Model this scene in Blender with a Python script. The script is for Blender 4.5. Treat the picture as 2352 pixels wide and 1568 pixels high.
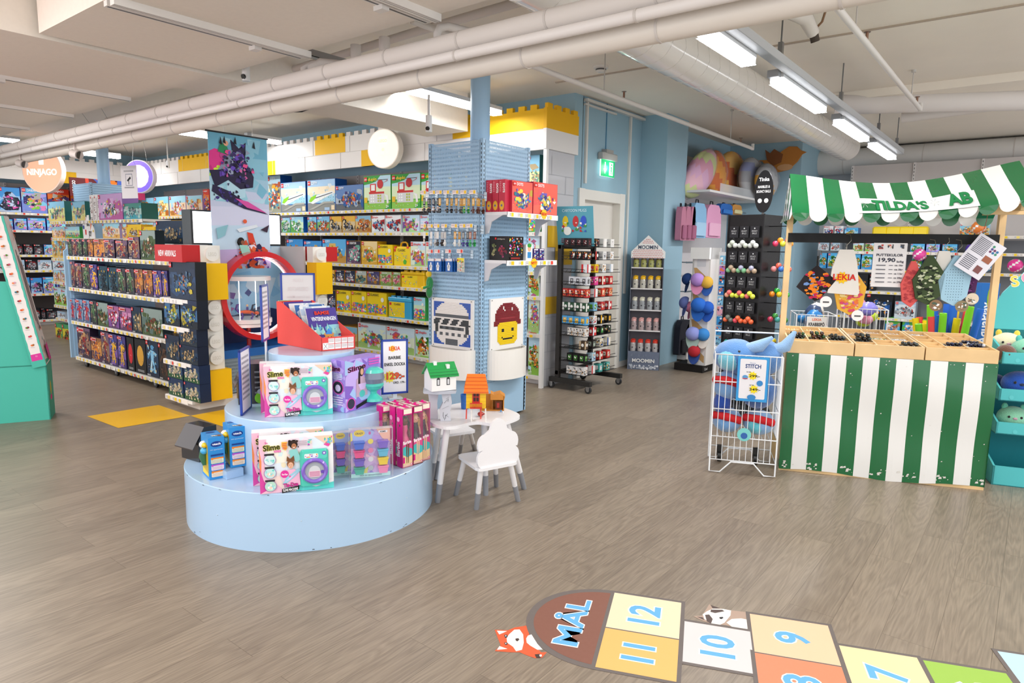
import bpy, math, random
import numpy as np
from mathutils import Vector, Matrix
for o in list(bpy.data.objects): bpy.data.objects.remove(o)
S = bpy.context.scene
COL = S.collection
PI = math.pi
R = math.radians
CAMH = 1.5
YAW, PITCH, ROLL, FPX = R(-37.979), R(7.899), R(.934), 1538.6
_f = Vector((math.sin(YAW)*math.cos(PITCH), math.cos(YAW)*math.cos(PITCH), -math.sin(PITCH)))
_r = Vector((math.cos(YAW), -math.sin(YAW), 0)); _u = _r.cross(_f)
_r2 = _r*math.cos(ROLL)+_u*math.sin(ROLL); _u2 = -_r*math.sin(ROLL)+_u*math.cos(ROLL)
cd = bpy.data.cameras.new('camera'); cam = bpy.data.objects.new('camera', cd); COL.objects.link(cam)
cam.matrix_world = Matrix(((_r2.x,_u2.x,-_f.x,0),(_r2.y,_u2.y,-_f.y,0),(_r2.z,_u2.z,-_f.z,CAMH),(0,0,0,1)))
cd.sensor_width = 36; cd.lens = 36*FPX/2352; cd.clip_start = .05; cd.clip_end = 100
S.camera = cam
S.view_settings.view_transform = 'Standard'; S.view_settings.look = 'None'
S.view_settings.exposure = 0.12; S.view_settings.gamma = 1; S.view_settings.use_curve_mapping = False
try:
    S.cycles.use_denoising = True; S.cycles.max_bounces = 7; S.cycles.diffuse_bounces = 3
    S.cycles.glossy_bounces = 3; S.cycles.transparent_max_bounces = 24; S.cycles.transmission_bounces = 6
    S.cycles.caustics_reflective = False; S.cycles.caustics_refractive = False; S.cycles.sample_clamp_indirect = 4
except Exception: pass
W = bpy.data.worlds.new('shop daylight'); S.world = W; W.use_nodes = True
W.node_tree.nodes['Background'].inputs[0].default_value = (.95, .97, 1, 1)
W.node_tree.nodes['Background'].inputs[1].default_value = 1.75
def area(name, loc, sx, sy, power, col=(1,.985,.96), rot=(0,0,0)):
    l = bpy.data.lights.new(name, 'AREA'); l.shape = 'RECTANGLE'; l.size = sx; l.size_y = sy; l.energy = power; l.color = col
    o = bpy.data.objects.new(name, l); COL.objects.link(o); o.location = loc; o.rotation_euler = rot
    return o
area('ceiling_light_area', (-4.9, .2, 3.12), 1.4, .5, 35)
area('ceiling_light_area', (-1.9, -.6, 3.12), .5, 2.2, 40)
area('ceiling_light_area', (.9, .8, 3.12), .5, 2.2, 45)
area('ceiling_light_area', (1.3, 4.5, 3.12), .5, 2.4, 60)
area('ceiling_light_area', (-8.2, 1.6, 2.78), 2.0, .4, 50)
area('pink_shopfront_glow', (-5.5, -1.6, 1.6), 1.6, 1.2, 26, (1,.55,.6), (R(125),0,R(25)))
def at(x, y, X=None, Y=None, Z=None):
    d = _r2*((x-1176)/FPX)+_u2*((784-y)/FPX)+_f
    t = X/d.x if X is not None else (Y/d.y if Y is not None else (Z-CAMH)/d.z)
    return Vector((0,0,CAMH))+d*t
def up(x, y, P):      # height of the pixel above ground point P, on the upright plane through P
    d = _r2*((x-1176)/FPX)+_u2*((784-y)/FPX)+_f
    return CAMH+d.z*((P.x*P.x+P.y*P.y)/(P.x*d.x+P.y*d.y))
def lin(h):
    h = h.lstrip('#')
    if len(h) == 3: h = ''.join(c*2 for c in h)
    o = []
    for i in (0,2,4):
        v = int(h[i:i+2],16)/255; o.append(v/12.92 if v <= .04045 else ((v+.055)/1.055)**2.4)
    return (o[0],o[1],o[2],1)
_lc = {}
def C(h):
    if isinstance(h, tuple): return h
    if h not in _lc: _lc[h] = lin(h)
    return _lc[h]
MATS = {}
def node_mat(name):
    m = bpy.data.materials.new(name); m.use_nodes = True
    return m, m.node_tree, m.node_tree.nodes['Principled BSDF']
def paint(kind='print'):
    """printed / painted surface: colour comes from the mesh, finish from the kind"""
    if kind in MATS: return MATS[kind]
    rough, metal, coat, bump, trans, emit = dict(print=(.42,0,.06,.0,0,0), gloss=(.18,0,.5,.0,0,0), matte=(.6,0,0,.06,0,0), metal=(.3,1,0,0,0,0),
        cloth=(.9,0,0,.35,0,0), fur=(1,0,0,1.2,0,0), plastic=(.3,0,.1,0,0,0), glow=(.5,0,0,0,0,1), card=(.55,0,0,.05,0,0), glass=(.04,0,0,0,.85,0), film=(.08,0,0,0,.97,0))[kind]
    m, nt, b = node_mat(kind+' surface')
    a = nt.nodes.new('ShaderNodeAttribute'); a.attribute_name = 'Col'
    nt.links.new(a.outputs['Color'], b.inputs['Base Color'])
    b.inputs['Roughness'].default_value = rough; b.inputs['Metallic'].default_value = metal
    b.inputs['Specular IOR Level'].default_value = .3 if kind in ('print','card','matte') else .5
    b.inputs['Coat Weight'].default_value = coat; b.inputs['Coat Roughness'].default_value = .1
    n = nt.nodes.new('ShaderNodeTexNoise'); n.inputs['Scale'].default_value = {'fur':160,'cloth':420}.get(kind, 60); n.inputs['Detail'].default_value = 3
    tc = nt.nodes.new('ShaderNodeTexCoord'); nt.links.new(tc.outputs['Object'], n.inputs['Vector'])
    mr = nt.nodes.new('ShaderNodeMapRange'); mr.inputs['To Min'].default_value = rough*.85; mr.inputs['To Max'].default_value = min(1,rough*1.15)
    nt.links.new(n.outputs['Fac'], mr.inputs['Value']); nt.links.new(mr.outputs[0], b.inputs['Roughness'])
    if bump:
        bp = nt.nodes.new('ShaderNodeBump'); bp.inputs['Strength'].default_value = min(1,bump); bp.inputs['Distance'].default_value = .004 if kind == 'fur' else .001
        nt.links.new(n.outputs['Fac'], bp.inputs['Height']); nt.links.new(bp.outputs[0], b.inputs['Normal'])
    if kind == 'fur': b.inputs['Sheen Weight'].default_value = .6
    if emit:
        nt.links.new(a.outputs['Color'], b.inputs['Emission Color']); b.inputs['Emission Strength'].default_value = 1.0
    if trans:      # clear plastic: mostly see-through sheet with a glossy skin
        tr = nt.nodes.new('ShaderNodeBsdfTransparent'); mx = nt.nodes.new('ShaderNodeMixShader')
        fr = nt.nodes.new('ShaderNodeFresnel'); fr.inputs[0].default_value = 1.35
        mp = nt.nodes.new('ShaderNodeMapRange'); mp.inputs['To Min'].default_value = 1-trans; mp.inputs['To Max'].default_value = .55
        nt.links.new(fr.outputs[0], mp.inputs['Value']); nt.links.new(mp.outputs[0], mx.inputs[0])
        nt.links.new(tr.outputs[0], mx.inputs[1]); nt.links.new(b.outputs[0], mx.inputs[2])
        nt.links.new(mx.outputs[0], nt.nodes['Material Output'].inputs['Surface'])
    MATS[kind] = m
    return m
_txt = {}
def text_geo(s, bold=0., track=1.0):
    bold = min(bold,.026) if bold < .065 else min(bold*.8,.06)
    k = (s, bold, track)
    if k not in _txt:
        cu = bpy.data.curves.new('t', 'FONT'); cu.body = s; cu.size = 1; cu.offset = bold; cu.space_character = track; cu.resolution_u = 3
        o = bpy.data.objects.new('t', cu); COL.objects.link(o)
        dg = bpy.context.evaluated_depsgraph_get(); me = bpy.data.meshes.new_from_object(o.evaluated_get(dg))
        v = [(q.co.x, q.co.y) for q in me.vertices]; f = [tuple(p.vertices) for p in me.polygons]
        bpy.data.objects.remove(o); bpy.data.curves.remove(cu); bpy.data.meshes.remove(me)
        if v:
            x0 = min(q[0] for q in v); x1 = max(q[0] for q in v); y0 = min(q[1] for q in v); y1 = max(q[1] for q in v)
        else: x0 = y0 = 0; x1 = y1 = 1
        _txt[k] = (v, f, x0, x1, y0, y1)
    return _txt[k]
class MB:
    def __init__(s): s.v = []; s.f = []; s.c = []; s.sm = []
    def add(s, vs, fs, c, smooth=False):
        n = len(s.v); s.v.extend([tuple(q) for q in vs]); c = C(c)
        for f in fs: s.f.append(tuple(n+i for i in f)); s.c.append(c); s.sm.append(smooth)
        return s
    def box(s, x0, y0, z0, x1, y1, z1, c, cf=None):
        vs = [(x0,y0,z0),(x1,y0,z0),(x1,y1,z0),(x0,y1,z0),(x0,y0,z1),(x1,y0,z1),(x1,y1,z1),(x0,y1,z1)]
        fs = [(0,3,2,1),(4,5,6,7),(0,1,5,4),(1,2,6,5),(2,3,7,6),(3,0,4,7)]   # bottom top -y +x +y -x
        if cf is None: return s.add(vs, fs, c)
        n = len(s.v); s.v.extend(vs)
        for i, f in enumerate(fs): s.f.append(tuple(n+j for j in f)); s.c.append(C(cf.get(i, c))); s.sm.append(False)
        return s
    def bbox(s, x0, y0, z0, x1, y1, z1, c, b=.004):     # box with chamfered vertical edges and top
        pts = [(x0+b,y0),(x1-b,y0),(x1,y0+b),(x1,y1-b),(x1-b,y1),(x0+b,y1),(x0,y1-b),(x0,y0+b)]
        ctr = ((x0+x1)/2,(y0+y1)/2)
        sh = [(p[0]+(b if p[0]<ctr[0] else -b)*.7, p[1]+(b if p[1]<ctr[1] else -b)*.7) for p in pts]
        vs = [(p[0],p[1],z0) for p in pts]+[(p[0],p[1],z1-b) for p in pts]+[(p[0],p[1],z1) for p in sh]
        fs = [tuple(range(7,-1,-1)), tuple(range(16,24))]
        for i in range(8):
            j = (i+1) % 8; fs += [(i,j,8+j,8+i),(8+i,8+j,16+j,16+i)]
        return s.add(vs, fs, c)
    def poly(s, pts, c, smooth=False): return s.add(pts, [tuple(range(len(pts)))], c, smooth)
    def cyl(s, p0, p1, r0, r1=None, c='#fff', n=12, caps=True, smooth=True):
        p0 = Vector(p0); p1 = Vector(p1); r1 = r0 if r1 is None else r1
        d = (p1-p0).normalized(); a = d.orthogonal().normalized(); b = d.cross(a)
        vs = [p0+(a*math.cos(2*PI*i/n)+b*math.sin(2*PI*i/n))*r0 for i in range(n)]+[p1+(a*math.cos(2*PI*i/n)+b*math.sin(2*PI*i/n))*r1 for i in range(n)]
        s.add(vs, [(i,(i+1)%n,n+(i+1)%n,n+i) for i in range(n)], c, smooth)
        if caps:
            s.add(vs[:n], [tuple(range(n-1,-1,-1))], c); s.add(vs[n:], [tuple(range(n))], c)
        return s
    def tube(s, pts, r, c, n=8, closed=False, caps=True):
        pts = [Vector(p) for p in pts]; m = len(pts); rings = []; a = None
        for i, p in enumerate(pts):
            if closed: d = pts[(i+1)%m]-pts[i-1]
            else: d = pts[min(i+1,m-1)]-pts[max(i-1,0)]
            d = d.normalized()
            if a is None: a = d.orthogonal().normalized()
            else:
                a = a-d*a.dot(d); a = a.normalized() if a.length > 1e-6 else d.orthogonal().normalized()
            b = d.cross(a); rr = r[i] if isinstance(r,(list,tuple)) else r
            rings.append([p+(a*math.cos(2*PI*k/n)+b*math.sin(2*PI*k/n))*rr for k in range(n)])
        vs = [q for g in rings for q in g]; fs = []
        for i in range(m if closed else m-1):
            j = (i+1) % m
            fs += [(i*n+k, i*n+(k+1)%n, j*n+(k+1)%n, j*n+k) for k in range(n)]
        s.add(vs, fs, c, True)
        if caps and not closed: s.add(rings[0], [tuple(range(n-1,-1,-1))], c); s.add(rings[-1], [tuple(range(n))], c)
        return s
    def ball(s, ctr, rx, ry=None, rz=None, c='#fff', nu=14, nv=9, M=None, fn=None):
        ry = rx if ry is None else ry; rz = rx if rz is None else rz; ctr = Vector(ctr); vs = []
        for j in range(nv+1):
            t = PI*j/nv
            for i in range(nu):
                p = 2*PI*i/nu; q = Vector((rx*math.sin(t)*math.cos(p), ry*math.sin(t)*math.sin(p), rz*math.cos(t)))
                if fn: q = fn(q)
                if M: q = M @ q
                vs.append(ctr+q)
        fs = [(j*nu+i, (j+1)*nu+i, (j+1)*nu+(i+1)%nu, j*nu+(i+1)%nu) for j in range(nv) for i in range(nu)]
        return s.add(vs, fs, c, True)
    def lathe(s, ctr, prof, c, n=20, smooth=True):      # prof [(r,z)...]; c may be list per segment
        cx, cy, cz = ctr; vs = [(cx+r*math.cos(2*PI*i/n), cy+r*math.sin(2*PI*i/n), cz+z) for r, z in prof for i in range(n)]
        for j in range(len(prof)-1):
            cc = c[j] if isinstance(c, list) else c
            s.add([vs[k] for k in range(j*n,(j+2)*n)], [(i,(i+1)%n,n+(i+1)%n,n+i) for i in range(n)], cc, smooth)
        return s
    def prism(s, pts, a, b, c, ax='z', cside=None):     # outline extruded along an axis from a to b
        def m(p, h): return (p[0],p[1],h) if ax == 'z' else ((p[0],h,p[1]) if ax == 'y' else (h,p[0],p[1]))
        n = len(pts); v0 = [m(p,a) for p in pts]; v1 = [m(p,b) for p in pts]
        s.add(v0, [tuple(range(n-1,-1,-1))], c); s.add(v1, [tuple(range(n))], c)
        return s.add(v0+v1, [(i,(i+1)%n,n+(i+1)%n,n+i) for i in range(n)], cside or c)
    def ring(s, pts_o, pts_i, a, b, c, ax='y'):
        def m(p, h): return (p[0],p[1],h) if ax == 'z' else ((p[0],h,p[1]) if ax == 'y' else (h,p[0],p[1]))
        n = len(pts_o); vs = [m(p,a) for p in pts_o]+[m(p,a) for p in pts_i]+[m(p,b) for p in pts_o]+[m(p,b) for p in pts_i]
        fs = []
        for i in range(n):
            j = (i+1) % n; fs += [(i,j,n+j,n+i),(2*n+i,3*n+i,3*n+j,2*n+j),(i,2*n+i,2*n+j,j),(n+i,n+j,3*n+j,3*n+i)]
        return s.add(vs, fs, c)
    def xf(s, M, k0=0):
        for i in range(k0, len(s.v)): s.v[i] = tuple(M @ Vector(s.v[i]))
        return s
    def join(s, o, M=None):
        n = len(s.v); s.v.extend([tuple(M @ Vector(q)) for q in o.v] if M else o.v)
        s.f.extend([tuple(n+i for i in f) for f in o.f]); s.c.extend(o.c); s.sm.extend(o.sm); return s
    def build(s, name, mat='print', parent=None, world=False, loc=None, rz=0, auto=True, bevel=0, sub=0):
        v = s.v; off = Vector((0,0,0))
        if world:
            if parent is not None: off = -_wloc(parent)
            elif auto:
                a = np.array(v); off = -Vector(((a[:,0].min()+a[:,0].max())/2, (a[:,1].min()+a[:,1].max())/2, a[:,2].min()))
            v = [(q[0]+off.x, q[1]+off.y, q[2]+off.z) for q in v]
        me = bpy.data.meshes.new(name); me.from_pydata(v, [], s.f)
        at_ = me.attributes.new('Col', 'FLOAT_COLOR', 'CORNER')
        buf = []
        for f, c in zip(s.f, s.c): buf.extend(list(c)*len(f))
        at_.data.foreach_set('color', buf)
        me.polygons.foreach_set('use_smooth', s.sm)
        me.materials.append(paint(mat) if isinstance(mat, str) else mat)
        me.update()
        o = bpy.data.objects.new(name, me); COL.objects.link(o)
        if parent is not None: o.parent = parent
        elif world and auto: o.location = -off
        if loc is not None: o.location = loc
        if rz: o.rotation_euler.z = rz
        if bevel:
            b = o.modifiers.new('b', 'BEVEL'); b.width = bevel; b.segments = 2; b.limit_method = 'ANGLE'
        if sub:
            b = o.modifiers.new('s', 'SUBSURF'); b.levels = sub; b.render_levels = sub
        return o
def _wloc(o):
    v = Vector(o.location)
    while o.parent: o = o.parent; v = v+Vector(o.location)
    return v
def tag(o, label=None, cat=None, group=None, kind=None):
    if label: o['label'] = label
    if cat: o['category'] = cat
    if group: o['group'] = group
    if kind: o['kind'] = kind
    return o
def thing(name, label, cat, loc=(0,0,0), rz=0, group=None):
    o = bpy.data.objects.new(name, None); COL.objects.link(o); o.location = loc; o.rotation_euler.z = rz; o.empty_display_size = .05
    return tag(o, label, cat, group)
def copy_tree(o, parent=None, loc=None, rz=None, label=None):
    c = o.copy(); COL.objects.link(c)
    if parent is not None: c.parent = parent
    if loc is not None: c.location = loc
    if rz is not None: c.rotation_euler.z = rz
    if label: c['label'] = label
    for ch in list(o.children): copy_tree(ch, c)
    return c
def struct(o): o['kind'] = 'structure'; return o
class Frame:
    def __init__(s, mb, o, u, v, n=None, k=.0006):
        s.mb = mb; s.o = Vector(o); s.u = Vector(u); s.v = Vector(v); s.n = (s.u.cross(s.v).normalized() if n is None else Vector(n)); s.k = k; s.l = 1
    def m(s, x, y): return s.o+s.u*x+s.v*y+s.n*(s.k*s.l)
    def up(s): s.l += 1; return s
    def poly(s, pts, c): s.mb.add([s.m(*p) for p in pts], [tuple(range(len(pts)))], c); s.l += .25; return s
    def rect(s, x0, y0, x1, y1, c): return s.poly([(x0,y0),(x1,y0),(x1,y1),(x0,y1)], c)
    def disc(s, x, y, r, c, n=14, ry=None, a0=0, a1=2*PI):
        ry = r if ry is None else ry; full = abs(a1-a0-2*PI) < 1e-6
        pts = [(x+r*math.cos(a0+(a1-a0)*i/n), y+ry*math.sin(a0+(a1-a0)*i/n)) for i in range(n if full else n+1)]
        return s.poly(pts, c)
    def star(s, x, y, r, c, n=12, q=.7, ry=None):
        ry = ry or r
        return s.poly([(x+(r if i%2 == 0 else r*q)*math.cos(PI*i/n), y+(ry if i%2 == 0 else ry*q)*math.sin(PI*i/n)) for i in range(2*n)], c)
    def rrect(s, x0, y0, x1, y1, r, c, n=4):
        pts = []
        for cx, cy, a in ((x1-r,y1-r,0),(x0+r,y1-r,PI/2),(x0+r,y0+r,PI),(x1-r,y0+r,1.5*PI)):
            pts += [(cx+r*math.cos(a+PI/2*i/n), cy+r*math.sin(a+PI/2*i/n)) for i in range(n+1)]
        return s.poly(pts, c)
    def text(s, t, x, y, h, c, w=None, al='c', bold=0., rot=0, out=None, ob=.05, sx=1., track=1.0):
        """t with cap height h, baseline at y; w squeezes it to that width"""
        v, f, x0, x1, y0, y1 = text_geo(t, bold, track)
        if not f: return s
        k = h/.7; kx = k*sx
        if w and (x1-x0)*kx > 0: kx = w/(x1-x0)
        ox = {'c': (x0+x1)/2, 'l': x0, 'r': x1}[al]; ca, sa = math.cos(rot), math.sin(rot)
        for oo, b2 in (([(out, .066+ob*.2)] if out else [])+[(c, min(bold,.026))]):
            v, f = text_geo(t, b2, track)[:2]
            pts = []
            for q in v:
                a, b = (q[0]-ox)*kx, q[1]*k; pts.append(s.m(x+a*ca-b*sa, y+a*sa+b*ca))
            s.mb.add(pts, f, oo); s.l += 1
        return s
    def lines(s, x0, y0, x1, y1, n, c, rnd=None):
        h = (y1-y0)/n
        for i in range(n):
            a = (rnd.uniform(.6,1) if rnd else 1)
            s.mb.add([s.m(x0, y1-h*(i+.7)), s.m(x0+(x1-x0)*a, y1-h*(i+.7)), s.m(x0+(x1-x0)*a, y1-h*(i+.25)), s.m(x0, y1-h*(i+.25))], [(0,1,2,3)], c)
        s.l += .25; return s
    def blobs(s, x0, y0, x1, y1, pal, n, rnd, r0=.03, r1=.09, gauss=False):
        W_, H_ = x1-x0, y1-y0; m = min(W_, H_)
        for i in range(n):
            if gauss: cx = min(max(rnd.gauss(.5,.2),.08),.92); cy = min(max(rnd.gauss(.5,.2),.08),.92)
            else: cx, cy = rnd.random(), rnd.random()
            r = rnd.uniform(r0, r1)*m; k = rnd.choice((3,4,4,5,6,8)); a = rnd.random()*6; e = rnd.uniform(.5,1.7)
            cx = x0+cx*W_; cy = y0+cy*H_; pts = []
            for j in range(k):
                q = rnd.uniform(.7,1.2)*r; pts.append((min(max(cx+q*e*math.cos(a+2*PI*j/k),x0),x1), min(max(cy+q*math.sin(a+2*PI*j/k),y0),y1)))
            s.poly(pts, rnd.choice(pal)); s.l -= .2
        s.l += .5; return s
ORD = ['first','second','third','fourth','fifth','sixth','seventh','eighth','ninth','tenth','eleventh','twelfth','thirteenth','fourteenth','fifteenth','sixteenth','seventeenth','eighteenth','nineteenth','twentieth']
def noise_mat(name, base, var=.03, rough=.6, scale=3, bump=.05, bscale=80):
    m, nt, b = node_mat(name); tc = nt.nodes.new('ShaderNodeTexCoord')
    n = nt.nodes.new('ShaderNodeTexNoise'); n.inputs['Scale'].default_value = scale; n.inputs['Detail'].default_value = 4
    nt.links.new(tc.outputs['Object'], n.inputs['Vector'])
    cr = nt.nodes.new('ShaderNodeValToRGB'); c = C(base)
    cr.color_ramp.elements[0].position = .3; cr.color_ramp.elements[1].position = .7
    cr.color_ramp.elements[0].color = tuple(v*(1-var) for v in c[:3])+(1,); cr.color_ramp.elements[1].color = tuple(min(1,v*(1+var)) for v in c[:3])+(1,)
    nt.links.new(n.outputs['Fac'], cr.inputs[0]); nt.links.new(cr.outputs[0], b.inputs['Base Color'])
    n2 = nt.nodes.new('ShaderNodeTexNoise'); n2.inputs['Scale'].default_value = bscale; nt.links.new(tc.outputs['Object'], n2.inputs['Vector'])
    bp = nt.nodes.new('ShaderNodeBump'); bp.inputs['Strength'].default_value = bump; bp.inputs['Distance'].default_value = .002
    nt.links.new(n2.outputs['Fac'], bp.inputs['Height']); nt.links.new(bp.outputs[0], b.inputs['Normal'])
    b.inputs['Roughness'].default_value = rough
    return m
def floor_mat():
    m, nt, b = node_mat('grey oak vinyl planks'); N = nt.nodes.new; L = nt.links.new
    tc = N('ShaderNodeTexCoord'); mp = N('ShaderNodeMapping'); mp.inputs['Rotation'].default_value = (0,0,R(90)); L(tc.outputs['Object'], mp.inputs['Vector'])
    br = N('ShaderNodeTexBrick'); br.inputs['Scale'].default_value = 1; br.inputs['Brick Width'].default_value = 1.22; br.inputs['Row Height'].default_value = .178
    br.inputs['Mortar Size'].default_value = .0012; br.inputs['Mortar Smooth'].default_value = .3; br.offset = .37; br.inputs['Bias'].default_value = 0
    br.inputs['Color1'].default_value = (0,0,0,1); br.inputs['Color2'].default_value = (1,1,1,1); br.inputs['Mortar'].default_value = (.5,.5,.5,1)
    L(mp.outputs[0], br.inputs['Vector'])
    sc = N('ShaderNodeMapping'); sc.inputs['Scale'].default_value = (1.0, 9.0, 1); L(mp.outputs[0], sc.inputs['Vector'])
    ad = N('ShaderNodeVectorMath'); ad.operation = 'ADD'; L(sc.outputs[0], ad.inputs[0])
    vm = N('ShaderNodeVectorMath'); vm.operation = 'SCALE'; vm.inputs['Scale'].default_value = 37; L(br.outputs['Color'], vm.inputs[0]); L(vm.outputs[0], ad.inputs[1])
    n1 = N('ShaderNodeTexNoise'); n1.inputs['Scale'].default_value = .9; n1.inputs['Detail'].default_value = 3; n1.inputs['Distortion'].default_value = .6; L(ad.outputs[0], n1.inputs['Vector'])
    w = N('ShaderNodeMath'); w.operation = 'MULTIPLY'; w.inputs[1].default_value = 26; L(n1.outputs['Fac'], w.inputs[0])
    fr = N('ShaderNodeMath'); fr.operation = 'PINGPONG'; fr.inputs[1].default_value = 1; L(w.outputs[0], fr.inputs[0])
    s2 = N('ShaderNodeMapping'); s2.inputs['Scale'].default_value = (6, 130, 1); L(mp.outputs[0], s2.inputs['Vector'])
    n2 = N('ShaderNodeTexNoise'); n2.inputs['Scale'].default_value = 1; n2.inputs['Detail'].default_value = 3; L(s2.outputs[0], n2.inputs['Vector'])
    mx = N('ShaderNodeMath'); mx.operation = 'MULTIPLY_ADD'; mx.inputs[1].default_value = .2; L(fr.outputs[0], mx.inputs[0]); 
    m3 = N('ShaderNodeMath'); m3.operation = 'MULTIPLY_ADD'; m3.inputs[1].default_value = .7; m3.inputs[2].default_value = 0; L(n2.outputs['Fac'], m3.inputs[0]); L(m3.outputs[0], mx.inputs[2])
    m4 = N('ShaderNodeMath'); m4.operation = 'MULTIPLY_ADD'; m4.inputs[1].default_value = .16; L(br.outputs['Color'], m4.inputs[0]); L(mx.outputs[0], m4.inputs[2])
    cr = N('ShaderNodeValToRGB'); e = cr.color_ramp.elements; e[0].position = .22; e[0].color = C('#6f6255'); e[1].position = .85; e[1].color = C('#9c8d7b')
    L(m4.outputs[0], cr.inputs[0])
    mo = N('ShaderNodeMixRGB'); mo.blend_type = 'MULTIPLY'; mo.inputs[2].default_value = (.6,.58,.55,1); L(br.outputs['Fac'], mo.inputs[0]); L(cr.outputs[0], mo.inputs[1])
    L(mo.outputs[0], b.inputs['Base Color'])
    rr = N('ShaderNodeMapRange'); rr.inputs['To Min'].default_value = .3; rr.inputs['To Max'].default_value = .46; L(n2.outputs['Fac'], rr.inputs['Value']); L(rr.outputs[0], b.inputs['Roughness'])
    bp = N('ShaderNodeBump'); bp.inputs['Strength'].default_value = .12; bp.inputs['Distance'].default_value = .001; L(m4.outputs[0], bp.inputs['Height']); L(bp.outputs[0], b.inputs['Normal'])
    return m
FLOOR = floor_mat()
WHITEP = noise_mat('painted white plaster ceiling', '#f4ecdf', .02, .7, 2, .12, 40)
PANELW = noise_mat('white acoustic ceiling panel', '#efe6da', .015, .8, 30, .1, 300)
BLUEW = noise_mat('light blue wall paint', '#9abccd', .02, .55, 2, .05, 90)
BLUEP = noise_mat('powder coated light blue steel', '#a5c8e3', .015, .4, 4, .03, 200)
WHITEM = noise_mat('white enamel', '#f0eeeb', .01, .35, 5, .02, 100)
PIPEW = noise_mat('white pipe insulation', '#ded8d2', .03, .5, 6, .08, 60)
DARKG = noise_mat('dark grey slat back panel', '#4a4645', .06, .7, 6, .1, 50)
def plane(name, pts, mat):
    mb = MB(); mb.poly(pts, '#fff'); o = mb.build(name, mat, world=True, auto=False); return struct(o)
ZC = 3.2
mb = MB(); mb.box(-16.5,-3,-.1,3.5,15.5,0,'#888'); struct(mb.build('floor', FLOOR))
mb = MB(); mb.box(-16.5,-1.2,ZC,3.5,15.5,ZC+.1,'#fff'); struct(mb.build('ceiling', WHITEP))
mb = MB(); mb.box(-16.5,6.42,0,-4.19,6.6,ZC,'#fff'); struct(mb.build('wall_back', BLUEW))
mb = MB(); mb.box(-14.65,-1,0,-14.5,6.42,ZC,'#fff'); struct(mb.build('wall_left', BLUEW))
DY0, DY1, DZ = 6.62, 7.50, 2.10
mb = MB(); mb.box(-4.34,6.6,0,-4.19,DY0-.03,ZC,'#fff'); mb.box(-4.34,DY0-.03,DZ+.03,-4.19,DY1+.03,ZC,'#fff'); mb.box(-4.34,DY1+.03,0,-4.19,8.0,ZC,'#fff')
struct(mb.build('wall_right', BLUEW))
mb = MB(); mb.box(-4.34,8.0,0,-3.83,8.62,ZC,'#fff'); struct(mb.build('wall_pier', BLUEW))
mb = MB(); mb.box(-4.34,8.62,0,-4.15,11.0,ZC,'#fff'); struct(mb.build('wall_alcove', BLUEW))
mb = MB(); mb.box(-4.34,11.0,0,-3.03,12.5,ZC,'#fff'); struct(mb.build('wall_far_blue', BLUEW))
mb = MB(); mb.box(-3.03,12.35,0,3.5,12.5,ZC,'#fff'); struct(mb.build('wall_far', noise_mat('pale grey wall', '#d9dade', .01, .6, 3, .05, 80)))
mb = MB(); mb.box(-4.19,6.6,0,-4.175,DY0-.09,.07,'#eceae6'); mb.box(-4.19,DY1+.09,0,-4.175,8.0,.07,'#eceae6'); struct(mb.build('baseboard_right', 'print', world=True))
dr = thing('door_1', None, None, (-4.19,DY0,0)); struct(dr)
mb = MB(); c = '#e9e4dc'
mb.box(-4.32,DY0+.03,.01,-4.27,DY1-.03,DZ-.03,c); mb.build('door_leaf', 'print', dr, world=True)
mb = MB()
for a, b in ((DY0-.09,DY0+.03),(DY1-.03,DY1+.09)): mb.box(-4.30,a,0,-4.165,b,DZ+.09,'#ece8e0')
mb.box(-4.30,DY0+.03,DZ-.03,-4.166,DY1-.03,DZ+.085,'#ece8e0'); mb.build('door_frame', 'print', dr, world=True)
mb = MB(); mb.cyl((-4.27,DY0+.1,1.02),(-4.215,DY0+.1,1.02),.01,c='#999'); mb.cyl((-4.22,DY0+.1,1.02),(-4.22,DY0+.22,1.02),.009,c='#999'); mb.build('door_handle','metal',dr,world=True)
for k, (y, z0) in enumerate(((6.36+.28,2.25),(7.66,.95))):
    mb = MB(); mb.box(-4.19,y,z0,-4.165,y+.035,ZC-.04,'#dfdcd6'); tag(mb.build('cable_trunking','print',world=True), ['white cable trunking running up the blue wall, left of the exit door','white cable trunking running up the blue wall, right of the exit door'][k],'cable trunking')
mb = MB(); mb.box(-4.19,7.1,2.62,-4.18,7.11,ZC,'#5a8fb0'); mb.box(-4.19,6.6,ZC-.06,-4.14,8.0,ZC-.03,'#dcd8d2'); mb.box(-4.19,6.6,ZC-.1,-4.16,7.3,ZC-.08,'#dcd8d2'); tag(mb.build('ceiling_cable_run','print',world=True),'bundle of white cables along the ceiling edge above the exit door','cable run')
e = thing('exit_sign','green illuminated emergency exit sign with down arrow and running figure','exit sign',(-4.19,7.1,2.35))
mb = MB(); mb.bbox(-4.19,6.93,2.55,-4.11,7.27,2.63,'#b9b6b2',.01); mb.box(-4.19,7.02,2.63,-4.12,7.18,2.67,'#a9a6a2'); mb.build('housing','plastic',e,world=True)
mb = MB(); mb.box(-4.16,6.94,2.36,-4.145,7.26,2.55,'#e8fff4')
F = Frame(mb,(-4.145,6.94,2.36),(0,1,0),(0,0,1)); F.rect(.0,.0,.32,.19,'#0a9a5a')
F.rect(.085,.07,.105,.165,'#fff'); F.poly([(.06,.09),(.095,.03),(.13,.09)],'#fff')
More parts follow.
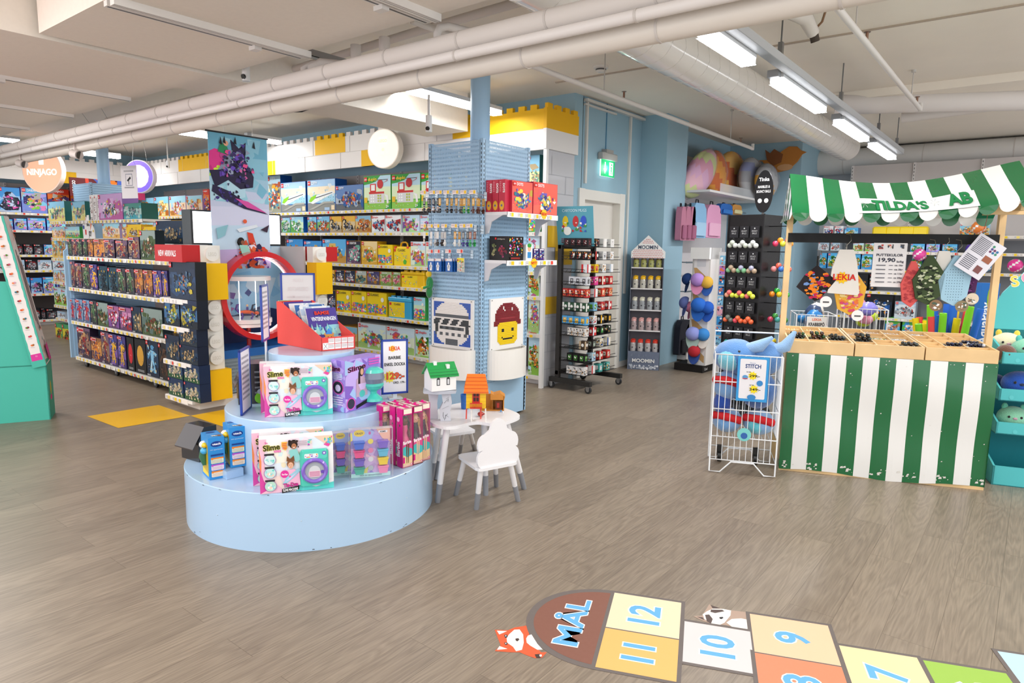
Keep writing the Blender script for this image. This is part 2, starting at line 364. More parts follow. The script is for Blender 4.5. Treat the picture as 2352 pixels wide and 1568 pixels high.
F.rect(.19,.02,.28,.17,'#fff'); F.disc(.245,.145,.014,'#0a9a5a'); F.poly([(.225,.12),(.255,.125),(.25,.07),(.235,.07)],'#0a9a5a'); F.poly([(.235,.08),(.255,.08),(.268,.035),(.255,.03)],'#0a9a5a'); F.poly([(.235,.08),(.22,.035),(.208,.04),(.225,.085)],'#0a9a5a')
mb.build('sign_panel','glow',e,world=True)
l = bpy.data.lights.new('exit glow','POINT'); l.energy = 1.2; l.color = (.75,1,.95); l.shadow_soft_size = .05; lo = bpy.data.objects.new('exit_sign_lamp',l); COL.objects.link(lo); lo.location = (-4.10,7.1,2.46)
mb = MB(); B = at(1796,370,Y=11.0); bx, bz = B.x, B.z
mb.prism([(bx+q[0],bz+q[1]) for q in [(-.62,.0),(-.3,.02),(-.2,-.1),(-.05,-.17),(.12,-.14),(.24,-.02),(.30,.08),(.36,.11),(.28,.14),(.22,.2),(.1,.21),(0,.15),(-.15,.03),(-.62,.03)]],10.97,10.995,'#c4813a','y')
F = Frame(mb,(bx,10.97,bz),(1,0,0),(0,0,1),k=.001); F.poly([(-.22,.02),(-.26,.19),(-.18,.13),(-.12,.19),(.02,.1),(.0,-.02),(-.12,-.07)],'#8a5530'); F.disc(.06,-.1,.12,'#d9a878',12,ry=.05)
tag(mb.build('bird_decoration','card',world=True),'orange cut-out bird mounted on the far blue wall','wall decoration')
ZS = 2.8
s1 = MB(); s1.box(-5.13,1.655,ZS,1.5,2.87,ZS+.4,'#fff'); struct(s1.build('trim_1',PANELW))
s2 = MB(); s2.box(-14,-.8,ZS,-5.84,2.87,ZS+.4,'#fff'); struct(s2.build('trim_2',PANELW))
s3 = MB(); s3.box(-5.84,-1,ZS-.012,-5.19,5.78,ZC,'#fff'); struct(s3.build('trim_3',PANELW))
def track(x, y0, y1, z, dbl, label):
    t = thing('ceiling_track', label, 'track', (x,(y0+y1)/2,z-.03))
    mb = MB(); mb.box(x-.02,y0,z-.03,x+.02,y1,z,'#e6e2dd'); mb.box(x-.008,y0+.01,z-.0305,x+.008,y1-.01,z-.0302,'#5a5a5c')
    if dbl:
        mb.box(x+.06,y0,z-.04,x+.11,y1,z,'#e9e5e0'); mb.box(x+.08,y0,z-.0405,x+.083,y1,z-.0402,'#55585c'); mb.box(x+.098,y0,z-.0405,x+.1,y1,z-.0402,'#55585c')
    mb.build('rail','print',t,world=True)
    mb = MB(); y = y0+.7*(y1-y0); mb.box(x-.04,y,z-.055,x+.03,y+.05,z-.03,'#dedad5'); mb.build('clamp','plastic',t,world=True)
track(-4.14,1.66,2.9,ZS,True,'white double lighting track under the large ceiling panel, left one')
track(-2.9,1.66,2.88,ZS,True,'white double lighting track under the large ceiling panel, right one')
for k,(x,y1) in enumerate(((-6.66,2.83),(-8.05,2.85),(-9.4,2.86))): track(x,-.5,y1,ZS,False,['thin track under left ceiling panel, nearest the beam','thin track under left ceiling panel, middle one','thin track under left ceiling panel, farthest from the beam'][k])
def pipe(name, label, pts, r, c='#ddd6d0', n=14, cat='pipe', clamps=0, mat=None):
    mb = MB(); mb.tube(pts, r, c, n)
    if clamps:
        a = Vector(pts[0]); b = Vector(pts[-1]); d = (b-a).normalized()
        for i in range(clamps):
            p = a+(b-a)*((i+.5)/clamps); mb.cyl(p-d*.006,p+d*.006,r+.003,c='#cfc8c2',n=n)
    return tag(mb.build(name, mat or 'matte', world=True), label, cat)
zp = 2.62
P1 = [at(0,348,Z=zp), at(1106,126,Z=zp)]; yA = P1[1].y
pipe('insulated_pipe','thick upper white pipe of the bundle crossing under the whole ceiling',[(-14,2.84,2.615),(1.2,2.84,2.615)],.052,clamps=26)
pipe('conduit_pipe','thin glossy white conduit between the two thick ceiling pipes',[(-14,2.80,2.53),(1.2,2.80,2.53)],.028,'#e6e0dc',clamps=14,mat='print')
pipe('insulated_pipe','thick lower white pipe of the bundle, closest to the shelves',[(-14,2.93,2.495),(1.2,2.93,2.495)],.058,'#e0d8ce',clamps=20)
pipe('steel_track','black suspended rail behind the lower ceiling pipe',[(-3.1,3.6,2.86),(1.2,3.6,2.86)],.012,'#3a3d42',6,'track')
a = at(978,165,Y=2.95); b = at(985,66,Y=2.95)
pipe('elbow_pipe','white elbow pipe rising behind the bundle and bending right',[(-2.96,3.02,2.62),(-2.96,3.02,2.76),(-2.955,3.035,2.795),(-2.93,3.08,2.81),(-2.86,3.25,2.80),(-2.72,3.6,2.80)],.024)
for k,(px,py,l) in enumerate(((817,105,'left'),(883,108,'right'))):
    a = at(px,py,Y=3.3); pipe('drain_pipe','short vertical white drain pipe with collar, %s of the pair above the bundle'%l,[(a.x,3.3,2.6),(a.x,3.3,2.91),(a.x,3.3,2.94)],.038)
for k,px in enumerate((700,716)):
    a = at(px,150,Y=3.1); pipe('riser_pipe','white riser pipe beside the camera bracket, %s of two'%['left','right'][k],[(a.x,3.1,2.6),(a.x,3.1,2.78),(a.x+.03,3.15,2.82),(a.x+.3,3.45,2.80)],.032)
pipe('sagging_pipe','long bent white pipe under the panel edge at upper left',[(-9,3.55,2.95),(-6.5,3.56,2.95),(-4.9,3.56,3.0),(-3.8,3.6,3.05),(-2.6,3.62,3.08)],.03)
a = at(690,118,Z=2.9); b = at(870,165,Z=2.9)
mb = MB(); mb.box(a.x-.03,a.y,2.88,a.x+.03,b.y+.5,2.885,'#9a9c9e'); mb.box(a.x-.03,a.y,2.88,a.x-.026,b.y+.5,2.93,'#8d9092'); mb.box(a.x+.026,a.y,2.88,a.x+.03,b.y+.5,2.93,'#a2a4a6'); tag(mb.build('cable_tray','metal',world=True),'galvanised steel cable channel above the pipe bundle, upper left','cable tray')
a = at(650,262,Z=2.7); pipe('flexible_hose','black flexible hose bend above the hanging banner',[(a.x-.5,a.y,2.78),(a.x,a.y+.0,2.74),(a.x+.25,a.y+.02,2.72),(a.x+.36,a.y+.08,2.76),(a.x+.34,a.y+.2,2.84)],.028,'#26262a',10,'hose')
def sprinkler(x, y0, y1, z, label, hang):
    t = thing('sprinkler_pipe', label, 'sprinkler pipe', (x,(y0+y1)/2,z-.03))
    mb = MB(); mb.tube([(x,y0,z),(x,y1,z)],.022,'#e2ddd8'); mb.cyl((x,y1,z-.02),(x,y1,z+.06),.02,c='#ddd8d2'); mb.build('pipe','print',t,world=True)
    for y in hang:
        mb = MB(); mb.cyl((x,y,z),(x,y,ZC),.005,c='#c8c4c0',n=6); mb.cyl((x,y,ZC-.02),(x,y,ZC),.02,c='#c8c4c0'); mb.build('hanger','print',t,world=True)
        mb = MB(); mb.cyl((x,y+.35,z),(x,y+.35,z+.07),.01,c='#a08070',n=8); mb.cyl((x,y+.35,z+.07),(x,y+.35,z+.075),.022,c='#8a7a70',n=8); mb.build('sprinkler_head','metal',t,world=True)
sprinkler(-3.1,2.95,9.0,2.84,'long white sprinkler pipe running toward the alcove, nearest the blue wall',(5.2,8.2))
sprinkler(-1.1,2.95,8.0,2.95,'white sprinkler pipe above the striped market stall',(5.0,7.4))
t = thing('ventilation_duct','wide round white spiral ventilation duct with closed far end','duct',(-2.35,6.5,2.75))
mb = MB(); mb.tube([(-2.26,2.92,2.95),(-2.26,10.3,2.95)],.175,'#e9e5df',32)
for i in range(34): mb.tube([(-2.26+.176*math.cos(q*PI/12),3.1+i*.21+.03*q/24,2.95+.176*math.sin(q*PI/12)) for q in range(24)],.0018,'#d8d3cc',4,closed=True)
mb.lathe((0,0,0),[(.175,0),(.15,.05),(.09,.09),(.001,.1)],'#e6e2dc',28); k0 = len(mb.v)-28*4*0
mb.build('duct_pipe','gloss',t,world=True)
o = t.children[0]; me = o.data; nv = len(me.vertices)
for i in range(nv-28*6, nv):
    v = me.vertices[i].co; w = v+_wloc(t)
    if w.length < .5: nx = Vector((-2.26+w.x, 10.3+w.z, 2.95+w.y)); me.vertices[i].co = nx-_wloc(t)
pipe('far_duct','wide white duct running along the far wall below the ceiling',[(-3.2,12.1,2.98),(3.4,12.1,2.98)],.2,'#dfdcd8',24,'duct',clamps=6)
pipe('branch_duct','tapering white branch duct under the right ceiling',[(-1.9,8.0,3.08),(-1.2,8.2,3.06),(-.2,8.6,3.04),(1,9.2,3.02)],.1,'#e2dcd8',18,'duct')
pipe('branch_duct','short thin duct stub beneath the tapering branch duct',[(-1.35,8.6,2.99),(-.5,8.6,3.03)],.06,'#ded8d2',16,'duct')
mb = MB(); mb.box(-2.6,8.0,3.12,3.4,8.5,ZC,'#e2ddd4'); struct(mb.build('trim_4',WHITEP))
for k,y in enumerate((5.9,)):
    mb = MB(); mb.box(-4.1,y,ZC-.012,3.4,y+.02,ZC,'#b8aa9a'); tag(mb.build('ceiling_wire_duct','matte',world=True),'thin cable clipped straight across the right ceiling','cable')
pipe('cable_conduit','thin white cable pair crossing the ceiling before the smoke detector',[(-4.1,4.9,3.17),(-2.4,4.9,3.17)],.012)
q = at(1380,165,Z=3.15); mb = MB(); mb.lathe((q.x,q.y,3.2),[(.07,0),(.07,-.02),(.05,-.025),(.05,-.04),(.03,-.055),(.001,-.055)],['#e8e4de','#e8e4de','#555','#e8e4de','#e0dcd6'],18); tag(mb.build('smoke_detector','plastic',world=True),'round white smoke detector on the ceiling above the exit wall','smoke detector')
q = at(1870,60,Z=3.05); mb = MB(); mb.tube([(q.x-.12,q.y-.35,3.1),(q.x-.03,q.y-.1,3.08),(q.x,q.y,3.0)],[.05,.05,.04],'#e0dad4'); mb.tube([(q.x,q.y,3.0),(q.x+.01,q.y+.02,2.95)],.03,'#4a4038'); mb.tube([(q.x,q.y,3.02),(q.x+.05,q.y,3.07),(q.x+.1,q.y-.05,3.2)],.008,'#8a6a50',6); tag(mb.build('pipe_end','matte',world=True),'open-ended white pipe stub with dark mouth hanging at upper right','pipe')
t = thing('light_rail','galvanised rail carrying the row of LED lamps above the stall','light rail',(-1.55,6.5,2.8))
mb = MB(); mb.box(-1.60,3.02,2.80,-1.54,10.2,2.86,'#b4b6b8'); mb.box(-1.605,3.02,2.795,-1.535,10.2,2.80,'#9a9da0'); mb.build('rail','print',t,world=True)
for y in (3.3,5.0,6.8,8.6,9.8):
    mb = MB(); mb.cyl((-1.57,y,2.85),(-1.57,y,ZC),.006,c='#7f8285',n=6); mb.box(-1.585,y-.02,2.83,-1.555,y+.02,2.95,'#8a8d90'); mb.build('hanger','metal',t,world=True)
LAB = ['nearest LED lamp panel on the ceiling rail, partly behind the pipes','second LED lamp panel on the ceiling rail from the camera','third LED lamp panel on the ceiling rail from the camera','farthest LED lamp panel at the end of the ceiling rail']
def lamp(x, y0, y1, z, label, w=.1, power=55, group=None):
    t = thing('ceiling_lamp', label, 'lamp', (x,(y0+y1)/2,z), group=group)
    mb = MB(); mb.box(x-w/2,y0,z+.034,x+w/2,y1,z+.07,'#c9cacc'); mb.box(x-.05,y0-.06,z+.03,x+.03,y0,z+.08,'#8d9093'); mb.build('housing','print',t,world=True)
    mb = MB(); mb.box(x-w/2+.004,y0+.004,z,x+w/2-.004,y1-.004,z+.034,(3.2,3.25,3.4,1)); mb.build('diffuser','glow',t,world=True)
    a = area('lamp_light',(x,(y0+y1)/2,z-.01),w,y1-y0,power,(.97,.985,1)); a.visible_camera = True
    return t
xr = -1.66
for k,(a,b) in enumerate((((1603,92),(1733,155)),((1782,196),(1897,262)),((1922,288),(1996,327)),((2010,338),(2062,368)))):
    y0 = at(*a,Z=2.72).y; y1 = at(*b,Z=2.72).y; lamp(xr,y0,y1-.02,2.74,LAB[k],power=30)
CONF = ['#e3342f','#f6993f','#ffdc2e','#38c172','#2f7fe0','#9561e2','#ffffff','#f66fa8','#18a0a8']
K = dict(
 train=('blue train set','#1557a8',['#a8cdec','#f2e2c4','#9fd0e8'],'#8b8d88',['#8ccf2a','#f4f6f5','#3c9a36','#d8dcdc','#4a535c','#2f6f3a','#ffffff'],'CITY','#fff','train'),
 truck=('orange truck','#1557a8',['#bfe0ee','#e8e2c0'],'#9a9c86',['#e8641c','#3a9ab8','#d43a22','#5a6a74','#f0b030','#fff'],'CITY','#fff','sub'),
 trans=('dark blue car transporter','#153f8a',['#5c7fb4','#a9b3bf'],'#5e6468',['#2f78c8','#4a3b8c','#e09a28','#30343c','#c8503a','#9ab'],'CITY','#fff','sub'),
 green=('green and white lorry','#1a62b8',['#9ed2e8','#cbe6c0'],'#5aa046',['#fff','#2a9a86','#3d7a40','#d9e4e0','#26464a'],'CITY','#fff','sub'),
 bluec=('blue vehicle','#1a62b8',['#3f8fd0','#8cc4e6'],'#b89a5a',['#f2c21a','#e07a1c','#f4f4f0','#2a4a78','#d8b060'],'CITY','#fff','sub'),
 orange=('orange car','#1a62b8',['#7fc0e4','#7ab06a'],'#6a6f74',['#e8641c','#f08a2c','#3a3f46','#fff','#c8301c'],'CITY','#fff','sub'),
 cam=('yellow camera set','#d39a1c',['#e7b548','#d8c49a'],'#a8987c',['#2a2a2c','#f0f0ee','#4a4a50','#8a8a90','#d8b050'],'','#fff','sub'),
 heli=('tan helicopter set','#c8902c',['#88bcd8','#d8b878'],'#b08a50',['#e8882a','#f0ece0','#5a4a3c','#c8502a','#44505a'],'','#fff','sub'),
 spid=('white, red and blue preschool','#dfe4ea',['#f2f4f6','#d4e6f0'],'#d8dcd8',['#d8262c','#2a5fb8','#3a3a40','#fff','#e85058','#58a8d8'],'duplo','#d8262c','sub'),
 purp=('purple castle preschool','#d8dff0',['#c4e0f4','#ece4f4'],'#a8d890',['#9a5ac8','#58b868','#f0c83a','#e85a9a','#d8262c'],'duplo','#d8262c','sub'),
 dupfire=('green fire station','#3aa23c',['#bfe2f0','#dff0c8'],'#8cc850',['#d32a28','#f0f0ee','#c8ccd0','#e8e8e4','#b82020','#f09a2a','#ffd030'],'duplo','#ffdc2e','fire'),
 dig=('yellow digger','#1a62b8',['#5fb0e4','#d8b468'],'#c09040',['#f0c018','#2a6ab0','#f4ead0','#b0803a','#5a5a58'],'CITY','#fff','sub'),
 skate=('dark roller skate','#c8941c',['#302838','#4a3a58'],'#6a4a68',['#8ad8c0','#f0d0dc','#c87898','#58b0a0','#f4f0e8'],'CREATOR','#fff','sub'),
 flow=('yellow flower vase','#dba81e',['#f0d8a0','#e8c468'],'#d8a838',['#f0c018','#e87048','#68a848','#c84878','#f4f0e0','#5a8ac8'],'','#fff','sub'),
 classic=('yellow brick assortment','#f2c80e',['#f7d716','#f7d716'],'#f7d716',CONF,'CLASSIC','#1a1a1a','conf'),
 space=('dark space shuttle','#c8941c',['#1c2440','#2c3458'],'#3c3a48',['#f0f0f0','#b8c0c8','#c83030','#5878a8','#fff'],'CREATOR','#fff','sub'),
 moto=('yellow motorcycle','#c8941c',['#b8c4c0','#c8b080'],'#8a7a60',['#3a8a8a','#3a3a40','#c8a040','#58a8a8','#7a7a78'],'CREATOR','#fff','sub'),
 robot=('purple robot','#c8941c',['#4a4478','#786a98'],'#5a5060',['#e0a030','#3a50a0','#c83a30','#9098a8','#e8e0d0'],'CREATOR','#fff','sub'),
 flam=('yellow flamingo','#c8a02c',['#b8d0a0','#c8b080'],'#7aa050',['#e86a88','#f0a0b0','#4aa04a','#f0e8d8','#c84860'],'CREATOR','#fff','sub'),
 dupw=('white preschool playset','#e8ecee',['#cfe6f4','#e4f0d8'],'#a8cc78',['#e87ab0','#f0c83a','#e85a40','#58a8d8','#fff','#8a60b8','#58b050'],'duplo','#d8262c','sub'),
 dupg=('pale green train preschool','#dfe8dc',['#bfe2f4','#cfe8b8'],'#8cc04a',['#4a9a3a','#e85a40','#f0a83a','#784a2a','#fff'],'duplo','#d8262c','sub'),
 friends=('pastel city building','#c8b4d8',['#a8dcec','#f4d8b8'],'#e8b868',['#f0a050','#e87ab0','#fff','#60b8c0','#e8d8c0','#c86a48'],'','#fff','sub'),
 resort=('sunny beach house','#b8d0e0',['#8ed4f0','#f4e0a0'],'#e8c060',['#f08a3a','#f4f0e8','#48b0b8','#e8c040','#d8603a'],'','#fff','sub'),
 dream=('blue dream-world','#3a3a98',['#58b8ec','#b8a8ec','#88d4f4'],'#7a90d8',['#f0ece4','#e888c0','#3a3070','#8ad048','#e0a050','#58408a'],'DREAMZ','#fff','sub'),
 dream2=('blue and pink night-vehicle','#3a2a78',['#4a9ae0','#9ac8f0'],'#b8d0f0',['#2a2c44','#e85ab0','#8890a8','#48505c','#c8d8f0'],'','#fff','sub'),
 ninja=('red temple','#b8201c',['#d83a22','#e87a30','#6a48a8'],'#4a3a78',['#f0f0e8','#e8882a','#3a2a58','#d83a22','#8878c8','#f4c850'],'NINJAGO','#fff','sub'),
 wars=('black spaceship','#16161c',['#14181f','#2a3038'],'#262a30',['#a8282c','#8a9098','#d8dce0','#4a5058','#683038'],'STAR','#e8e8e8','sub'),
 wars2=('white snow battle','#b8c4d0',['#a8c4dc','#e0e8ee'],'#d0dce4',['#b8c0c8','#58606a','#c84830','#f4f6f8','#8898a8'],'','#c22','sub'),
 heroA=('brown and purple superhero','#2c2238',['#6a5068','#8a6a58'],'#3a2c3c',['#8a2a28','#c8a068','#4a3a58','#b8805a','#38304a','#d8c8b0'],'MARVEL','#fff','fig'),
 heroB=('dark green hero figure','#22242c',['#3c3840','#56483f'],'#2c2a30',['#4a7048','#6a8a58','#34402e','#8a7a60','#b8b0a0'],'MARVEL','#fff','fig'),
 heroC=('purple and yellow hero figure','#2a2050',['#46387a','#7a58a0'],'#3a2c5a',['#e8b028','#3a58b0','#d89a28','#7a4aa8','#f0d080'],'MARVEL','#fff','fig'),
 heroD=('orange mech figure','#241c38',['#8a5a38','#c88a48'],'#4a3048',['#d8802a','#b05a28','#3a3a6a','#e8b878','#6a4a88'],'MARVEL','#fff','fig'),
 bat=('dark teal caped-figure','#101820',['#1d3a4a','#2a5060'],'#14242c',['#0c1016','#38485a','#182430','#5a6a78','#c8a830'],'','#fff','fig'),
 batcar=('dark blue stunt-car','#0c1014',['#16233c','#2a4468'],'#1c2c48',['#2c568c','#48749c','#0f1626','#6a90b8','#c8b838','#b86838'],'','#fff','sub'),
 batcave=('blue night-base','#0e1626',['#142448','#3a6a98'],'#16202c',['#d8c838','#3a5a88','#7ab0c8','#20304a','#48803a','#a8c8d8'],'','#fff','sub'),
 spidr=('red and blue climbing-hero','#2a4478',['#7a98b8','#a8b8c8'],'#586a88',['#b8262c','#2a3f90','#c83a3a','#d8d8dc','#8a1c24'],'MARVEL','#fff','fig'),
 scene=('pink and white chase-scene','#38285a',['#9a5a88','#c88ab0','#7a4a90'],'#58385a',['#c02830','#e8e4ea','#2c3470','#e87ab0','#d84840'],'MARVEL','#fff','sub'),
 wiz=('navy castle','#101c34',['#14253f','#1f3a58'],'#1a2a38',['#c8a878','#8a7450','#38505a','#e0c898','#284058','#685838'],'','#d8c080','sub'),
 wizt=('misty green creature','#1c2a30',['#8a9a94','#5a7068'],'#46582c',['#3a4a28','#58702e','#8a5a30','#7a2c24','#a8b0a0','#c8c0a8'],'','#d8c080','sub'),
 wizb=('pale ghost-bus','#14284a',['#1c3458','#2a4a70'],'#2a5838',['#e8dcc0','#d8c8a8','#f4ecd8','#8a9a88','#b8a888'],'','#d8c080','sub'),
 wizs=('glowing blue stag','#0c1424',['#122440','#1c3c5c'],'#102038',['#8ac8ec','#5a9ac8','#b8e0f4','#3a70a0','#d8c8a0'],'','#fff','fig'),
 wizh=('dark brown pointed-hat','#101014',['#1c1a20','#2a2220'],'#201a1a',['#4a3020','#5c3c28','#38241a','#6a4a30'],'','#fff','fig'),
 mask=('black red-oval','#0c0c10',['#101014','#141418'],'#101014',['#c8202c','#c8202c','#d8303a','#f0f0f0'],'','#e8882a','mask'),
 gaunt=('black golden-glove','#0c0c10',['#101014','#141418'],'#101014',['#d8a038','#b8862c','#e8c060','#8a6420'],'','#fff','mask'),
 castle=('pale castle-kingdom','#2a6a68',['#88c0dc','#d8dc98'],'#d8c878',['#e0c89a','#c890a8','#68a888','#48808a','#f0e4c8','#a86a78'],'','#fff','sub'),
 doll=('large pink and lilac dollhouse','#8a6aa8',['#c8a0d0','#d8b0d8'],'#b8609a',['#f0ecf0','#58486a','#e0c040','#48a0a0','#e8a0c8','#3a2a48'],'','#fff','sub'),
 vill=('teal harbour village','#1f5a50',['#4a8a80','#a8c8c0'],'#48a0b0',['#e4e8e4','#b0bcc0','#38505a','#58b0b0','#8a7a88'],'','#fff','sub'),
 mini=('yellow collectable','#e8b820',['#f0c428','#f0c428'],'#e8b820',['#f4f0e8','#7a5a3a','#b8d8e0','#c85a6a','#4a4a50'],'','#222','sub'),
 bigbrick=('green preschool brick','#38984c',['#a8dcf0','#cfe8c8'],'#58b858',CONF,'duplo','#d8262c','conf'),
 dino=('green and red stacked','#3a8a58',['#48a068','#c83a28'],'#d8c838',['#c83a28','#3a2a20','#e8d850','#2a6a48'],'','#fff','sub'),
 pool=('green and blue pool','#2f8a3c',['#58b84a','#3a98d8'],'#4aa8e0',['#f0c8a0','#3a9ae0','#fff','#e87a3a','#d8e8f0'],'','#fff','sub'),
 gun=('black toy-blaster','#101418',['#14181f','#1c2c40'],'#1a2028',['#e8e8ea','#2a6ac0','#f09a20','#50606e','#3a404a'],'','#fff','sub'),
 snork=('blue and green snorkel','#2a78c0',['#58b4e8','#9cd8f4'],'#3a98d8',['#3aa83a','#f09020','#e8f4fa','#1a5a28','#f0d020'],'','#fff','sub'),
 dots=('pink craft-bead','#c22c44',['#f4604e','#f05a58'],'#f46a58',['#ffd84a','#fff','#6a58b8','#38a0b8','#f4e8d8','#e8b030','#2c3a78'],'DOTS','#fff','sub'),
)
_bm = {}
def toybox_mesh(kind, w, h, d, seed=0):
    """printed carton: front at y=0 facing -y, base at z=0, x centred"""
    key = (kind, round(w,2), round(h,2), round(d,2), seed)
    if key in _bm: return _bm[key]
    desc, side, sky, gr, sub, word, wc, st = K[kind]
    rnd = random.Random(hash((kind,seed)) if False else sum(ord(c) for c in kind)*31+seed*7)
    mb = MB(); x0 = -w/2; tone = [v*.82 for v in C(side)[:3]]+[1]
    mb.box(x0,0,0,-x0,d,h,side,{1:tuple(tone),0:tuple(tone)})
    F = Frame(mb,(x0,0,0),(1,0,0),(0,0,1),k=.0008)
    m = min(w,h)
    F.rect(0,0,w,h,side); e = .012*m if st != 'conf' else 0
    n = len(sky)
    yy = h-e
    for i, c in enumerate(sky):
        y1 = h*(.28+.72*(n-1-i)/n); k = 7
        F.poly([(e,yy),(e,y1-e)]+[(e+(w-2*e)*j/k, max(y1-e+(rnd.random()-.5)*.06*h*(i<n-1),e)) for j in range(1,k)]+[(w-e,y1-e),(w-e,yy)], c); yy = y1+.02*h
    F.poly([(e,e),(w-e,e)]+[(w-e-(w-2*e)*j/6, h*(.22+.1*rnd.random())) for j in range(7)], gr)
    if st == 'conf':
        F.blobs(w*.02,h*.1,w*.98,h*.5,sub,120,rnd,.09,.17); F.disc(w*.8,h*.7,min(w,h)*.1,'#f4f4ec',12); F.rect(w*.04,h*.03,w*.5,h*.09,'#e0a810')
    elif st == 'train':
        F.blobs(w*.05,h*.45,w*.95,h*.85,['#b8d4e4','#d8e4ea','#98b8c8','#e8d8b8'],14,rnd,.08,.2)
        F.poly([(w*.05,h*.3),(w*.2,h*.48),(w*.9,h*.62),(w*.97,h*.56),(w*.5,h*.36),(w*.2,h*.24)],'#e8ecec'); F.poly([(w*.05,h*.32),(w*.12,h*.45),(w*.34,h*.54),(w*.3,h*.42),(w*.14,h*.3)],'#8ccf2a')
        F.poly([(w*.3,h*.44),(w*.9,h*.585),(w*.9,h*.56),(w*.3,h*.41)],'#39424c'); F.blobs(w*.35,h*.25,w*.95,h*.45,sub,26,rnd,.03,.08)
        F.poly([(w*.05,h*.06),(w*.6,h*.3),(w*.95,h*.3),(w*.95,h*.24),(w*.62,h*.24),(w*.2,h*.06)],'#a8a8a0'); F.rect(w*.62,h*.03,w*.8,h*.12,'#a8c4e0'); F.rect(w*.86,h*.04,w*.97,h*.18,'#f0dcb8')
    elif st == 'fire':
        F.poly([(e,h-e),(w*.62,h-e),(w*.45,h*.82),(w*.2,h*.76),(e,h*.74)],'#3aa23c'); F.poly([(w*.78,e),(w-e,e),(w-e,h*.2)],'#3aa23c')
        F.rect(w*.2,h*.18,w*.76,h*.5,'#d8dadc'); F.rect(w*.2,h*.46,w*.76,h*.52,'#c82a28'); F.rect(w*.24,h*.52,w*.46,h*.76,'#d32a28'); F.rect(w*.28,h*.56,w*.42,h*.73,'#f4f4f2')
        for i in (0,1):
            for j in range(3):
                for q in range(2): F.rect(w*(.26+.26*i+.08*q),h*(.22+.08*j),w*(.31+.26*i+.08*q),h*(.27+.08*j),'#fff' if i == 0 else '#b8c83a')
        F.poly([(w*.76,h*.45),(w*.9,h*.4),(w*.93,h*.18),(w*.86,h*.16),(w*.84,h*.34)],'#f0f0f0'); F.disc(w*.62,h*.74,w*.11,'#c42a30'); F.rect(w*.48,h*.86,w*.88,h*.875,'#3a3a40'); F.poly([(w*.7,h*.76),(w*.88,h*.82),(w*.9,h*.9),(w*.86,h*.83)],'#c42a30')
        F.blobs(w*.05,h*.04,w*.75,h*.2,['#c82a28','#f09a2a','#3a3a40','#f0d020','#fff'],16,rnd,.04,.09); F.rect(w*.03,h*.2,w*.14,h*.36,'#e8c020')
        F.text('2+',w*.88,h*.04,h*.08,'#fff',bold=.03)
    elif st == 'mask':
        F.disc(w*.5,h*.52,w*.3,sub[0],14,ry=h*.3); F.blobs(w*.3,h*.25,w*.7,h*.6,sub,8,rnd,.03,.07); F.lines(w*.2,h*.05,w*.8,h*.12,2,'#b8b8b8')
    else:
        if st == 'fig':   # tall figure: head, torso, limbs
            F.blobs(e,h*.05,w-e,h*.9,sky+[gr],12,rnd,.1,.3)
            c1, c2, c3 = sub[0], sub[1], sub[2]
            F.poly([(w*.36,h*.72),(w*.66,h*.7),(w*.6,h*.42),(w*.4,h*.42)],c1); F.disc(w*.52,h*.79,w*.12,c2,8,ry=h*.07)
            F.poly([(w*.4,h*.44),(w*.52,h*.44),(w*.42,h*.12),(w*.26,h*.12)],c3); F.poly([(w*.5,h*.44),(w*.62,h*.44),(w*.78,h*.14),(w*.64,h*.1)],c1)
            F.poly([(w*.36,h*.7),(w*.4,h*.62),(w*.18,h*.46),(w*.12,h*.52)],c2); F.poly([(w*.64,h*.7),(w*.62,h*.62),(w*.84,h*.56),(w*.9,h*.64)],c1)
            F.blobs(w*.15,h*.12,w*.85,h*.85,sub,40,rnd,.03,.09)
        else:
            dk = [tuple(v*.55 for v in C(q)[:3])+(1,) for q in sub[:4]]
            F.blobs(e,h*.06,w-e,h*.82,sky+[gr]+dk[:1],10,rnd,.15,.35)
            F.blobs(w*.08,h*.12,w*.92,h*.68,sub[:3]+dk,12,rnd,.12,.26,True)
            F.blobs(w*.08,h*.08,w*.94,h*.76,sub+dk,64,rnd,.04,.12,True)
            F.blobs(w*.04,h*.04,w*.96,h*.4,sub+['#333'],16,rnd,.015,.04)
    if st != 'mask':
        ls = min(.16*w,.13*h)
        F.up().rect(w*.035,h-h*.035-ls,w*.035+ls,h-h*.035,'#dd1c1a'); F.text('LEGO',w*.035+ls*.5,h-h*.035-ls*.68,ls*.34,'#fff',w=ls*.86,bold=.02)
        if word == 'MARVEL': F.rect(w*.035+ls*1.1,h-h*.035-ls,w*.56,h-h*.035,'#d8c8c8'); F.rect(w*.035+ls*1.2,h-h*.035-ls*.8,w*.54,h-h*.035-ls*.2,'#b82a2a')
        elif word:
            F.text(word,w*.035+ls*1.35,h-h*.035-ls*.85,ls*.66,wc,al='l',bold=.02,w=min(w*.5,ls*.62*len(word)) if len(word)>3 else None)
        if st == 'fig' or h > w: F.lines(w*.05,h*.02,w*.35,h*.07,2,'#d8d8d8')
    me = mb.build('toy_box','print')
    d_ = me.data; bpy.data.objects.remove(me); _bm[key] = d_
    return d_
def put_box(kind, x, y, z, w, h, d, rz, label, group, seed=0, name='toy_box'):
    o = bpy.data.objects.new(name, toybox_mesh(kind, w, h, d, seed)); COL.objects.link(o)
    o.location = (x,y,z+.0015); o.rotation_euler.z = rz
    return tag(o, label, 'toy box', group)
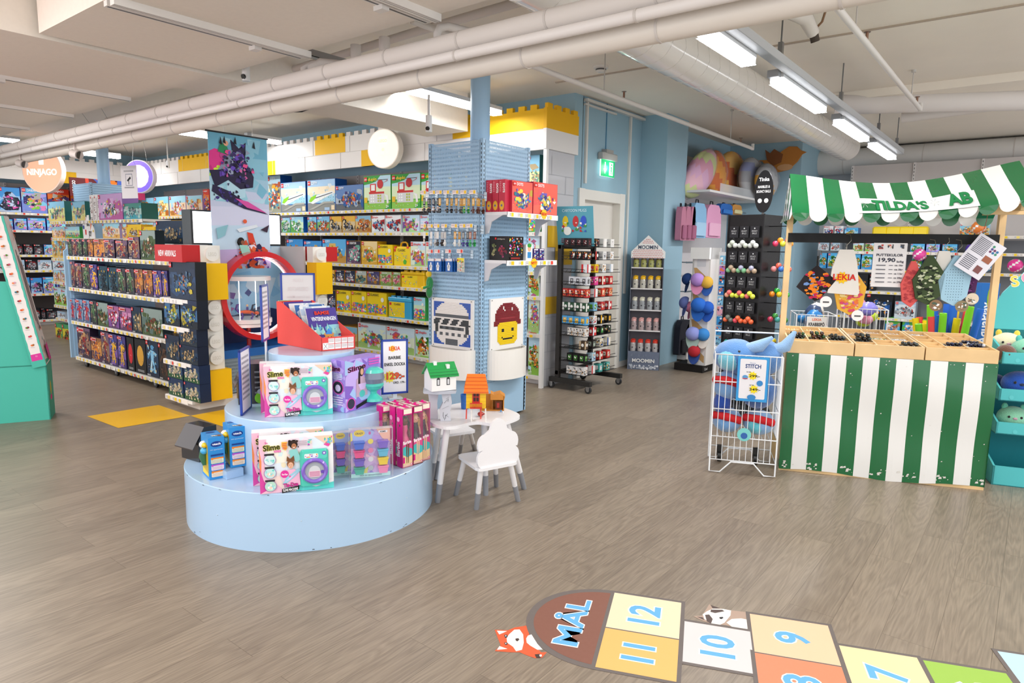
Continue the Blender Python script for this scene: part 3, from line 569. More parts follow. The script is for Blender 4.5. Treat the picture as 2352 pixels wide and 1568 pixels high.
def shelf_row(items, z, where, group, Y=None, X=None, d=.16, left='left', inset=.02):
    """items (kind, px left, px right, px top[, seed[, z lift]]) standing on a shelf at height z; the front plane is Y=const (facing -y) or X=const (facing +x)"""
    n = len(items)
    for i, it in enumerate(items):
        kind, a, b, t = it[:4]; seed = it[4] if len(it) > 4 else 0; zz = z+(it[5] if len(it) > 5 else 0)
        if Y is not None:
            yp = Y+inset; A = at(a, t, Y=yp).x; B = at(b, t, Y=yp).x; h = at((a+b)/2, t, Y=yp).z-zz; w = B-A-.006
            x, y, rz = (A+B)/2, yp, 0
        else:
            xp = X-inset; A = at(a, t, X=xp).y; B = at(b, t, X=xp).y; h = at((a+b)/2, t, X=xp).z-zz; w = B-A-.006
            x, y, rz = xp, (A+B)/2, PI/2
        pos = 'leftmost' if i == 0 else ('rightmost' if i == n-1 else ORD[i]+' from left')
        put_box(kind, x, y, zz, w, max(h,.05), min(d, .3), rz, ' '.join(('%s toy box, %s on %s' % (K[kind][0], pos, where)).replace('-',' -').replace(' -','-').split()[:16]), group, seed)
def price_strip(mb, p0, p1, n, seed, zoff=0, c='#efe9df'):
    """shelf-edge strip from p0 to p1 (front lower edge points), 4 cm high, with small price tags"""
    rnd = random.Random(seed); p0 = Vector(p0); p1 = Vector(p1); L_ = (p1-p0).length; u = (p1-p0)/L_; n_ = u.cross(Vector((0,0,1)))
    t = .006
    a, b = p0, p1
    vs = [a,b,b+Vector((0,0,.042)),a+Vector((0,0,.042))]; vs += [q-n_*t for q in vs]
    mb.add(vs,[(0,1,2,3),(4,7,6,5),(0,4,5,1),(3,2,6,7),(0,3,7,4),(1,5,6,2)],c)
    F = Frame(mb,a,u,(0,0,1),n_,k=.0015)
    x = .02
    while x < L_-.09:
        w = rnd.uniform(.055,.08); F.rect(x,.004,x+w,.038,'#f6f3ee'); r = rnd.random()
        if r < .75: F.rect(x+w*.45,.006,x+w*.98,.036,rnd.choice(['#f6d41e','#f2c51c','#f8e070']))
        elif r < .85: F.rect(x+w*.5,.006,x+w*.98,.036,'#e2412e')
        F.lines(x+.004,.01,x+w*.42,.034,3,'#9a958e'); x += w+rnd.uniform(.01,.07)
def shelving(name, label, x0, x1, yf, yb, zs, back='#57504f', loc=None, top=2.46, face='y', seed=1):
    """run of wall shelving facing -y (or +x when face='x': then x0,x1 are the y range, yf the front X, yb the back X)"""
    def P(a, b, z): return (a,b,z) if face == 'y' else (b,a,z)
    t = thing(name, label, 'shelving', P((x0+x1)/2, yb, 0))
    def bx(mb, a0, b0, z0, a1, b1, z1, c):
        p = P(a0,b0,z0); q = P(a1,b1,z1); mb.box(min(p[0],q[0]),min(p[1],q[1]),z0,max(p[0],q[0]),max(p[1],q[1]),z1,c)
    s = 1 if yb > yf else -1
    mb = MB(); bx(mb,x0,yb,0,x1,yb-.02*s,1.72,back); bx(mb,x0,yb,1.72,x1,yb-.02*s,top,'#c9c3c1'); mb.build('back_panel','matte',t,world=True)
    nb = max(1,round((x1-x0)/.9)); 
    for i in range(nb+1):
        x = x0+(x1-x0)*i/nb; mb = MB(); bx(mb,x-.015,yb-.02*s,0,x+.015,yb-.05*s,top,'#dcd8d6')
        for k in range(int(top/.05)-1): bx(mb,x-.004,yb-.05*s,.06+k*.05,x+.004,yb-.051*s,.085+k*.05,'#3a3a3c')
        mb.build('upright','print',t,world=True)
    for k, z in enumerate(zs):
        mb = MB(); bx(mb,x0,yf,z-.035,x1,yb-.03*s,z,'#eceae8')
        if k == len(zs)-1: bx(mb,x0,yf+.05*s,0,x1,yf+.07*s,z-.03,'#d9d6d4')
        sh = mb.build('shelf','print',t,world=True)
        mb = MB()
        if face == 'y': price_strip(mb,(x0,yf-.002,z-.042),(x1,yf-.002,z-.042),1,seed+k)
        else: price_strip(mb,(yf+.002,x0,z-.042),(yf+.002,x1,z-.042),1,seed+k)
        o = mb.build('price_strip','print',sh,world=True)
    return t
ZB = [1.98,1.68,1.255,.985,.57,.10]
YF = 5.95
shelving('shelving_unit','long white wall shelving on the back wall, right of the hanging banner',-9.6,-4.22,YF,6.40,ZB,top=2.5,seed=10)
shelving('shelving_unit','white wall shelving on the back wall, left of the hanging banner',-13.7,-9.62,YF,6.40,ZB,top=2.5,seed=30)
shelving('shelving_unit','white wall shelving along the left wall',2.0,5.9,-14.0,-14.45,ZB,top=2.5,face='x',seed=50)
def header(label, segs, a0, a1, plane, z0, z1, face, stud0=0, mb=None):
    mb = MB(); th = .04
    def bx(p0,z0_,p1,z1_,c,e=0):
        if face == 'y': mb.box(p0,plane-e,z0_,p1,plane+th,z1_,c)
        else: mb.box(plane-th,p0,z0_,plane+e,p1,z1_,c)
    bx(a0,z0,a1,z1,'#ece9e6')
    zm = (z0+z1)/2
    for (p0,p1,q0,q1) in segs: bx(p0,z0+(z1-z0)*q0,p1,z0+(z1-z0)*q1,'#f2bd16',.004)
    p = a0+.03
    while p < a1-.07:
        yl = any(s[0]-.001 <= p+.03 <= s[1] and s[3] >= .99 for s in segs); bx(p,z1,min(p+.085,a1),z1+.05,'#f2bd16' if yl else '#e6e2df'); p += .16
    p = a0+.42
    while p < a1:   # joints between the printed bricks
        bx(p,zm,p+.004,z1,'#cfcbc8',.005); bx(p-.2,z0,p-.196,zm,'#cfcbc8',.005); p += .8
    bx(a0,zm-.002,a1,zm+.002,'#d6d2cf',.005)
    return tag(mb.build('brick_header','matte',world=True), label, 'shelf header')
YH = 5.85; xp = lambda px: at(px,340,Y=YH).x
header('white and yellow brick-castle header above the back wall shelves, right part',[(xp(614),xp(631),0,.5),(xp(724),xp(793),.5,1),(xp(830),xp(908),0,.5),(xp(1040),-4.17,.5,1)],xp(606),-4.17,YH,2.53,2.94,'y')
header('white and yellow brick-castle header over the back wall, left of the banner',[(xp(408),xp(480),.5,1),(xp(333),xp(346),0,.5)],-13.9,xp(606)-.01,YH,2.53,2.94,'y')
header('white brick-castle header above the left wall shelves',[(4.3,4.9,0,.5)],1.9,5.8,-13.9,2.53,2.94,'x')
mb = MB(); mb.box(-4.17,5.81,2.53,-4.13,6.42,2.735,'#e9e6e3'); mb.box(-4.17,5.81,2.735,-4.13,6.42,2.94,'#eeb512')
for k in range(4): mb.box(-4.17,5.83+k*.16,2.94,-4.13,5.915+k*.16,2.99,'#eeb512')
tag(mb.build('brick_header','matte',world=True),'short yellow over white end of the brick-castle header by the blue wall','shelf header')
for x in (-5.2,-6.9,-8.6,-10.4,-12.2): area('shelf_lamp',(x,4.7,3.0),1.1,.12,7,(1,.97,.92),(R(28),0,0))
for y in (3.2,4.9): area('shelf_lamp',(-12.6,y,3.0),.12,1.1,8,(1,.98,.95),(0,R(28),0))
mb = MB(); mb.box(-4.20,5.87,0,-4.17,6.41,2.53,'#c6c6ca'); F = Frame(mb,(-4.17,5.87,0),(0,1,0),(0,0,1),k=.001)
for r in range(13):
    F.rect(0,.19*r+.0,.54,.19*r+.006,'#aeb0b6'); F.rect(.1+.27*(r%2),.19*r,.106+.27*(r%2),.19*r+.19,'#aeb0b6')
for a,b,r0,r1 in ((.05,.5,8,9.2),(.2,.54,7,8),(.0,.3,4.2,5.2)): F.rect(a,.19*r0,b,.19*r1,'#e0b11c')
tag(mb.build('brick_print_board','print',world=True),'grey and yellow brick-print panel closing the back shelving beside the mug rack','end panel')
mb = MB(); mb.box(-4.17,5.82,0,-4.13,5.86,2.53,'#efedea'); tag(mb.build('end_post','print',world=True),'narrow white post at the right end of the back shelving','post')
W1 = 'the %s back-wall shelf right of banner'; G1 = 'toy boxes on the %s back-wall shelf, right part'
def row(items, k, nm, **kw): shelf_row(items, ZB[k], W1%nm, G1%nm, Y=YF, **kw)
row([('truck',613,644,403),('train',644,702,418),('train',705,770,412),('trans',770,835,425),('dupfire',835,898,403),('dupfire',899,966,399),('dupfire',967,1015,396),('classic',1018,1070,405)],0,'top',d=.2)
row([('green',646,666,500),('green',666,697,498,1),('orange',706,727,498),('orange',728,757,497),('cam',757,785,497),('cam',786,816,496),('heli',816,852,495),('spid',853,884,495),('spid',885,921,494),('purp',925,964,494),('purp',965,1010,494,1)],1,'second')
row([('bluec',658,696,549),('bluec',698,739,553,1),('dig',740,795,549),('skate',796,829,553),('flow',830,867,554),('classic',868,902,562),('dupw',943,977,555),('dupw',978,1020,555,1)],2,'third')
row([('cam',755,769,620,1),('space',770,791,620),('space',792,816,621),('moto',817,842,622),('robot',843,872,623),('flam',873,900,624),('flam',901,920,625)],3,'fourth')
row([('space',752,771,667,2),('classic',773,806,667),('classic',807,842,669,1),('classic',843,888,672,2),('bigbrick',950,977,683)],4,'fifth')
row([('heli',782,821,750,1),('dupw',822,886,744,3),('dupw',888,952,752,4),('dupg',954,990,757)],5,'bottom',d=.3)
for k,(kk,t_) in enumerate((('castle',356),('bigbrick',444),('dupw',532),('dupg',592),('dupw',650),('dupg',758))):
    A = at(1214,t_,Y=YF+.02).x; B = at(1241,t_,Y=YF+.02).x; h = at(1228,t_,Y=YF+.02).z-ZB[k]; put_box(kk,(A+B)/2,YF+.02,ZB[k],B-A-.01,max(.12,h),.2,0,'%s toy box at the right end of the %s back-wall shelf'%(K[kk][0],['top','second','third','fourth','fifth','bottom'][k]),'toy boxes at the right ends of the back-wall shelves',7)
def case(px0,px1,pyt,z,label):
    A = at(px0,pyt,Y=YF+.02); B = at(px1,pyt,Y=YF+.02); w = B.x-A.x; h = A.z-z
    t = thing('brick_case',label,'toy case',((A.x+B.x)/2,YF+.02,z))
    mb = MB(); mb.bbox(-w/2,0,0,w/2,.1,h*.82,'#f6c80f',.015); F = Frame(mb,(-w/2,0,0),(1,0,0),(0,0,1)); rnd = random.Random(4)
    F.rect(w*.05,h*.05,w*.95,h*.76,'#f7d716'); F.blobs(w*.06,h*.2,w*.94,h*.55,CONF,40,rnd,.04,.08); F.rect(w*.06,h*.6,w*.16,h*.72,'#dd1c1a'); F.text('CLASSIC',w*.5,h*.62,h*.09,'#222',bold=.02); F.disc(w*.7,h*.17,w*.1,'#58b83a'); mb.build('body','plastic',t)
    mb = MB(); mb.tube([(-w*.2,.05,h*.8),(-w*.18,.05,h*.95),(-w*.08,.05,h),(w*.08,.05,h),(w*.18,.05,h*.95),(w*.2,.05,h*.8)],.012,'#f2b50f'); mb.build('handle','plastic',t)
    mb = MB(); mb.box(-w*.42,-.004,h*.74,-w*.3,.01,h*.82,'#e23a22'); mb.box(w*.3,-.004,h*.74,w*.42,.01,h*.82,'#e23a22'); mb.build('latch','plastic',t)
case(903,942,556,ZB[2],'yellow suitcase-shaped brick case with arched handle on the third shelf')
def tub(px0,px1,pyt,z,c1,c2,label,nst=4):
    A = at(px0,pyt,Y=YF+.02); B = at(px1,pyt,Y=YF+.02); w = B.x-A.x; h = A.z-z-.02
    t = thing('brick_tub',label,'storage tub',((A.x+B.x)/2,YF+.02,z))
    mb = MB(); mb.bbox(-w/2,0,0,w/2,.18,h*.84,c1,.01); F = Frame(mb,(-w/2,0,0),(1,0,0),(0,0,1)); rnd = random.Random(int(px0))
    F.rect(w*.03,h*.05,w*.72,h*.78,'#f7d716'); F.blobs(w*.05,h*.1,w*.7,h*.5,CONF,36,rnd,.04,.09); F.rect(w*.05,h*.62,w*.14,h*.74,'#dd1c1a'); F.text('CLASSIC',w*.4,h*.63,h*.09,'#222',bold=.02); mb.build('tub_body','plastic',t)
    mb = MB(); mb.bbox(-w/2-.004,-.004,h*.84,w/2+.004,.184,h,c2,.006)
    for i in range(nst): mb.cyl((-w/2+w*(i+.5)/nst,.05,h),(-w/2+w*(i+.5)/nst,.05,h+.02),w*.08,c=c2,n=12)
    mb.build('studded_lid','plastic',t)
tub(921,974,620,ZB[3],'#f2bf10','#f6c80f','yellow studded brick tub on the fourth back-wall shelf')
tub(892,944,678,ZB[4],'#3aa8d8','#48b4e0','light blue studded brick tub on the fifth back-wall shelf')
def row2(items,k,nm,**kw): shelf_row(items,ZB[k],'the %s back-wall shelf left of banner'%nm,'toy boxes on the %s back-wall shelf, left part'%nm,Y=YF,**kw)
row2([('resort',322,352,455),('resort',354,386,452,1),('friends',388,426,450),('friends',427,464,449,1),('ninja',466,480,435,1)],0,'top')
row2([('friends',322,352,508,2),('resort',354,384,507,2),('mini',386,424,506)],1,'second')
row2([('friends',330,380,560),('resort',382,430,561,1)],2,'third')
def row3(items,k,nm,**kw): shelf_row(items,ZB[k],'the %s left-wall shelf'%nm,'toy boxes on the %s left-wall shelf'%nm,X=-14.0,**kw)
row3([('dream2',-8,45,430),('dream',46,106,432),('ninja',107,158,434),('ninja',160,200,440,1)],0,'top')
row3([('dream',0,29,503,1),('dream',31,61,502),('dream',62,104,501,1),('dream',106,150,501,2)],1,'second')
row3([('wars',30,52,561,1),('wars',53,75,561),('wars',76,99,561,2),('dream',100,124,562,2)],2,'third')
row3([('wars2',-6,14,597,1),('wars2',30,56,597,2),('wars',57,84,596),('wars2',86,118,597),('wars2',120,150,597,3)],3,'fourth')
row3([('dream2',36,68,637),('dream2',69,96,638,1),('dream',97,126,636,2),('dream',128,160,637)],4,'fifth')
row3([('wars',60,92,708),('wars',93,104,708,1),('wars',105,134,709,2),('wars',135,158,712,3)],5,'bottom')
def disc_sign(px, py, pl, r, Y=None, X=None, rim='#f3e9dd', lit='#fff6ea', label='', draw=None):
    c = at(px,py,Y=Y,X=X); t = thing('round_sign',label,'sign',(c.x,c.y,c.z)); nx = Y is None
    mb = MB(); mb.cyl((0,0,0),(0,.09,0),r,c=rim,n=40); mb.build('drum','plastic',t)
    cc = C(lit); k = 1.0; mb = MB(); pts = [(r*.95*math.cos(2*PI*i/40),-.002,r*.95*math.sin(2*PI*i/40)) for i in range(40)]; mb.poly(pts,(cc[0]*.6,cc[1]*.6,cc[2]*.6,1))
    F = Frame(mb,(0,-.002,0),(1,0,0),(0,0,1),k=.0015); draw(F,r); mb.build('lit_face','glow',t)
    mb = MB(); mb.cyl((-r*.5,.05,r*.85),(-r*.3,.05,ZC-c.z),.002,c='#bbb',n=5); mb.cyl((r*.5,.05,r*.85),(r*.3,.05,ZC-c.z),.002,c='#bbb',n=5); mb.build('hanging_wire','metal',t)
    t.rotation_euler.z = R(90-60) if nx else R(12)
    return t
def d1(F,r):
    F.rect(-.06,r*.22,.06,r*.58,'#f8dcc0'); F.text('LEGO',0,r*.32,r*.14,'#e8b88a',bold=.02); F.disc(0,-r*.05,r*.09,'#f6c8a8'); F.text('duplo',0,-r*.38,r*.2,'#f9dcb8',bold=.05)
disc_sign(880,341,0,.235,Y=5.62,label='round glowing white sign hanging before the back wall header',draw=d1)
def d2(F,r): F.rect(-r*.12,r*.25,r*.12,r*.5,'#fff2ea'); F.text('NINJAGO',0,-r*.2,r*.26,'#fff6ee',w=r*1.5,bold=.03)
disc_sign(96,391,0,.37,X=-13.2,rim='#f6d8c8',lit='#f9b898',label='round glowing salmon sign hanging before the left wall header',draw=d2)
def d3(F,r): F.disc(0,0,r*.7,'#c8b8ff'); F.text('LEGO',0,-r*.1,r*.25,'#fff',bold=.03)
disc_sign(318,405,0,.27,X=-11.9,rim='#efeaf6',lit='#8a6cf0',label='round glowing violet sign behind the paper camera notice',draw=d3)
def perf_mat(name, base, su=.0155, sv=.034, du=.3, dv=.5, grp=0):
    m, nt, b = node_mat(name); N = nt.nodes.new; L = nt.links.new
    tc = N('ShaderNodeTexCoord'); sp = N('ShaderNodeSeparateXYZ'); L(tc.outputs['Object'], sp.inputs[0])
    def M(op, a, bb, c=None):
        n = N('ShaderNodeMath'); n.operation = op
        for i, v in enumerate((a, bb, c)):
            if v is None: continue
            if isinstance(v, (int,float)): n.inputs[i].default_value = v
            else: L(v, n.inputs[i])
        return n.outputs[0]
    u = M('ADD', sp.outputs[0], sp.outputs[1]); u = M('FRACT', M('DIVIDE', u, su), 0); v = M('FRACT', M('DIVIDE', sp.outputs[2], sv), 0)
    mk = M('MULTIPLY', M('LESS_THAN', u, du), M('LESS_THAN', v, dv))
    b.inputs['Base Color'].default_value = C(base); b.inputs['Roughness'].default_value = .38
    tr = N('ShaderNodeBsdfTransparent'); mx = N('ShaderNodeMixShader'); L(mk, mx.inputs[0]); L(b.outputs[0], mx.inputs[1]); L(tr.outputs[0], mx.inputs[2])
    L(mx.outputs[0], nt.nodes['Material Output'].inputs['Surface'])
    return m
PERF = perf_mat('perforated light blue steel', '#a3c6e2')
GY = 3.08; gx0, gx1 = -9.24, -6.42
g = thing('shelving_gondola','long light blue perforated gondola on castors filled with dark superhero boxes','shelving',(-7.8,3.6,0))
mb = MB(); mb.box(gx0-.02,GY+.02,.09,gx0+.02,GY+.5,1.46,'#fff'); mb.prism([(GY-.02,1.38),(GY+.06,1.46),(GY+.06,.09),(GY-.02,.09)],gx0-.02,gx0+.012,'#fff','x'); mb.build('side_panel',BLUEP,g,world=True)
mb = MB(); mb.box(gx0+.02,GY+.46,.1,-8.0,GY+.48,1.46,'#fff'); mb.box(gx0+.021,GY+.05,.1,gx0+.03,GY+.46,1.3,'#fff'); mb.build('perforated_back',PERF,g,world=True)
mb = MB(); mb.box(-8.0,GY+.46,.1,gx1,GY+.48,1.44,'#b3a9a8'); mb.build('back_panel','matte',g,world=True)
mb = MB(); mb.box(gx0,GY+.44,1.44,-8.0,GY+.52,1.49,'#fff'); mb.build('top_rail',BLUEP,g,world=True)
mb = MB(); mb.box(-8.0,GY+.44,1.43,gx1,GY+.52,1.49,'#f0eeec'); mb.build('top_rail',WHITEM,g,world=True)
ZG = [1.306+.02,.934+.02,.53+.02,.098+.02]
for k, z in enumerate(ZG):
    a = gx0+.03 if k < 3 else -9.15
    mb = MB(); mb.box(a,GY,z-.03,gx1,GY+.45,z,'#e6e2df'); sh = mb.build('shelf','print',g,world=True)
    mb = MB(); price_strip(mb,(a,GY-.002,z-.042),(gx1,GY-.002,z-.042),1,70+k); mb.build('price_strip','print',sh,world=True)
def castor(x, y, parent, r=.045, c='#6a6c70', z=0):
    mb = MB(); mb.cyl((x,y-.012,r+z),(x,y+.012,r+z),r,c='#55585c',n=16); mb.cyl((x,y-.014,r+z),(x,y+.014,r+z),r*.5,c='#b8babd',n=12); mb.box(x-.02,y-.018,r+z,x+.02,y+.018,z+.1,'#a9abae'); mb.build('castor','metal',parent,world=True)
for px,py in ((185,838),(258,858),(347,885)):
    q = at(px,py,Z=.03); castor(q.x,GY+.05,g)
for x in (-9.1,-7.9,-6.8): castor(x,GY+1.0,g)
mb = MB(); mb.box(gx0,GY+.5,.1,gx1,GY+1.05,.16,'#e6e2df'); mb.build('base','print',g,world=True)
def grow(items,k,nm,**kw): shelf_row(items,ZG[k],'the %s gondola shelf'%nm,'dark toy boxes on the %s gondola shelf'%nm,Y=GY,d=.09,inset=.015,**kw)
grow([('heroB',154,165,549),('heroA',165,176,549,1),('heroB',176,188,549,2),('heroB',189,200,549,3),('heroD',201,213,550),('heroD',214,239,549,1),('heroA',238,262,550,2),('heroA',265,292,552,3),('heroA',293,319,544,4),('wizt',320,356,529,1)],0,'top')
grow([('heroA',161,171,600,5),('heroA',172,186,604,6),('heroB',187,205,605,4),('heroC',205,222,607),('bat',224,246,611),('bat',247,269,614),('heroB',268,287,616,5),('heroB',288,307,617,5),('heroD',308,327,618,2),('heroD',328,349,620,2),('heroC',350,370,621,1),('heroC',371,384,622,2)],1,'second')
grow([('spidr',158,172,686),('spidr',173,189,687),('spidr',190,205,689,1),('heroB',206,221,691,6),('wizt',222,247,695,2),('scene',247,272,702),('scene',273,301,706,1),('wiz',302,323,705),('wizt',324,372,709)],2,'third')
grow([('heroA',176,206,752,7),('heroD',208,232,775,3),('heroA',231,249,762,8),('heroC',249,268,767,3),('heroC',269,287,771,3),('mask',290,306,775),('gaunt',308,333,779),('wizs',334,362,780),('wizh',363,388,788),('heroA',389,410,790,9)],3,'bottom')
A = at(359,540,Y=3.35); B = at(424,540,Y=3.35); put_box('wiz',(A.x+B.x)/2,3.35,1.49,B.x-A.x,at(390,507,Y=3.35).z-1.49,.1,0,'largest navy castle toy box standing on top of the gondola beside the lit screen','toy boxes standing on the gondola',seed=5)
mb = MB(); mb.box(-7.05,3.34,1.44,-6.36,3.7,1.488,'#e8e6e4'); mb.build('top_shelf','print',g,world=True)
u = thing('display_stand','white and yellow brick-style end stand with red NEW ARRIVALS sign and round porthole','display stand',(-6.1,3.6,0))
ux0, ux1, uy = -6.37, -5.85, 2.87
mb = MB(); mb.box(ux0+.05,2.95,.0,-5.9,4.3,.075,'#f1e6d8'); mb.build('plinth','matte',u,world=True)
mb = MB(); mb.box(-6.40,3.0,.07,-5.98,3.04,1.30,'#ece9e5'); mb.box(-6.40,3.02,.07,-6.37,3.2,1.48,'#ece9e5'); mb.build('back_board','print',u,world=True)
zl = [up(372,682,Vector((-6.37,uy,0))), up(380,744,Vector((-6.37,uy,0))), up(385,822,Vector((-6.37,uy,0))), up(388,903,Vector((-6.37,uy,0)))]
for k, z in enumerate(zl):
    mb = MB(); mb.box(-6.37,uy,z-.03,-5.87,3.0,z,'#f3f1ee'); sh = mb.build('shelf','print',u,world=True)
    mb = MB(); price_strip(mb,(-6.38,uy-.003,z-.045),(-5.95,uy-.003,z-.045),1,90+k,c='#f8f6f2'); mb.build('price_strip','print',sh,world=True)
mb = MB(); mb.box(-6.40,2.99,.2,-6.37,3.0,1.33,'#f2bd16'); mb.build('yellow_edge','print',u,world=True)
mb = MB(); mb.box(-6.37,uy-.03,1.335,-5.86,3.0,1.485,'#c81f22'); F = Frame(mb,(-6.37,uy-.03,1.335),(1,0,0),(0,0,1),k=.001); F.text('NEW ARRIVALS',.235,.05,.05,'#fff',w=.33,bold=.03); mb.build('sign_header','print',u,world=True)
def stud_col(y0, y1, yb, lab, red=None):
    mb = MB(); mb.box(-5.95,y0,.09,-5.85,y1,1.484,'#f3efe6'); o = mb.build('stud_column','print',u,world=True)
    for z in (1.405,.93,.775,.62,.47):
        mb = MB(); ym = (y0+y1)/2; mb.cyl((-5.85,ym,z),(-5.815,ym,z),.062,c='#f6f2ea',n=28); F = Frame(mb,(-5.815,ym-.05,z-.02),(0,1,0),(0,0,1),k=.001); F.text('LEGO',.05,.005,.032,'#e4dfd4',w=.075,bold=.03); mb.build('stud','plastic',o,world=True)
    for z0,z1 in ((1.0,1.325),(.085,.36)):
        mb = MB(); mb.box(-5.95,y0-.005,z0,-5.79,y1+.03,z1,'#fcc506'); mb.build('yellow_brick','matte',o,world=True)
stud_col(3.0,3.18,0,'')
stud_col(4.17,4.33,0,'')
mb = MB(); mb.box(-6.37,4.33,1.335,-5.86,4.48,1.485,'#c81f22'); mb.build('sign_header','print',u,world=True)
NA = 'toy boxes on the end stand shelves'
def narow(items,k,nm,**kw): shelf_row(items,zl[k],nm,NA,Y=uy,d=.1,inset=.006,**kw)
narow([('batcar',387,448,601)],0,'the top end-stand shelf under the red sign')
narow([('batcave',375,411,686),('batcave',413,452,689,1)],1,'the second end-stand shelf')
narow([('wiz',379,411,770,6)],2,'the third end-stand shelf')
hz_ = (at(430,753,Y=uy).z-zl[2])/2
for j in range(2):
    A = at(413,790,Y=uy+.01); B = at(453,790,Y=uy+.01); put_box('wiz',(A.x+B.x)/2,uy+.01,zl[2]+j*(hz_+.002),B.x-A.x,hz_,.1,0,'navy castle toy box, %s of the stack of two on the third end-stand shelf'%['lower','upper'][j],NA,7)
    for i,(a,b) in enumerate(((386,420),(422,458))):
        A = at(a,860,Y=uy+.01); B = at(b,860,Y=uy+.01); h2 = (at(420,833,Y=uy).z-zl[3])/2-.002; put_box('wizb',(A.x+B.x)/2,uy+.01,zl[3]+j*(h2+.002),B.x-A.x-.004,h2,.1,0,'pale ghost-bus toy box, %s of the %s stack on the bottom end-stand shelf'%(['lower','upper'][j],['left','right'][i]),NA,0)
mb = MB(); mb.box(-6.42,3.2,.5,-6.40,4.17,1.485,'#9fd0ee'); F = Frame(mb,(-6.40,3.2,.5),(0,1,0),(0,0,1),k=.001); F.poly([(.0,.25),(.15,.32),(.4,.28),(.7,.36),(.97,.3),(.97,.0),(0,0)],'#2c3866'); F.blobs(0,.45,.97,.98,['#b8dcf0','#cfe6f4','#8cc4e8','#d8b8e0'],14,random.Random(3),.1,.3); F.blobs(0,.3,.6,.55,['#7a50a0','#b868a8','#58b8e8','#3a4a88'],10,random.Random(4),.08,.2); mb.build('backdrop','print',u,world=True)
mb = MB(); mb.box(-6.40,4.15,.45,-5.98,4.17,1.485,'#d8d2d0'); mb.build('side_board','print',u,world=True)
mb = MB(); mb.box(-6.40,3.2,.42,-5.97,4.17,.5,'#2a6fc0'); mb.build('blue_deck','plastic',u,world=True)
mb = MB(); mb.box(-5.99,3.2,.09,-5.97,4.17,.42,'#fff'); mb.build('perforated_front',perf_mat('perforated grey steel','#8fa0ad'),u,world=True)
mb = MB(); n = 56; cy, cz, ro, ri = 3.59, 1.01, .425, .375
mb.ring([(cy+ro*math.cos(2*PI*i/n),cz+ro*math.sin(2*PI*i/n)) for i in range(n)],[(cy+ri*math.cos(2*PI*i/n),cz+ri*math.sin(2*PI*i/n)) for i in range(n)],-5.97,-5.83,'#d8211f','x'); rg = mb.build('porthole_ring','gloss',u,world=True)
mb = MB(); r2 = ri-.004
mb.ring([(cy+r2*math.cos(2*PI*i/n),cz+r2*math.sin(2*PI*i/n)) for i in range(n)],[(cy+(r2-.006)*math.cos(2*PI*i/n),cz+(r2-.006)*math.sin(2*PI*i/n)) for i in range(n)],-5.955,-5.935,(2.0,1.98,1.95,1),'x'); mb.build('light_strip','glow',rg,world=True)
t = thing('display_case','round lit showcase with clear curved wall and toy models inside the red ring','display case',(-6.14,3.60,.5))
mb = MB(); mb.cyl((-6.14,3.60,.5),(-6.14,3.60,.70),.022,c='#d8302a'); mb.cyl((-6.14,3.60,.68),(-6.14,3.60,.70),.07,.09,c='#d8302a'); mb.build('pedestal','gloss',t,world=True)
mb = MB(); mb.cyl((-6.14,3.60,.70),(-6.14,3.60,.73),.215,c='#f4f2ee',n=40); mb.cyl((-6.14,3.60,.735),(-6.14,3.60,.775),.225,c='#f6f4f0',n=40); mb.build('base_disc','plastic',t,world=True)
mb = MB(); mb.cyl((-6.14,3.60,1.15),(-6.14,3.60,1.19),.225,c='#f8f7f4',n=40); mb.build('top_disc','plastic',t,world=True)
mb = MB(); mb.lathe((-6.14,3.60,0),[(.212,.775),(.212,1.15)],'#dfe8f0',40); mb.build('clear_wall','film',t,world=True)
for a in (-.9,.5,2.2):
    mb = MB(); mb.cyl((-6.14+.2*math.cos(a),3.60+.2*math.sin(a),.775),(-6.14+.2*math.cos(a),3.60+.2*math.sin(a),1.15),.004,c=(2.5,2.5,2.6,1)); mb.build('light_tube','glow',t,world=True)
def beast(name,label,x,y,z,c1,c2,s=1,rz=0):
    t = thing(name,label,'toy figure',(x,y,z),rz)
    mb = MB(); mb.tube([(-.07*s,0,.07*s),(0,0,.075*s),(.06*s,0,.06*s)],[.014*s,.02*s,.012*s],c1)
    mb.ball((.085*s,0,.06*s),.022*s,.016*s,.018*s,c1); mb.tube([(-.07*s,0,.07*s),(-.1*s,0,.1*s),(-.09*s,0,.14*s),(-.06*s,0,.15*s)],[.014*s,.013*s,.011*s,.005*s],c2)
    for dx in (-.05,.04):
        for dy in (-.016,.016): mb.tube([(dx*s,dy*s,.065*s),((dx+.01)*s,dy*s,.03*s),((dx-.005)*s,dy*s,.004*s)],[.01*s,.007*s,.009*s],c2)
    mb.build('body','plastic',t)
    mb = MB(); mb.box(-.01*s,-.01*s,.09*s,.012*s,.01*s,.12*s,'#4a3a88'); mb.ball((.001,0,.135*s),.012*s,c='#f0c8a0'); mb.build('rider','plastic',t)
beast('toy_creature','orange and purple brick-built creature model in the round showcase',-6.03,3.53,.775,'#e8602a','#5a3a90',1.0,R(60))
beast('toy_creature','dark blue brick-built creature model in the round showcase',-6.1,3.72,.775,'#2a4a68','#1c3048',.9,R(80))
t = thing('light_box','black-framed glowing white light box behind the hanging banner','light box',(-6.15,3.5,1.49))
ya = at(441,520,X=-6.0).y; yb = at(645,520,X=-6.0).y
mb = MB(); mb.box(-6.16,ya-.01,1.488,-6.0,yb,1.80,'#17181a'); mb.build('frame','plastic',t,world=True)
mb = MB(); mb.box(-6.001,ya+.01,1.505,-5.996,yb-.015,1.785,(1.6,1.62,1.65,1)); mb.build('lit_panel','glow',t,world=True)
t = thing('hanging_banner','tall hanging banner with a dark machine creature against a pale blue sky','banner',(-5.98,3.4,1.2))
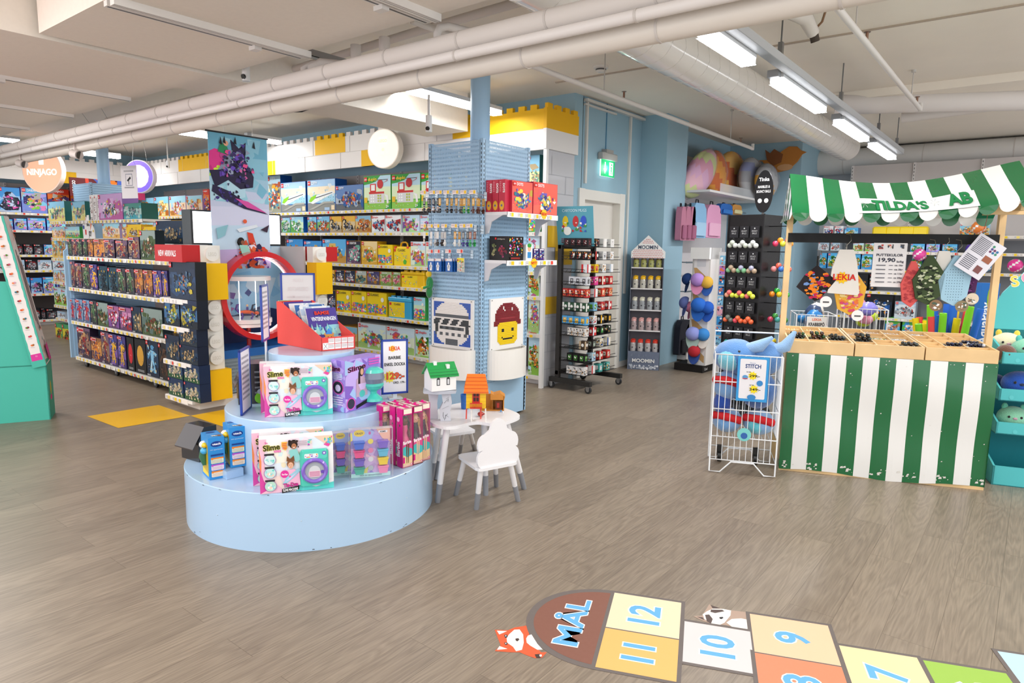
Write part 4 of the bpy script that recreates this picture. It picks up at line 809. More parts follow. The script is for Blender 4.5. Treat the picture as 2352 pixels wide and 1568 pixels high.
bx = -5.965; y0 = at(476,293,X=bx).y; y1 = at(612,310,X=bx).y; z1 = 2.50; z0 = 1.27; W_ = y1-y0; H_ = z1-z0
mb = MB(); mb.box(bx-.004,y0,z0,bx,y1,z1,'#a8cbe0'); F = Frame(mb,(bx,y0,z0),(0,1,0),(0,0,1),k=.0008); rnd = random.Random(11)
for i,(c,a,b) in enumerate((('#6fb2cc',.8,1),('#8cc0d4',.66,.82),('#a4c8dc',.56,.68),('#c8cfe6',.44,.58),('#d6d8ee',.3,.46),('#c4dcee',.12,.32),('#c0b0dc',0,.14))):
    F.poly([(0,H_*a),(W_*.5,H_*(a+.02)),(W_,H_*(a-.01 if a else 0)),(W_,H_*min(1,b)),(W_*.5,H_*min(1,b+.01)),(0,H_*b)],c)
F.blobs(W_*.0,H_*.5,W_,H_*.98,['#8cc4d8','#9cd0e0','#b8dcea','#7ab8d0'],16,rnd,.1,.3)
F.blobs(0,H_*.66,W_*.5,H_*.88,['#e0388c','#f06ab0','#c82a80','#f08ac0'],12,rnd,.1,.22); F.blobs(0,H_*.66,W_*.22,H_*.76,['#b8e020','#d0f040','#e0f080'],8,rnd,.12,.2)
F.poly([(W_*.0,H_*.72),(W_*.3,H_*.74),(W_*.4,H_*.82),(W_*.36,H_*.96),(W_*.5,H_*.9),(W_*.62,H_*.95),(W_*.6,H_*.82),(W_*.74,H_*.7),(W_*.72,H_*.62),(W_*.5,H_*.6),(W_*.3,H_*.66),(W_*.08,H_*.6)],'#241c3c')
F.blobs(W_*.15,H_*.62,W_*.72,H_*.93,['#3a2a68','#1c1830','#5a3aa0','#8890a8','#c04a90','#2a2440','#6848b0'],54,rnd,.05,.13,True)
F.poly([(W_*.04,H_*.62),(W_*.3,H_*.58),(W_*.6,H_*.5),(W_*.98,H_*.42),(W_*.55,H_*.455),(W_*.2,H_*.52),(W_*.02,H_*.57)],'#251d40'); F.blobs(W_*.05,H_*.47,W_*.6,H_*.6,['#3a2a78','#15132a','#5848a0','#8088a8'],26,rnd,.05,.12)
F.poly([(W_*.4,H_*.53),(W_*.62,H_*.51),(W_*.95,H_*.43),(W_*.6,H_*.465)],'#d850a0'); F.poly([(W_*.14,H_*.86),(W_*.34,H_*.84),(W_*.3,H_*.9),(W_*.2,H_*.93)],'#2a8a58'); F.disc(W_*.28,H_*.925,W_*.04,'#e8a888')
for a,b in ((.2,.97),(.26,.98),(.44,.985),(.76,.97)): F.poly([(W_*a,H_*b),(W_*(a+.02),H_*(b-.06)),(W_*(a-.03),H_*(b-.05))],'#14121e')
F.disc(W_*.46,H_*.2,W_*.06,'#1c1412',10); F.disc(W_*.49,H_*.19,W_*.035,'#8a5a40',8); F.poly([(W_*.44,H_*.17),(W_*.58,H_*.17),(W_*.66,H_*.1),(W_*.48,H_*.09)],'#9ad8c8'); F.poly([(W_*.58,H_*.28),(W_*.68,H_*.27),(W_*.78,H_*.1),(W_*.64,H_*.1)],'#d8422a'); F.blobs(W_*.35,0,W_*.95,H_*.14,['#e06a3a','#5a3a98','#2a2a50','#c8502a','#f0f0f0'],30,rnd,.08,.2)
F.poly([(W_*.4,H_*.3),(W_*.75,H_*.34),(W_*.78,H_*.32),(W_*.45,H_*.275)],'#e4ecf2'); F.disc(W_*.55,H_*.36,W_*.035,'#e8623a',8); F.poly([(W_*.82,H_*.3),(W_*.98,H_*.34),(W_*.94,H_*.28)],'#3a2438')
F.poly([(W_*.06,H_*.3),(W_*.26,H_*.33),(W_*.2,H_*.25),(W_*.08,H_*.22)],'#8cc0cc')
F.l += 1; F.blobs(W_*.15,H_*.6,W_*.76,H_*.95,['#2a1f52','#14121f','#6a4ab8','#98a0b8','#d060a0','#382c60','#4a3a90','#e8508c'],60,rnd,.03,.08,True); F.blobs(W_*.3,0,W_*.98,H_*.24,['#e06a3a','#5a3a98','#2a2a50','#c8502a','#e8e4f0','#d84a38','#7a58c0'],60,rnd,.05,.12,True); F.disc(W_*.46,H_*.21,W_*.06,'#1c1412',10); F.disc(W_*.49,H_*.2,W_*.035,'#8a5a40',8); F.poly([(W_*.43,H_*.18),(W_*.57,H_*.18),(W_*.63,H_*.12),(W_*.47,H_*.11)],'#9ad8c8')
mb.build('printed_sheet','card',t,world=True)
mb = MB(); mb.cyl((bx,y0-.02,z1),(bx,y1+.01,z1),.008,c='#15161a',n=8); mb.build('top_rod','plastic',t,world=True)
mb = MB(); mb.cyl((bx,y0+.15,z1),(bx,y0+.15,2.82),.0015,c='#ddd',n=4); mb.cyl((bx,y1-.15,z1),(bx,y1-.15,2.82),.0015,c='#ddd',n=4); mb.build('hanging_line','metal',t,world=True)
def pillar(name, label, x0, x1, y0, y1, h, parts):
    t = thing(name, label, 'pillar', ((x0+x1)/2,(y0+y1)/2,0))
    mb = MB(); mb.cyl(((x0+x1)/2,(y0+y1)/2,.02),((x0+x1)/2,(y0+y1)/2,ZC),.085,c='#fff',n=28); mb.build('round_column',BLUEP,t,world=True)
    mb = MB(); mb.box(x0+.03,y0,.35,x1-.03,y0+.01,h-.01,'#fff'); mb.box(x1-.01,y0+.03,.35,x1,y1-.03,h-.01,'#fff'); mb.box(x0,y0+.03,.35,x0+.01,y1-.03,h-.01,'#fff'); mb.box(x0+.03,y1-.01,.35,x1-.03,y1,h-.01,'#fff'); mb.build('perforated_panel',PERF,t,world=True)
    mb = MB(); mb.box(x0+.02,y0,.02,x1-.02,y1,.35,'#fff'); mb.box(x0,y0+.02,.02,x1,y1-.02,.35,'#fff'); mb.build('plinth',BLUEP,t,world=True)
    for (cx,cy) in ((x0,y0),(x1,y0),(x1,y1),(x0,y1)):
        mb = MB(); sx = 1 if cx == x0 else -1; sy = 1 if cy == y0 else -1
        mb.box(min(cx,cx+sx*.034),min(cy,cy+sy*.034),.02,max(cx,cx+sx*.034),max(cy,cy+sy*.034),h,'#9cc0dd')
        for k in range(int(h/.035)-1):
            z = .05+k*.035
            for q in (.012,.024):
                pass
            if sy > 0: mb.box(min(cx+sx*.012,cx+sx*.02),cy-.0006,z,max(cx+sx*.012,cx+sx*.02),cy+.001,z+.02,'#1c2a38')
            if sx < 0: mb.box(cx-.001,min(cy+sy*.012,cy+sy*.02),z,cx+.0006,max(cy+sy*.012,cy+sy*.02),z+.02,'#1c2a38')
        mb.build('corner_post','plastic',t,world=True)
    for (cx,cy) in ((x0+.05,y0+.05),(x1-.05,y0+.05),(x1-.05,y1-.05),(x0+.05,y1-.05)):
        mb = MB(); mb.cyl((cx,cy,0),(cx,cy,.02),.018,c='#222'); mb.build('foot','plastic',t,world=True)
    return t
PX0, PX1, PY0, PY1, PH = -4.26, -3.64, 4.24, 4.88, 2.38
pl = pillar('pillar_display','light blue perforated square pillar stand carrying two brick mosaics',PX0,PX1,PY0,PY1,PH,0)
def bracket_shelf(z, y0, y1, dep, label, k):
    t = thing('bracket_shelf',label,'shelf',(PX1,(y0+y1)/2,z))
    mb = MB(); mb.box(PX1+.002,y0,z-.025,PX1+dep,y1,z,'#eceaec'); mb.build('board','print',t,world=True)
    for y in (y0+.0,y1-.012):
        mb = MB(); mb.prism([(PX1+.002,z-.025),(PX1+dep*.8,z-.025),(PX1+dep*.3,z-.08),(PX1+.04,z-.17),(PX1+.002,z-.18)],y,y+.01,'#d8d6da','y'); mb.build('bracket','print',t,world=True)
    mb = MB(); price_strip(mb,(PX1+dep+.002,y0,z-.042),(PX1+dep+.002,y1,z-.042),1,k,c='#f8f8f8'); mb.build('price_strip','print',t,world=True)
SX = .24
sA = up(1112,496,Vector((PX1,PY0+.02,0))); zs1 = at(1180,497,X=PX1+SX).z+.035; zs2 = at(1180,608,X=PX1+SX).z+.035
ys0 = at(1180,500,X=PX1+SX).y; ys1 = at(1281,500,X=PX1+SX).y
bracket_shelf(zs1,PY0+.03,ys1,SX,'upper white bracket shelf on the right face of the front perforated pillar',201)
bracket_shelf(zs2,PY0+.03,ys1,SX,'lower white bracket shelf on the right face of the front perforated pillar',202)
def xbox(kind,pa,pb,pt,z,X,d,label,group,seed=0,back=.0):
    A = at(pa,pt,X=X).y; B = at(pb,pt,X=X).y; h = at((pa+pb)/2,pt,X=X).z-z
    return put_box(kind,X,(A+B)/2,z,B-A-.004,h,d,PI/2,label,group,seed)
fx = PX1+SX-.01
o1 = xbox('dots',1176,1224,417,zs1,fx,.06,'pink craft bead carton, left of the pair facing forward on the upper pillar shelf','craft boxes on the pillar shelf')
o2 = xbox('dots',1225,1281,421,zs1,fx,.10,'pink craft bead carton, right of the pair facing forward on the upper pillar shelf','craft boxes on the pillar shelf',1)
hh = at(1140,413,X=PX1+.1).z-zs1
for k in range(3):
    mb = MB(); mb.box(-.032,0,0,.032,.19,hh,'#c22c44'); F = Frame(mb,(-.032,0,0),(1,0,0),(0,0,1)); F.disc(.032,hh*.2,.024,'#e8b030',14,ry=hh*.15); F.disc(.03,hh*.2,.01,'#6a6a90',8); F.text('DOTS',.042,hh*.88,.02,'#fff',rot=-PI/2,bold=.04,al='l'); F.lines(.008,hh*.62,.024,hh*.95,6,'#d8808c')
    o = mb.build('toy_box','print'); o.location = (PX1+.035+.068*k,PY0+.04,zs1); tag(o,'red craft bead carton standing edge-on, %s of three on the upper pillar shelf'%['leftmost','middle','rightmost'][k],'toy box','edge-on craft boxes on the pillar shelf')
t = thing('toy_box','wide black collectable figure case with printed crowd of figures on the lower pillar shelf','toy box',(0,0,0))
A = at(1131,606,X=PX1+.06); B = at(1216,606,X=fx-.02); hz = at(1175,543,X=PX1+.15).z-zs2
mb = MB(); mb.box(PX1+.03,PY0+.06,zs2,fx,PY0+.26,zs2+hz,'#15100f'); F = Frame(mb,(PX1+.03,PY0+.06,zs2),(1,0,0),(0,0,1),k=.001); wz = fx-PX1-.03; rnd = random.Random(5)
F.blobs(wz*.08,hz*.1,wz*.42,hz*.7,['#8a8a5a','#6a7a48','#a89a70'],12,rnd,.1,.2,True); F.blobs(wz*.42,hz*.1,wz*.95,hz*.62,['#8a1c28','#b02a38','#6a1830','#9a3a68','#702040'],22,rnd,.08,.16,True); F.rect(wz*.3,hz*.86,wz*.38,hz*.94,'#dd1c1a'); F.text('minifigures',wz*.62,hz*.86,hz*.05,'#e8e0d8',w=wz*.4)
F = Frame(mb,(fx,PY0+.06,zs2),(0,1,0),(0,0,1),k=.001); F.blobs(.01,hz*.2,.19,hz*.95,CONF+['#c82a28','#15100f','#d84a38'],70,rnd,.04,.07); F.rect(.02,hz*.03,.18,hz*.15,'#1a1212'); F.lines(.03,hz*.05,.15,hz*.13,2,'#c8302a')
mb.build('carton','print',t,world=True)
mb = MB(); yb_ = PY0+.30; mb.box(fx-.07,yb_,zs2,fx,yb_+.09,zs2+hz*.68,'#f0f2f4'); F = Frame(mb,(fx,yb_,zs2),(0,1,0),(0,0,1),k=.001); F.disc(.045,.10,.026,'#e8b088'); F.disc(.045,.125,.03,'#3a9a3c',12,ry=.018); F.rect(.02,.02,.07,.07,'#3a8ac8'); F.rect(.033,.165,.055,.185,'#dd1c1a'); tag(mb.build('toy_box','print',world=True),'small white preschool figure carton on the lower pillar shelf','toy box')
for k in range(2):
    mb = MB(); y = PY0+.40+.085*k; mb.box(fx-.06,y,zs2,fx,y+.078,zs2+.1,'#3a2868'); F = Frame(mb,(fx,y,zs2),(0,1,0),(0,0,1),k=.001); F.blobs(.005,.01,.073,.085,['#e8b030','#e87ab0','#58b8d8','#fff','#6a48a8'],22,random.Random(8),.06,.12); F.rect(.01,.086,.068,.096,'#e8e0f0'); tag(mb.build('toy_box','print',world=True),'small purple surprise carton, %s of the two on the lower pillar shelf'%['left','right'][k],'toy box','small purple cartons on the lower pillar shelf')
mb = MB(); q = at(1227,604,X=PX1+SX+.01); F = Frame(mb,(PX1+SX+.012,q.y,q.z-.0),(0,1,0),(0,0,1)); mb.prism([(q.y+.045*math.cos(2*PI*i/20)*(1 if i%2 else .8),q.z+.045*math.sin(2*PI*i/20)*(1 if i%2 else .8)) for i in range(20)],PX1+SX+.006,PX1+SX+.01,'#f6c520','x'); F.text('NYTT',0,-.01,.022,'#e02a20',bold=.04); tag(mb.build('shelf_talker','print',world=True),'round yellow NYTT shelf tag on the lower pillar shelf edge','price tag')
mb = MB(); q = at(1250,492,X=PX1+SX+.01); F = Frame(mb,(PX1+SX+.012,q.y,q.z),(0,1,0),(0,0,1)); mb.prism([(q.y+.045*math.cos(2*PI*i/20)*(1 if i%2 else .8),q.z+.045*math.sin(2*PI*i/20)*(1 if i%2 else .8)) for i in range(20)],PX1+SX+.006,PX1+SX+.01,'#f6c520','x'); F.text('REA!',0,-.01,.025,'#e02a20',bold=.04); tag(mb.build('shelf_talker','print',world=True),'round yellow REA! shelf tag on the upper pillar shelf edge','price tag')
def mosaic(face, label, rows, pal, tray):
    n = len(rows); w = len(rows[0])
    if face == 'y':
        a = at(992,692,Y=PY0-.02); b = at(1087,692,Y=PY0-.02); zt = at(1040,686,Y=PY0-.02).z; zb = at(1040,800,Y=PY0-.02).z; o, uu, nn = Vector((a.x,PY0-.02,zb)), Vector((1,0,0)), Vector((0,-1,0)); ww = b.x-a.x
    else:
        a = at(1127,692,X=PX1+.02); b = at(1203,692,X=PX1+.02); zt = at(1165,684,X=PX1+.02).z; zb = at(1165,800,X=PX1+.02).z; o, uu, nn = Vector((PX1+.02,a.y,zb)), Vector((0,1,0)), Vector((1,0,0)); ww = b.y-a.y
    hh = zt-zb; t = thing('brick_mosaic',label,'mosaic panel',o)
    mb = MB(); c8 = [o, o+uu*ww, o+uu*ww+Vector((0,0,hh)), o+Vector((0,0,hh))]; bk = [q-nn*.018 for q in c8]
    mb.add(c8+bk,[(0,1,2,3),(0,4,5,1),(1,5,6,2),(2,6,7,3),(3,7,4,0),(4,7,6,5)],'#f1eeea')
    F = Frame(mb,o,uu,(0,0,1),nn,k=.002)
    for sx in (.04,.96):
        for sy in (.03,.97): F.disc(ww*sx,hh*sy,.006,'#8a8a88',8)
    mb.build('base_board','print',t,world=True)
    mb = MB(); m = .06*ww; cw = (ww-2*m)/w; ch = (hh-2*m)/n
    for j, r_ in enumerate(rows):
        for i, k in enumerate(r_):
            if k == '.': continue
            p = o+uu*(m+cw*i)+Vector((0,0,hh-m-ch*(j+1)))+nn*.001; d = .004 if k != 'w' else .003
            q = p+uu*(cw*.99)+Vector((0,0,ch*.9))+nn*d
            mb.box(min(p.x,q.x),min(p.y,q.y),p.z,max(p.x,q.x),max(p.y,q.y),q.z,pal[k])
    mb.build('brick_picture','plastic',t,world=True)
    zt2, zb2 = tray; mb = MB(); n_ = 20; wt = ww*1.06
    outp = []; inp = []
    for i in range(n_+1):
        a_ = PI*i/n_; ca, sa = -math.cos(a_), math.sin(a_)
        outp.append((ww/2+wt/2*ca, .14*sa)); inp.append((ww/2+(wt/2-.012)*ca, (.14-.012)*sa+.0))
    def P(p, z): v = o+uu*p[0]+nn*(p[1]-.018); return (v.x,v.y,z)
    for (l0,l1,z0_,z1_) in ((outp,outp,zb2,zt2),(inp,inp,zt2,zb2+.015)):
        for i in range(n_): mb.add([P(l0[i],z0_),P(l0[i+1],z0_),P(l1[i+1],z1_),P(l1[i],z1_)],[(0,1,2,3)],'#f5f1ea',True)
    for i in range(n_): mb.add([P(outp[i],zt2),P(outp[i+1],zt2),P(inp[i+1],zt2),P(inp[i],zt2)],[(0,1,2,3)],'#fbf8f2')
    mb.poly([P(p,zb2) for p in reversed(outp)],'#e8e4dc'); mb.poly([P(p,zb2+.015) for p in inp],'#ece8e0')
    mb.poly([P(outp[0],zb2),P(outp[0],zt2),P(outp[-1],zt2),P(outp[-1],zb2)],'#f5f1ea'); mb.build('tray','plastic',t,world=True)
def blank(w, h): return [['.']*w for _ in range(h)]
g1 = blank(24,28)      # plain pattern: white dome shape, blue corners, dark bands
for j in range(28):
    for i in range(24):
        x = (i-11.5)/11.5; y = (j-13.5)/13.5; inside = abs(x)**2.4+abs(y*.96)**2.6 < 1.02
        k = 'w' if inside else 'b'
        if inside and j in (8,9): k = 'g'
        if inside and 11 <= j <= 14 and (i+j//2)%6 < 4 : k = 'k'
        if inside and j in (16,17) and 3 < i < 20: k = 'k' if i%4 < 2 else 'g'
        if inside and j in (20,21) and (i//2)%2 == 0: k = 'g'
        if inside and j >= 24 and 7 < i < 16: k = 'g'
        if inside and 11 <= j <= 19 and i in (1,2,21,22): k = 'k'
        if not inside and 9 < j < 20: k = '.'
        g1[j][i] = k
mosaic('y','brick mosaic of a white dome shape on blue with dark bands, above a white tray',[''.join(r) for r in g1],dict(w='#efe9e4',b='#1f50b0',k='#26282e',g='#55585e'),(at(1040,797,Y=PY0-.1).z-.02,at(1040,872,Y=PY0-.12).z))
g2 = blank(24,28)      # plain smiling face with a dark red cap
for j in range(28):
    for i in range(24):
        x = (i-11.5); k = '.'
        if j < 13 and (x/10.5)**2+((j-11)/11)**2 < 1: k = 'r'
        if 12 <= j < 15 and abs(x) < 11: k = 'r' if (abs(x) > 7 or j < 13) else 'y'
        if 14 <= j < 27 and abs(x) < 8.2-(max(0,j-24)*1.3): k = 'y'
        if j in (17,18) and i in (7,8,15,16): k = 'k'
        if j == 23 and 8 <= i <= 15: k = 'k'
        if j == 22 and i in (7,16): k = 'k'
        if (i,j) in ((8,3),(8,4),(9,5),(15,4),(15,5)): k = 'w'
        if j == 10 and 5 < i < 18: k = 'm'
        g2[j][i] = k
mosaic('x','brick mosaic of a yellow smiling face with dark red cap, above a white tray',[''.join(r) for r in g2],dict(r='#7e1c24',m='#9a3038',y='#f5cf17',k='#1d1d20',w='#f4f0ec'),(at(1165,797,X=PX1+.08).z-.02,at(1165,870,X=PX1+.1).z))
def hook(px, py, L_, parent, tagc='#f2c51c'):
    q = at(px,py,Y=PY0-L_); mb = MB()
    mb.cyl((q.x,PY0-.002,q.z),(q.x,PY0-L_,q.z),.0025,c='#c8ccd0',n=6); mb.cyl((q.x+.012,PY0-.002,q.z+.02),(q.x+.012,PY0-L_,q.z+.04),.002,c='#c8ccd0',n=6); mb.box(q.x-.01,PY0-.006,q.z-.02,q.x+.02,PY0-.002,q.z+.05,'#b8c4cc'); mb.build('hook_wire','metal',parent,world=True)
    mb = MB(); mb.box(q.x-.03,PY0-L_-.004,q.z+.025,q.x+.036,PY0-L_,q.z+.056,'#f4e2de'); F = Frame(mb,(q.x-.03,PY0-L_-.004,q.z+.025),(1,0,0),(0,0,1)); F.rect(.042,.003,.064,.028,tagc); F.lines(.004,.012,.036,.026,2,'#b8a8a4'); mb.build('price_tag','print',parent,world=True)
    return q
def figure(mb, x, y, z, c1, c2, c3='#f2c21a', s=1.):
    mb.box(x-.008*s,y-.006*s,z,x-.0005*s,y+.006*s,z+.018*s,c2); mb.box(x+.0005*s,y-.006*s,z,x+.008*s,y+.006*s,z+.018*s,c2); mb.prism([(x-.009*s,z+.018*s),(x+.009*s,z+.018*s),(x+.007*s,z+.036*s),(x-.007*s,z+.036*s)],y-.006*s,y+.006*s,c1,'y')
    for sx in (-1,1): mb.tube([(x+sx*.008*s,y,z+.034*s),(x+sx*.014*s,y-.002,z+.024*s),(x+sx*.014*s,y-.008*s,z+.018*s)],.0035*s,c1,6); mb.ball((x+sx*.014*s,y-.009*s,z+.016*s),.0032*s,c=c3,nu=6,nv=4)
    mb.cyl((x,y,z+.037*s),(x,y,z+.050*s),.0065*s,c=c3,n=10); mb.cyl((x,y,z+.045*s),(x,y,z+.054*s),.0072*s,c=c1,n=10)
rows = [(459,[(972,'#2a3040','#1c1c22','#d8a070',4,'#27344c'),(993,'#e0e0e4','#3a3a40','#c89070',3,'#27344c'),(1008,'#1a1a1e','#1a1a1e','#e8e8e8',1,'#e0a41e'),(1025,'#141418','#141418','#c8a080',2,'#e0a41e'),(1046,'#55585c','#4a4c50','#8a8a88',3,'#dc9a20'),(1064,'#1f8a4c','#1f8a4c','#e8e030',2,'#e0a41e'),(1085,'#5a2a1a','#4a2216','#6a3420',4,'#e0a41e')]),
        (536,[(972,'#e8e4e0','#d85048','#f0c8a0',1,'#e8e6e4'),(988,'#e4e2e0','#c8c4c0','#e8e0d8',2,'#e6e6e8'),(1003,'#3c2a20','#30221a','#4a3628',3,'#dcdcde'),(1020,'#e8e8e4','#dcdcd8','#efefeb',1,'#b8b8bc'),(1043,'#eceae4','#e0ded8','#f2f0ea',2,'#dc9a20'),(1062,'#3a2a88','#342680','#1c9a4c',2,'#5a6068'),(1078,'#1f8a48','#2a9a4c','#3aa858',2,'#9a5a48')])]
n0 = 0; NM = ['first','second','third','fourth','fifth','sixth','seventh']
for r,(py,its) in enumerate(rows):
    for i,(px,c1,c2,c3,cnt,tg) in enumerate(its):
        t = thing('display_hook','metal hook with pale price tag, %s from left in the %s row of the pillar'%(NM[i],['upper','middle'][r]),'hook',(0,0,0),group='peg hooks on the pillar')
        q = hook(px,py-6,.16,t)
        for k in range(cnt):
            kt = thing('keyring_figure','small figure key ring, number %s back on the %s hook, %s row'%(['one','two','three','four'][k],NM[i],['upper','middle'][r]),'key ring',(q.x+(k%2)*.016-.004,PY0-.145+k*.035,q.z-.125),group='key rings on the pillar hooks')
            mb = MB(); figure(mb,0,0,0,c1,c2,c3); mb.build('figure','plastic',kt)
            mb = MB(); mb.box(-.012,-.001,.06,.014,.001,.118,tg); F = Frame(mb,(-.012,-.001,.06),(1,0,0),(0,0,1)); F.lines(.004,.01,.022,.05,4,'#f4ead8'); mb.build('card_tag','print',kt)
for i,px in enumerate((988,1004,1029,1056)):
    t = thing('display_hook','metal hook with pale price tag, %s from left in the lower row of the pillar'%NM[i],'hook',(0,0,0),group='peg hooks on the pillar')
    q = hook(px,588,.15,t,'#e2483c')
    for k in range(3 if i < 3 else 1):
        mb = MB(); w = .075
        if i < 3:
            mb.box(0,-.004,0,w,.004,.11,'#1f5fae'); F = Frame(mb,(0,-.004,0),(1,0,0),(0,0,1)); F.rect(0,.088,w,.11,'#e8e4e2'); F.rect(.004,.094,.012,.104,'#dd1c1a'); F.poly([(.025,.01),(.05,.01),(.052,.045),(.058,.04),(.05,.06),(.025,.06),(.017,.04),(.023,.045)],'#f4f4f4'); F.disc(.0375,.07,.009,'#f4f4f4',10); F.text('?',.0375,.028,.026,'#1a1a1a',bold=.04)
        else:
            mb.box(0,-.004,0,w,.004,.115,'#c8c4b8'); F = Frame(mb,(0,-.004,0),(1,0,0),(0,0,1)); F.rect(0,.08,w,.115,'#f0dc30'); F.rect(.004,.09,.016,.104,'#dd1c1a'); F.blobs(0,0,w,.1,['#e8a0a0','#fff','#58a8c8','#d84838','#68a848','#333'],34,random.Random(2),.05,.1)
        o = mb.build('mystery_bag','print'); o.location = (q.x-.03,PY0-.145+k*.03,q.z-.13)
        tag(o,('blue mystery bag with question mark, %s back on %s lower pillar hook'%(ORD[k],NM[i])) if i<3 else 'colourful collectable figure bag on the last hook of the lower row','toy bag','mystery bags on the pillar' )
q = at(986,640,Y=PY0-.06); t = thing('plush_figure','yellow and green soft brick figure leaning on the left edge of the pillar','plush toy',(q.x,q.y,q.z-.14))
mb = MB(); mb.ball((0,0,.02),.03,.03,.05,'#1f7a3c'); mb.ball((.005,0,.1),.035,.03,.06,'#1f8a44'); mb.tube([(.02,-.01,.13),(.03,-.03,.08),(-.02,-.05,.06)],[.014,.014,.012],'#1f8a44'); mb.build('body','fur',t)
mb = MB(); mb.ball((-.005,0,.18),.026,.026,.03,'#f4c81a'); mb.cyl((-.005,0,.2),(-.005,0,.22),.014,c='#f4c81a'); mb.build('head','fur',t); mb = MB(); mb.ball((-.03,-.055,.06),.014,c='#f4c81a'); mb.build('hand','fur',t)
QX1, QY0 = -11.29, 4.15
pillar('pillar_display','light blue perforated square pillar behind the gondola at far left',QX1-.65,QX1,QY0,QY0+.65,2.38,0)
def side_shelf(label, x0, x1, y0, y1, z, face='y'):
    t = thing('bracket_shelf',label,'shelf',((x0+x1)/2,(y0+y1)/2,z)); mb = MB(); mb.box(x0,y0,z-.03,x1,y1,z,'#e8e6e4'); mb.build('board','print',t,world=True)
    mb = MB(); price_strip(mb,(x0,y0-.002,z-.042),(x1,y0-.002,z-.042),1,int(z*50)); mb.build('price_strip','print',t,world=True)
mY = QY0-.35
zz = at(290,507,Y=mY).z+.02
side_shelf('white bracket shelf of pastel boxes on the far left pillar, upper front one',at(114,507,Y=mY).x,at(327,507,Y=mY).x,mY,QY0,zz)
gg = 'pastel boxes on the far left pillar shelf'
for i,(k,a,b,t_,s,d) in enumerate((('castle',112,150,464,0,'pale green castle-garden'),('castle',166,197,464,1,'second pale castle-garden'),('doll',228,283,447,0,'large pink and lilac dollhouse'),('vill',285,326,468,0,'teal harbour village'))):
    A = at(a,500,Y=mY+.03); B = at(b,500,Y=mY+.03); put_box(k,(A.x+B.x)/2,mY+.03,zz,B.x-A.x,at(a,t_,Y=mY+.03).z-zz,.2,0,'%s toy box standing on the far left pillar shelf'%d,gg,s)
for i in range(3):
    A = at(206+9*i,450,Y=mY+.04); mb = MB(); hh = at(210,446,Y=mY).z-zz; mb.box(-.045,0,0,.03,.14,hh,'#ece8e6'); F = Frame(mb,(-.045,0,0),(1,0,0),(0,0,1)); F.blobs(.005,.01,.07,hh*.75,['#1a1a1c','#8a2a28','#ece8e6','#3a3a3c'],30,random.Random(i),.08,.2); F.rect(.028,hh*.86,.05,hh*.93,'#c8302a'); o = mb.build('toy_box','print'); o.location = (A.x,mY+.05,zz); tag(o,'narrow white and black carton edge-on, %s of three by the pink dollhouse box'%['left','middle','right'][i],'toy box','narrow cartons by the dollhouse box')
z2 = at(290,548,Y=mY).z
side_shelf('white bracket shelf of small pastel boxes on the far left pillar, lower front one',at(120,545,Y=mY).x,at(360,545,Y=mY).x,mY,QY0,z2)
for i,(k,a,b,t_,s,d) in enumerate((('friends',120,150,521,5,'pastel'),('bigbrick',151,184,521,5,'green'),('friends',236,276,513,6,'pastel tree-garden'),('friends',281,292,514,7,'narrow pastel'),('mini',291,326,516,0,'yellow collectable'),('mini',328,357,521,1,'second yellow collectable'))):
    A = at(a,540,Y=mY+.03); B = at(b,540,Y=mY+.03); put_box(k,(A.x+B.x)/2,mY+.03,z2,B.x-A.x-.01,at(a,t_,Y=mY+.03).z-z2,.14,0,'%s toy box on the lower shelf of the far left pillar'%d,'small boxes on the far left pillar lower shelf',s)
sx = thing('shelving_unit','narrow white shelving of preschool boxes seen at the left end of the gondola','shelving',(-10.9,3.9,0))
mb = MB(); mb.box(-11.6,mY+.36,0,-9.9,mY+.39,1.5,'#8f9cab'); mb.build('back_panel','matte',sx,world=True)
for k,(py,a,b) in enumerate(((592,118,156),(645,120,160),(699,124,162),(728,128,166),(792,130,172))):
    p = at(a,py,Y=mY+.02); q = at(b+6,py,Y=mY+.02); mb = MB(); mb.box(p.x,mY+.02,p.z-.03,q.x,mY+.36,p.z,'#e8e6e4'); sh = mb.build('shelf','print',sx,world=True); mb = MB(); price_strip(mb,(p.x,mY+.018,p.z-.042),(q.x,mY+.018,p.z-.042),1,120+k); mb.build('price_strip','print',sh,world=True)
    for i,(kk,x0,x1,t_) in enumerate({0:[('resort',121,134,545),('resort',134,152,536)],1:[('friends',123,140,620),('friends',141,153,621)],2:[('dupg',126,143,660),('dupg',143,158,664)],3:[('wars2',132,150,714)],4:[('dino',130,146,742),('dino',146,166,744)]}[k]):
        A = at(x0,py,Y=mY+.04); B = at(x1,py,Y=mY+.04); put_box(kk,(A.x+B.x)/2,mY+.04,p.z,B.x-A.x-.008,at(x0,t_,Y=mY+.04).z-p.z,.12,0,'%s toy box, %s on shelf %s of the narrow left unit'%(K[kk][0],['left','right'][i],['one','two','three','four','five'][k]),'boxes on the narrow left unit',k)
q = at(207,537,Y=mY+.04); t = thing('shop_sign','white BIG JOY cut-out sign with coloured roofs on the far left pillar shelf','sign',(q.x,mY+.03,z2+.001))
mb = MB(); w = .36; hgt = at(207,494,Y=mY+.04).z-z2
mb.prism([(-.2,0),(.2,0),(.19,.12),(.12,.2),(.1,.27),(.05,.22),(.02,.26),(.02,hgt),(-.04,hgt),(-.04,.27),(-.08,.3),(-.11,.2),(-.2,.2),(-.21,.14)],-.005,.005,'#f4f2f0','y')
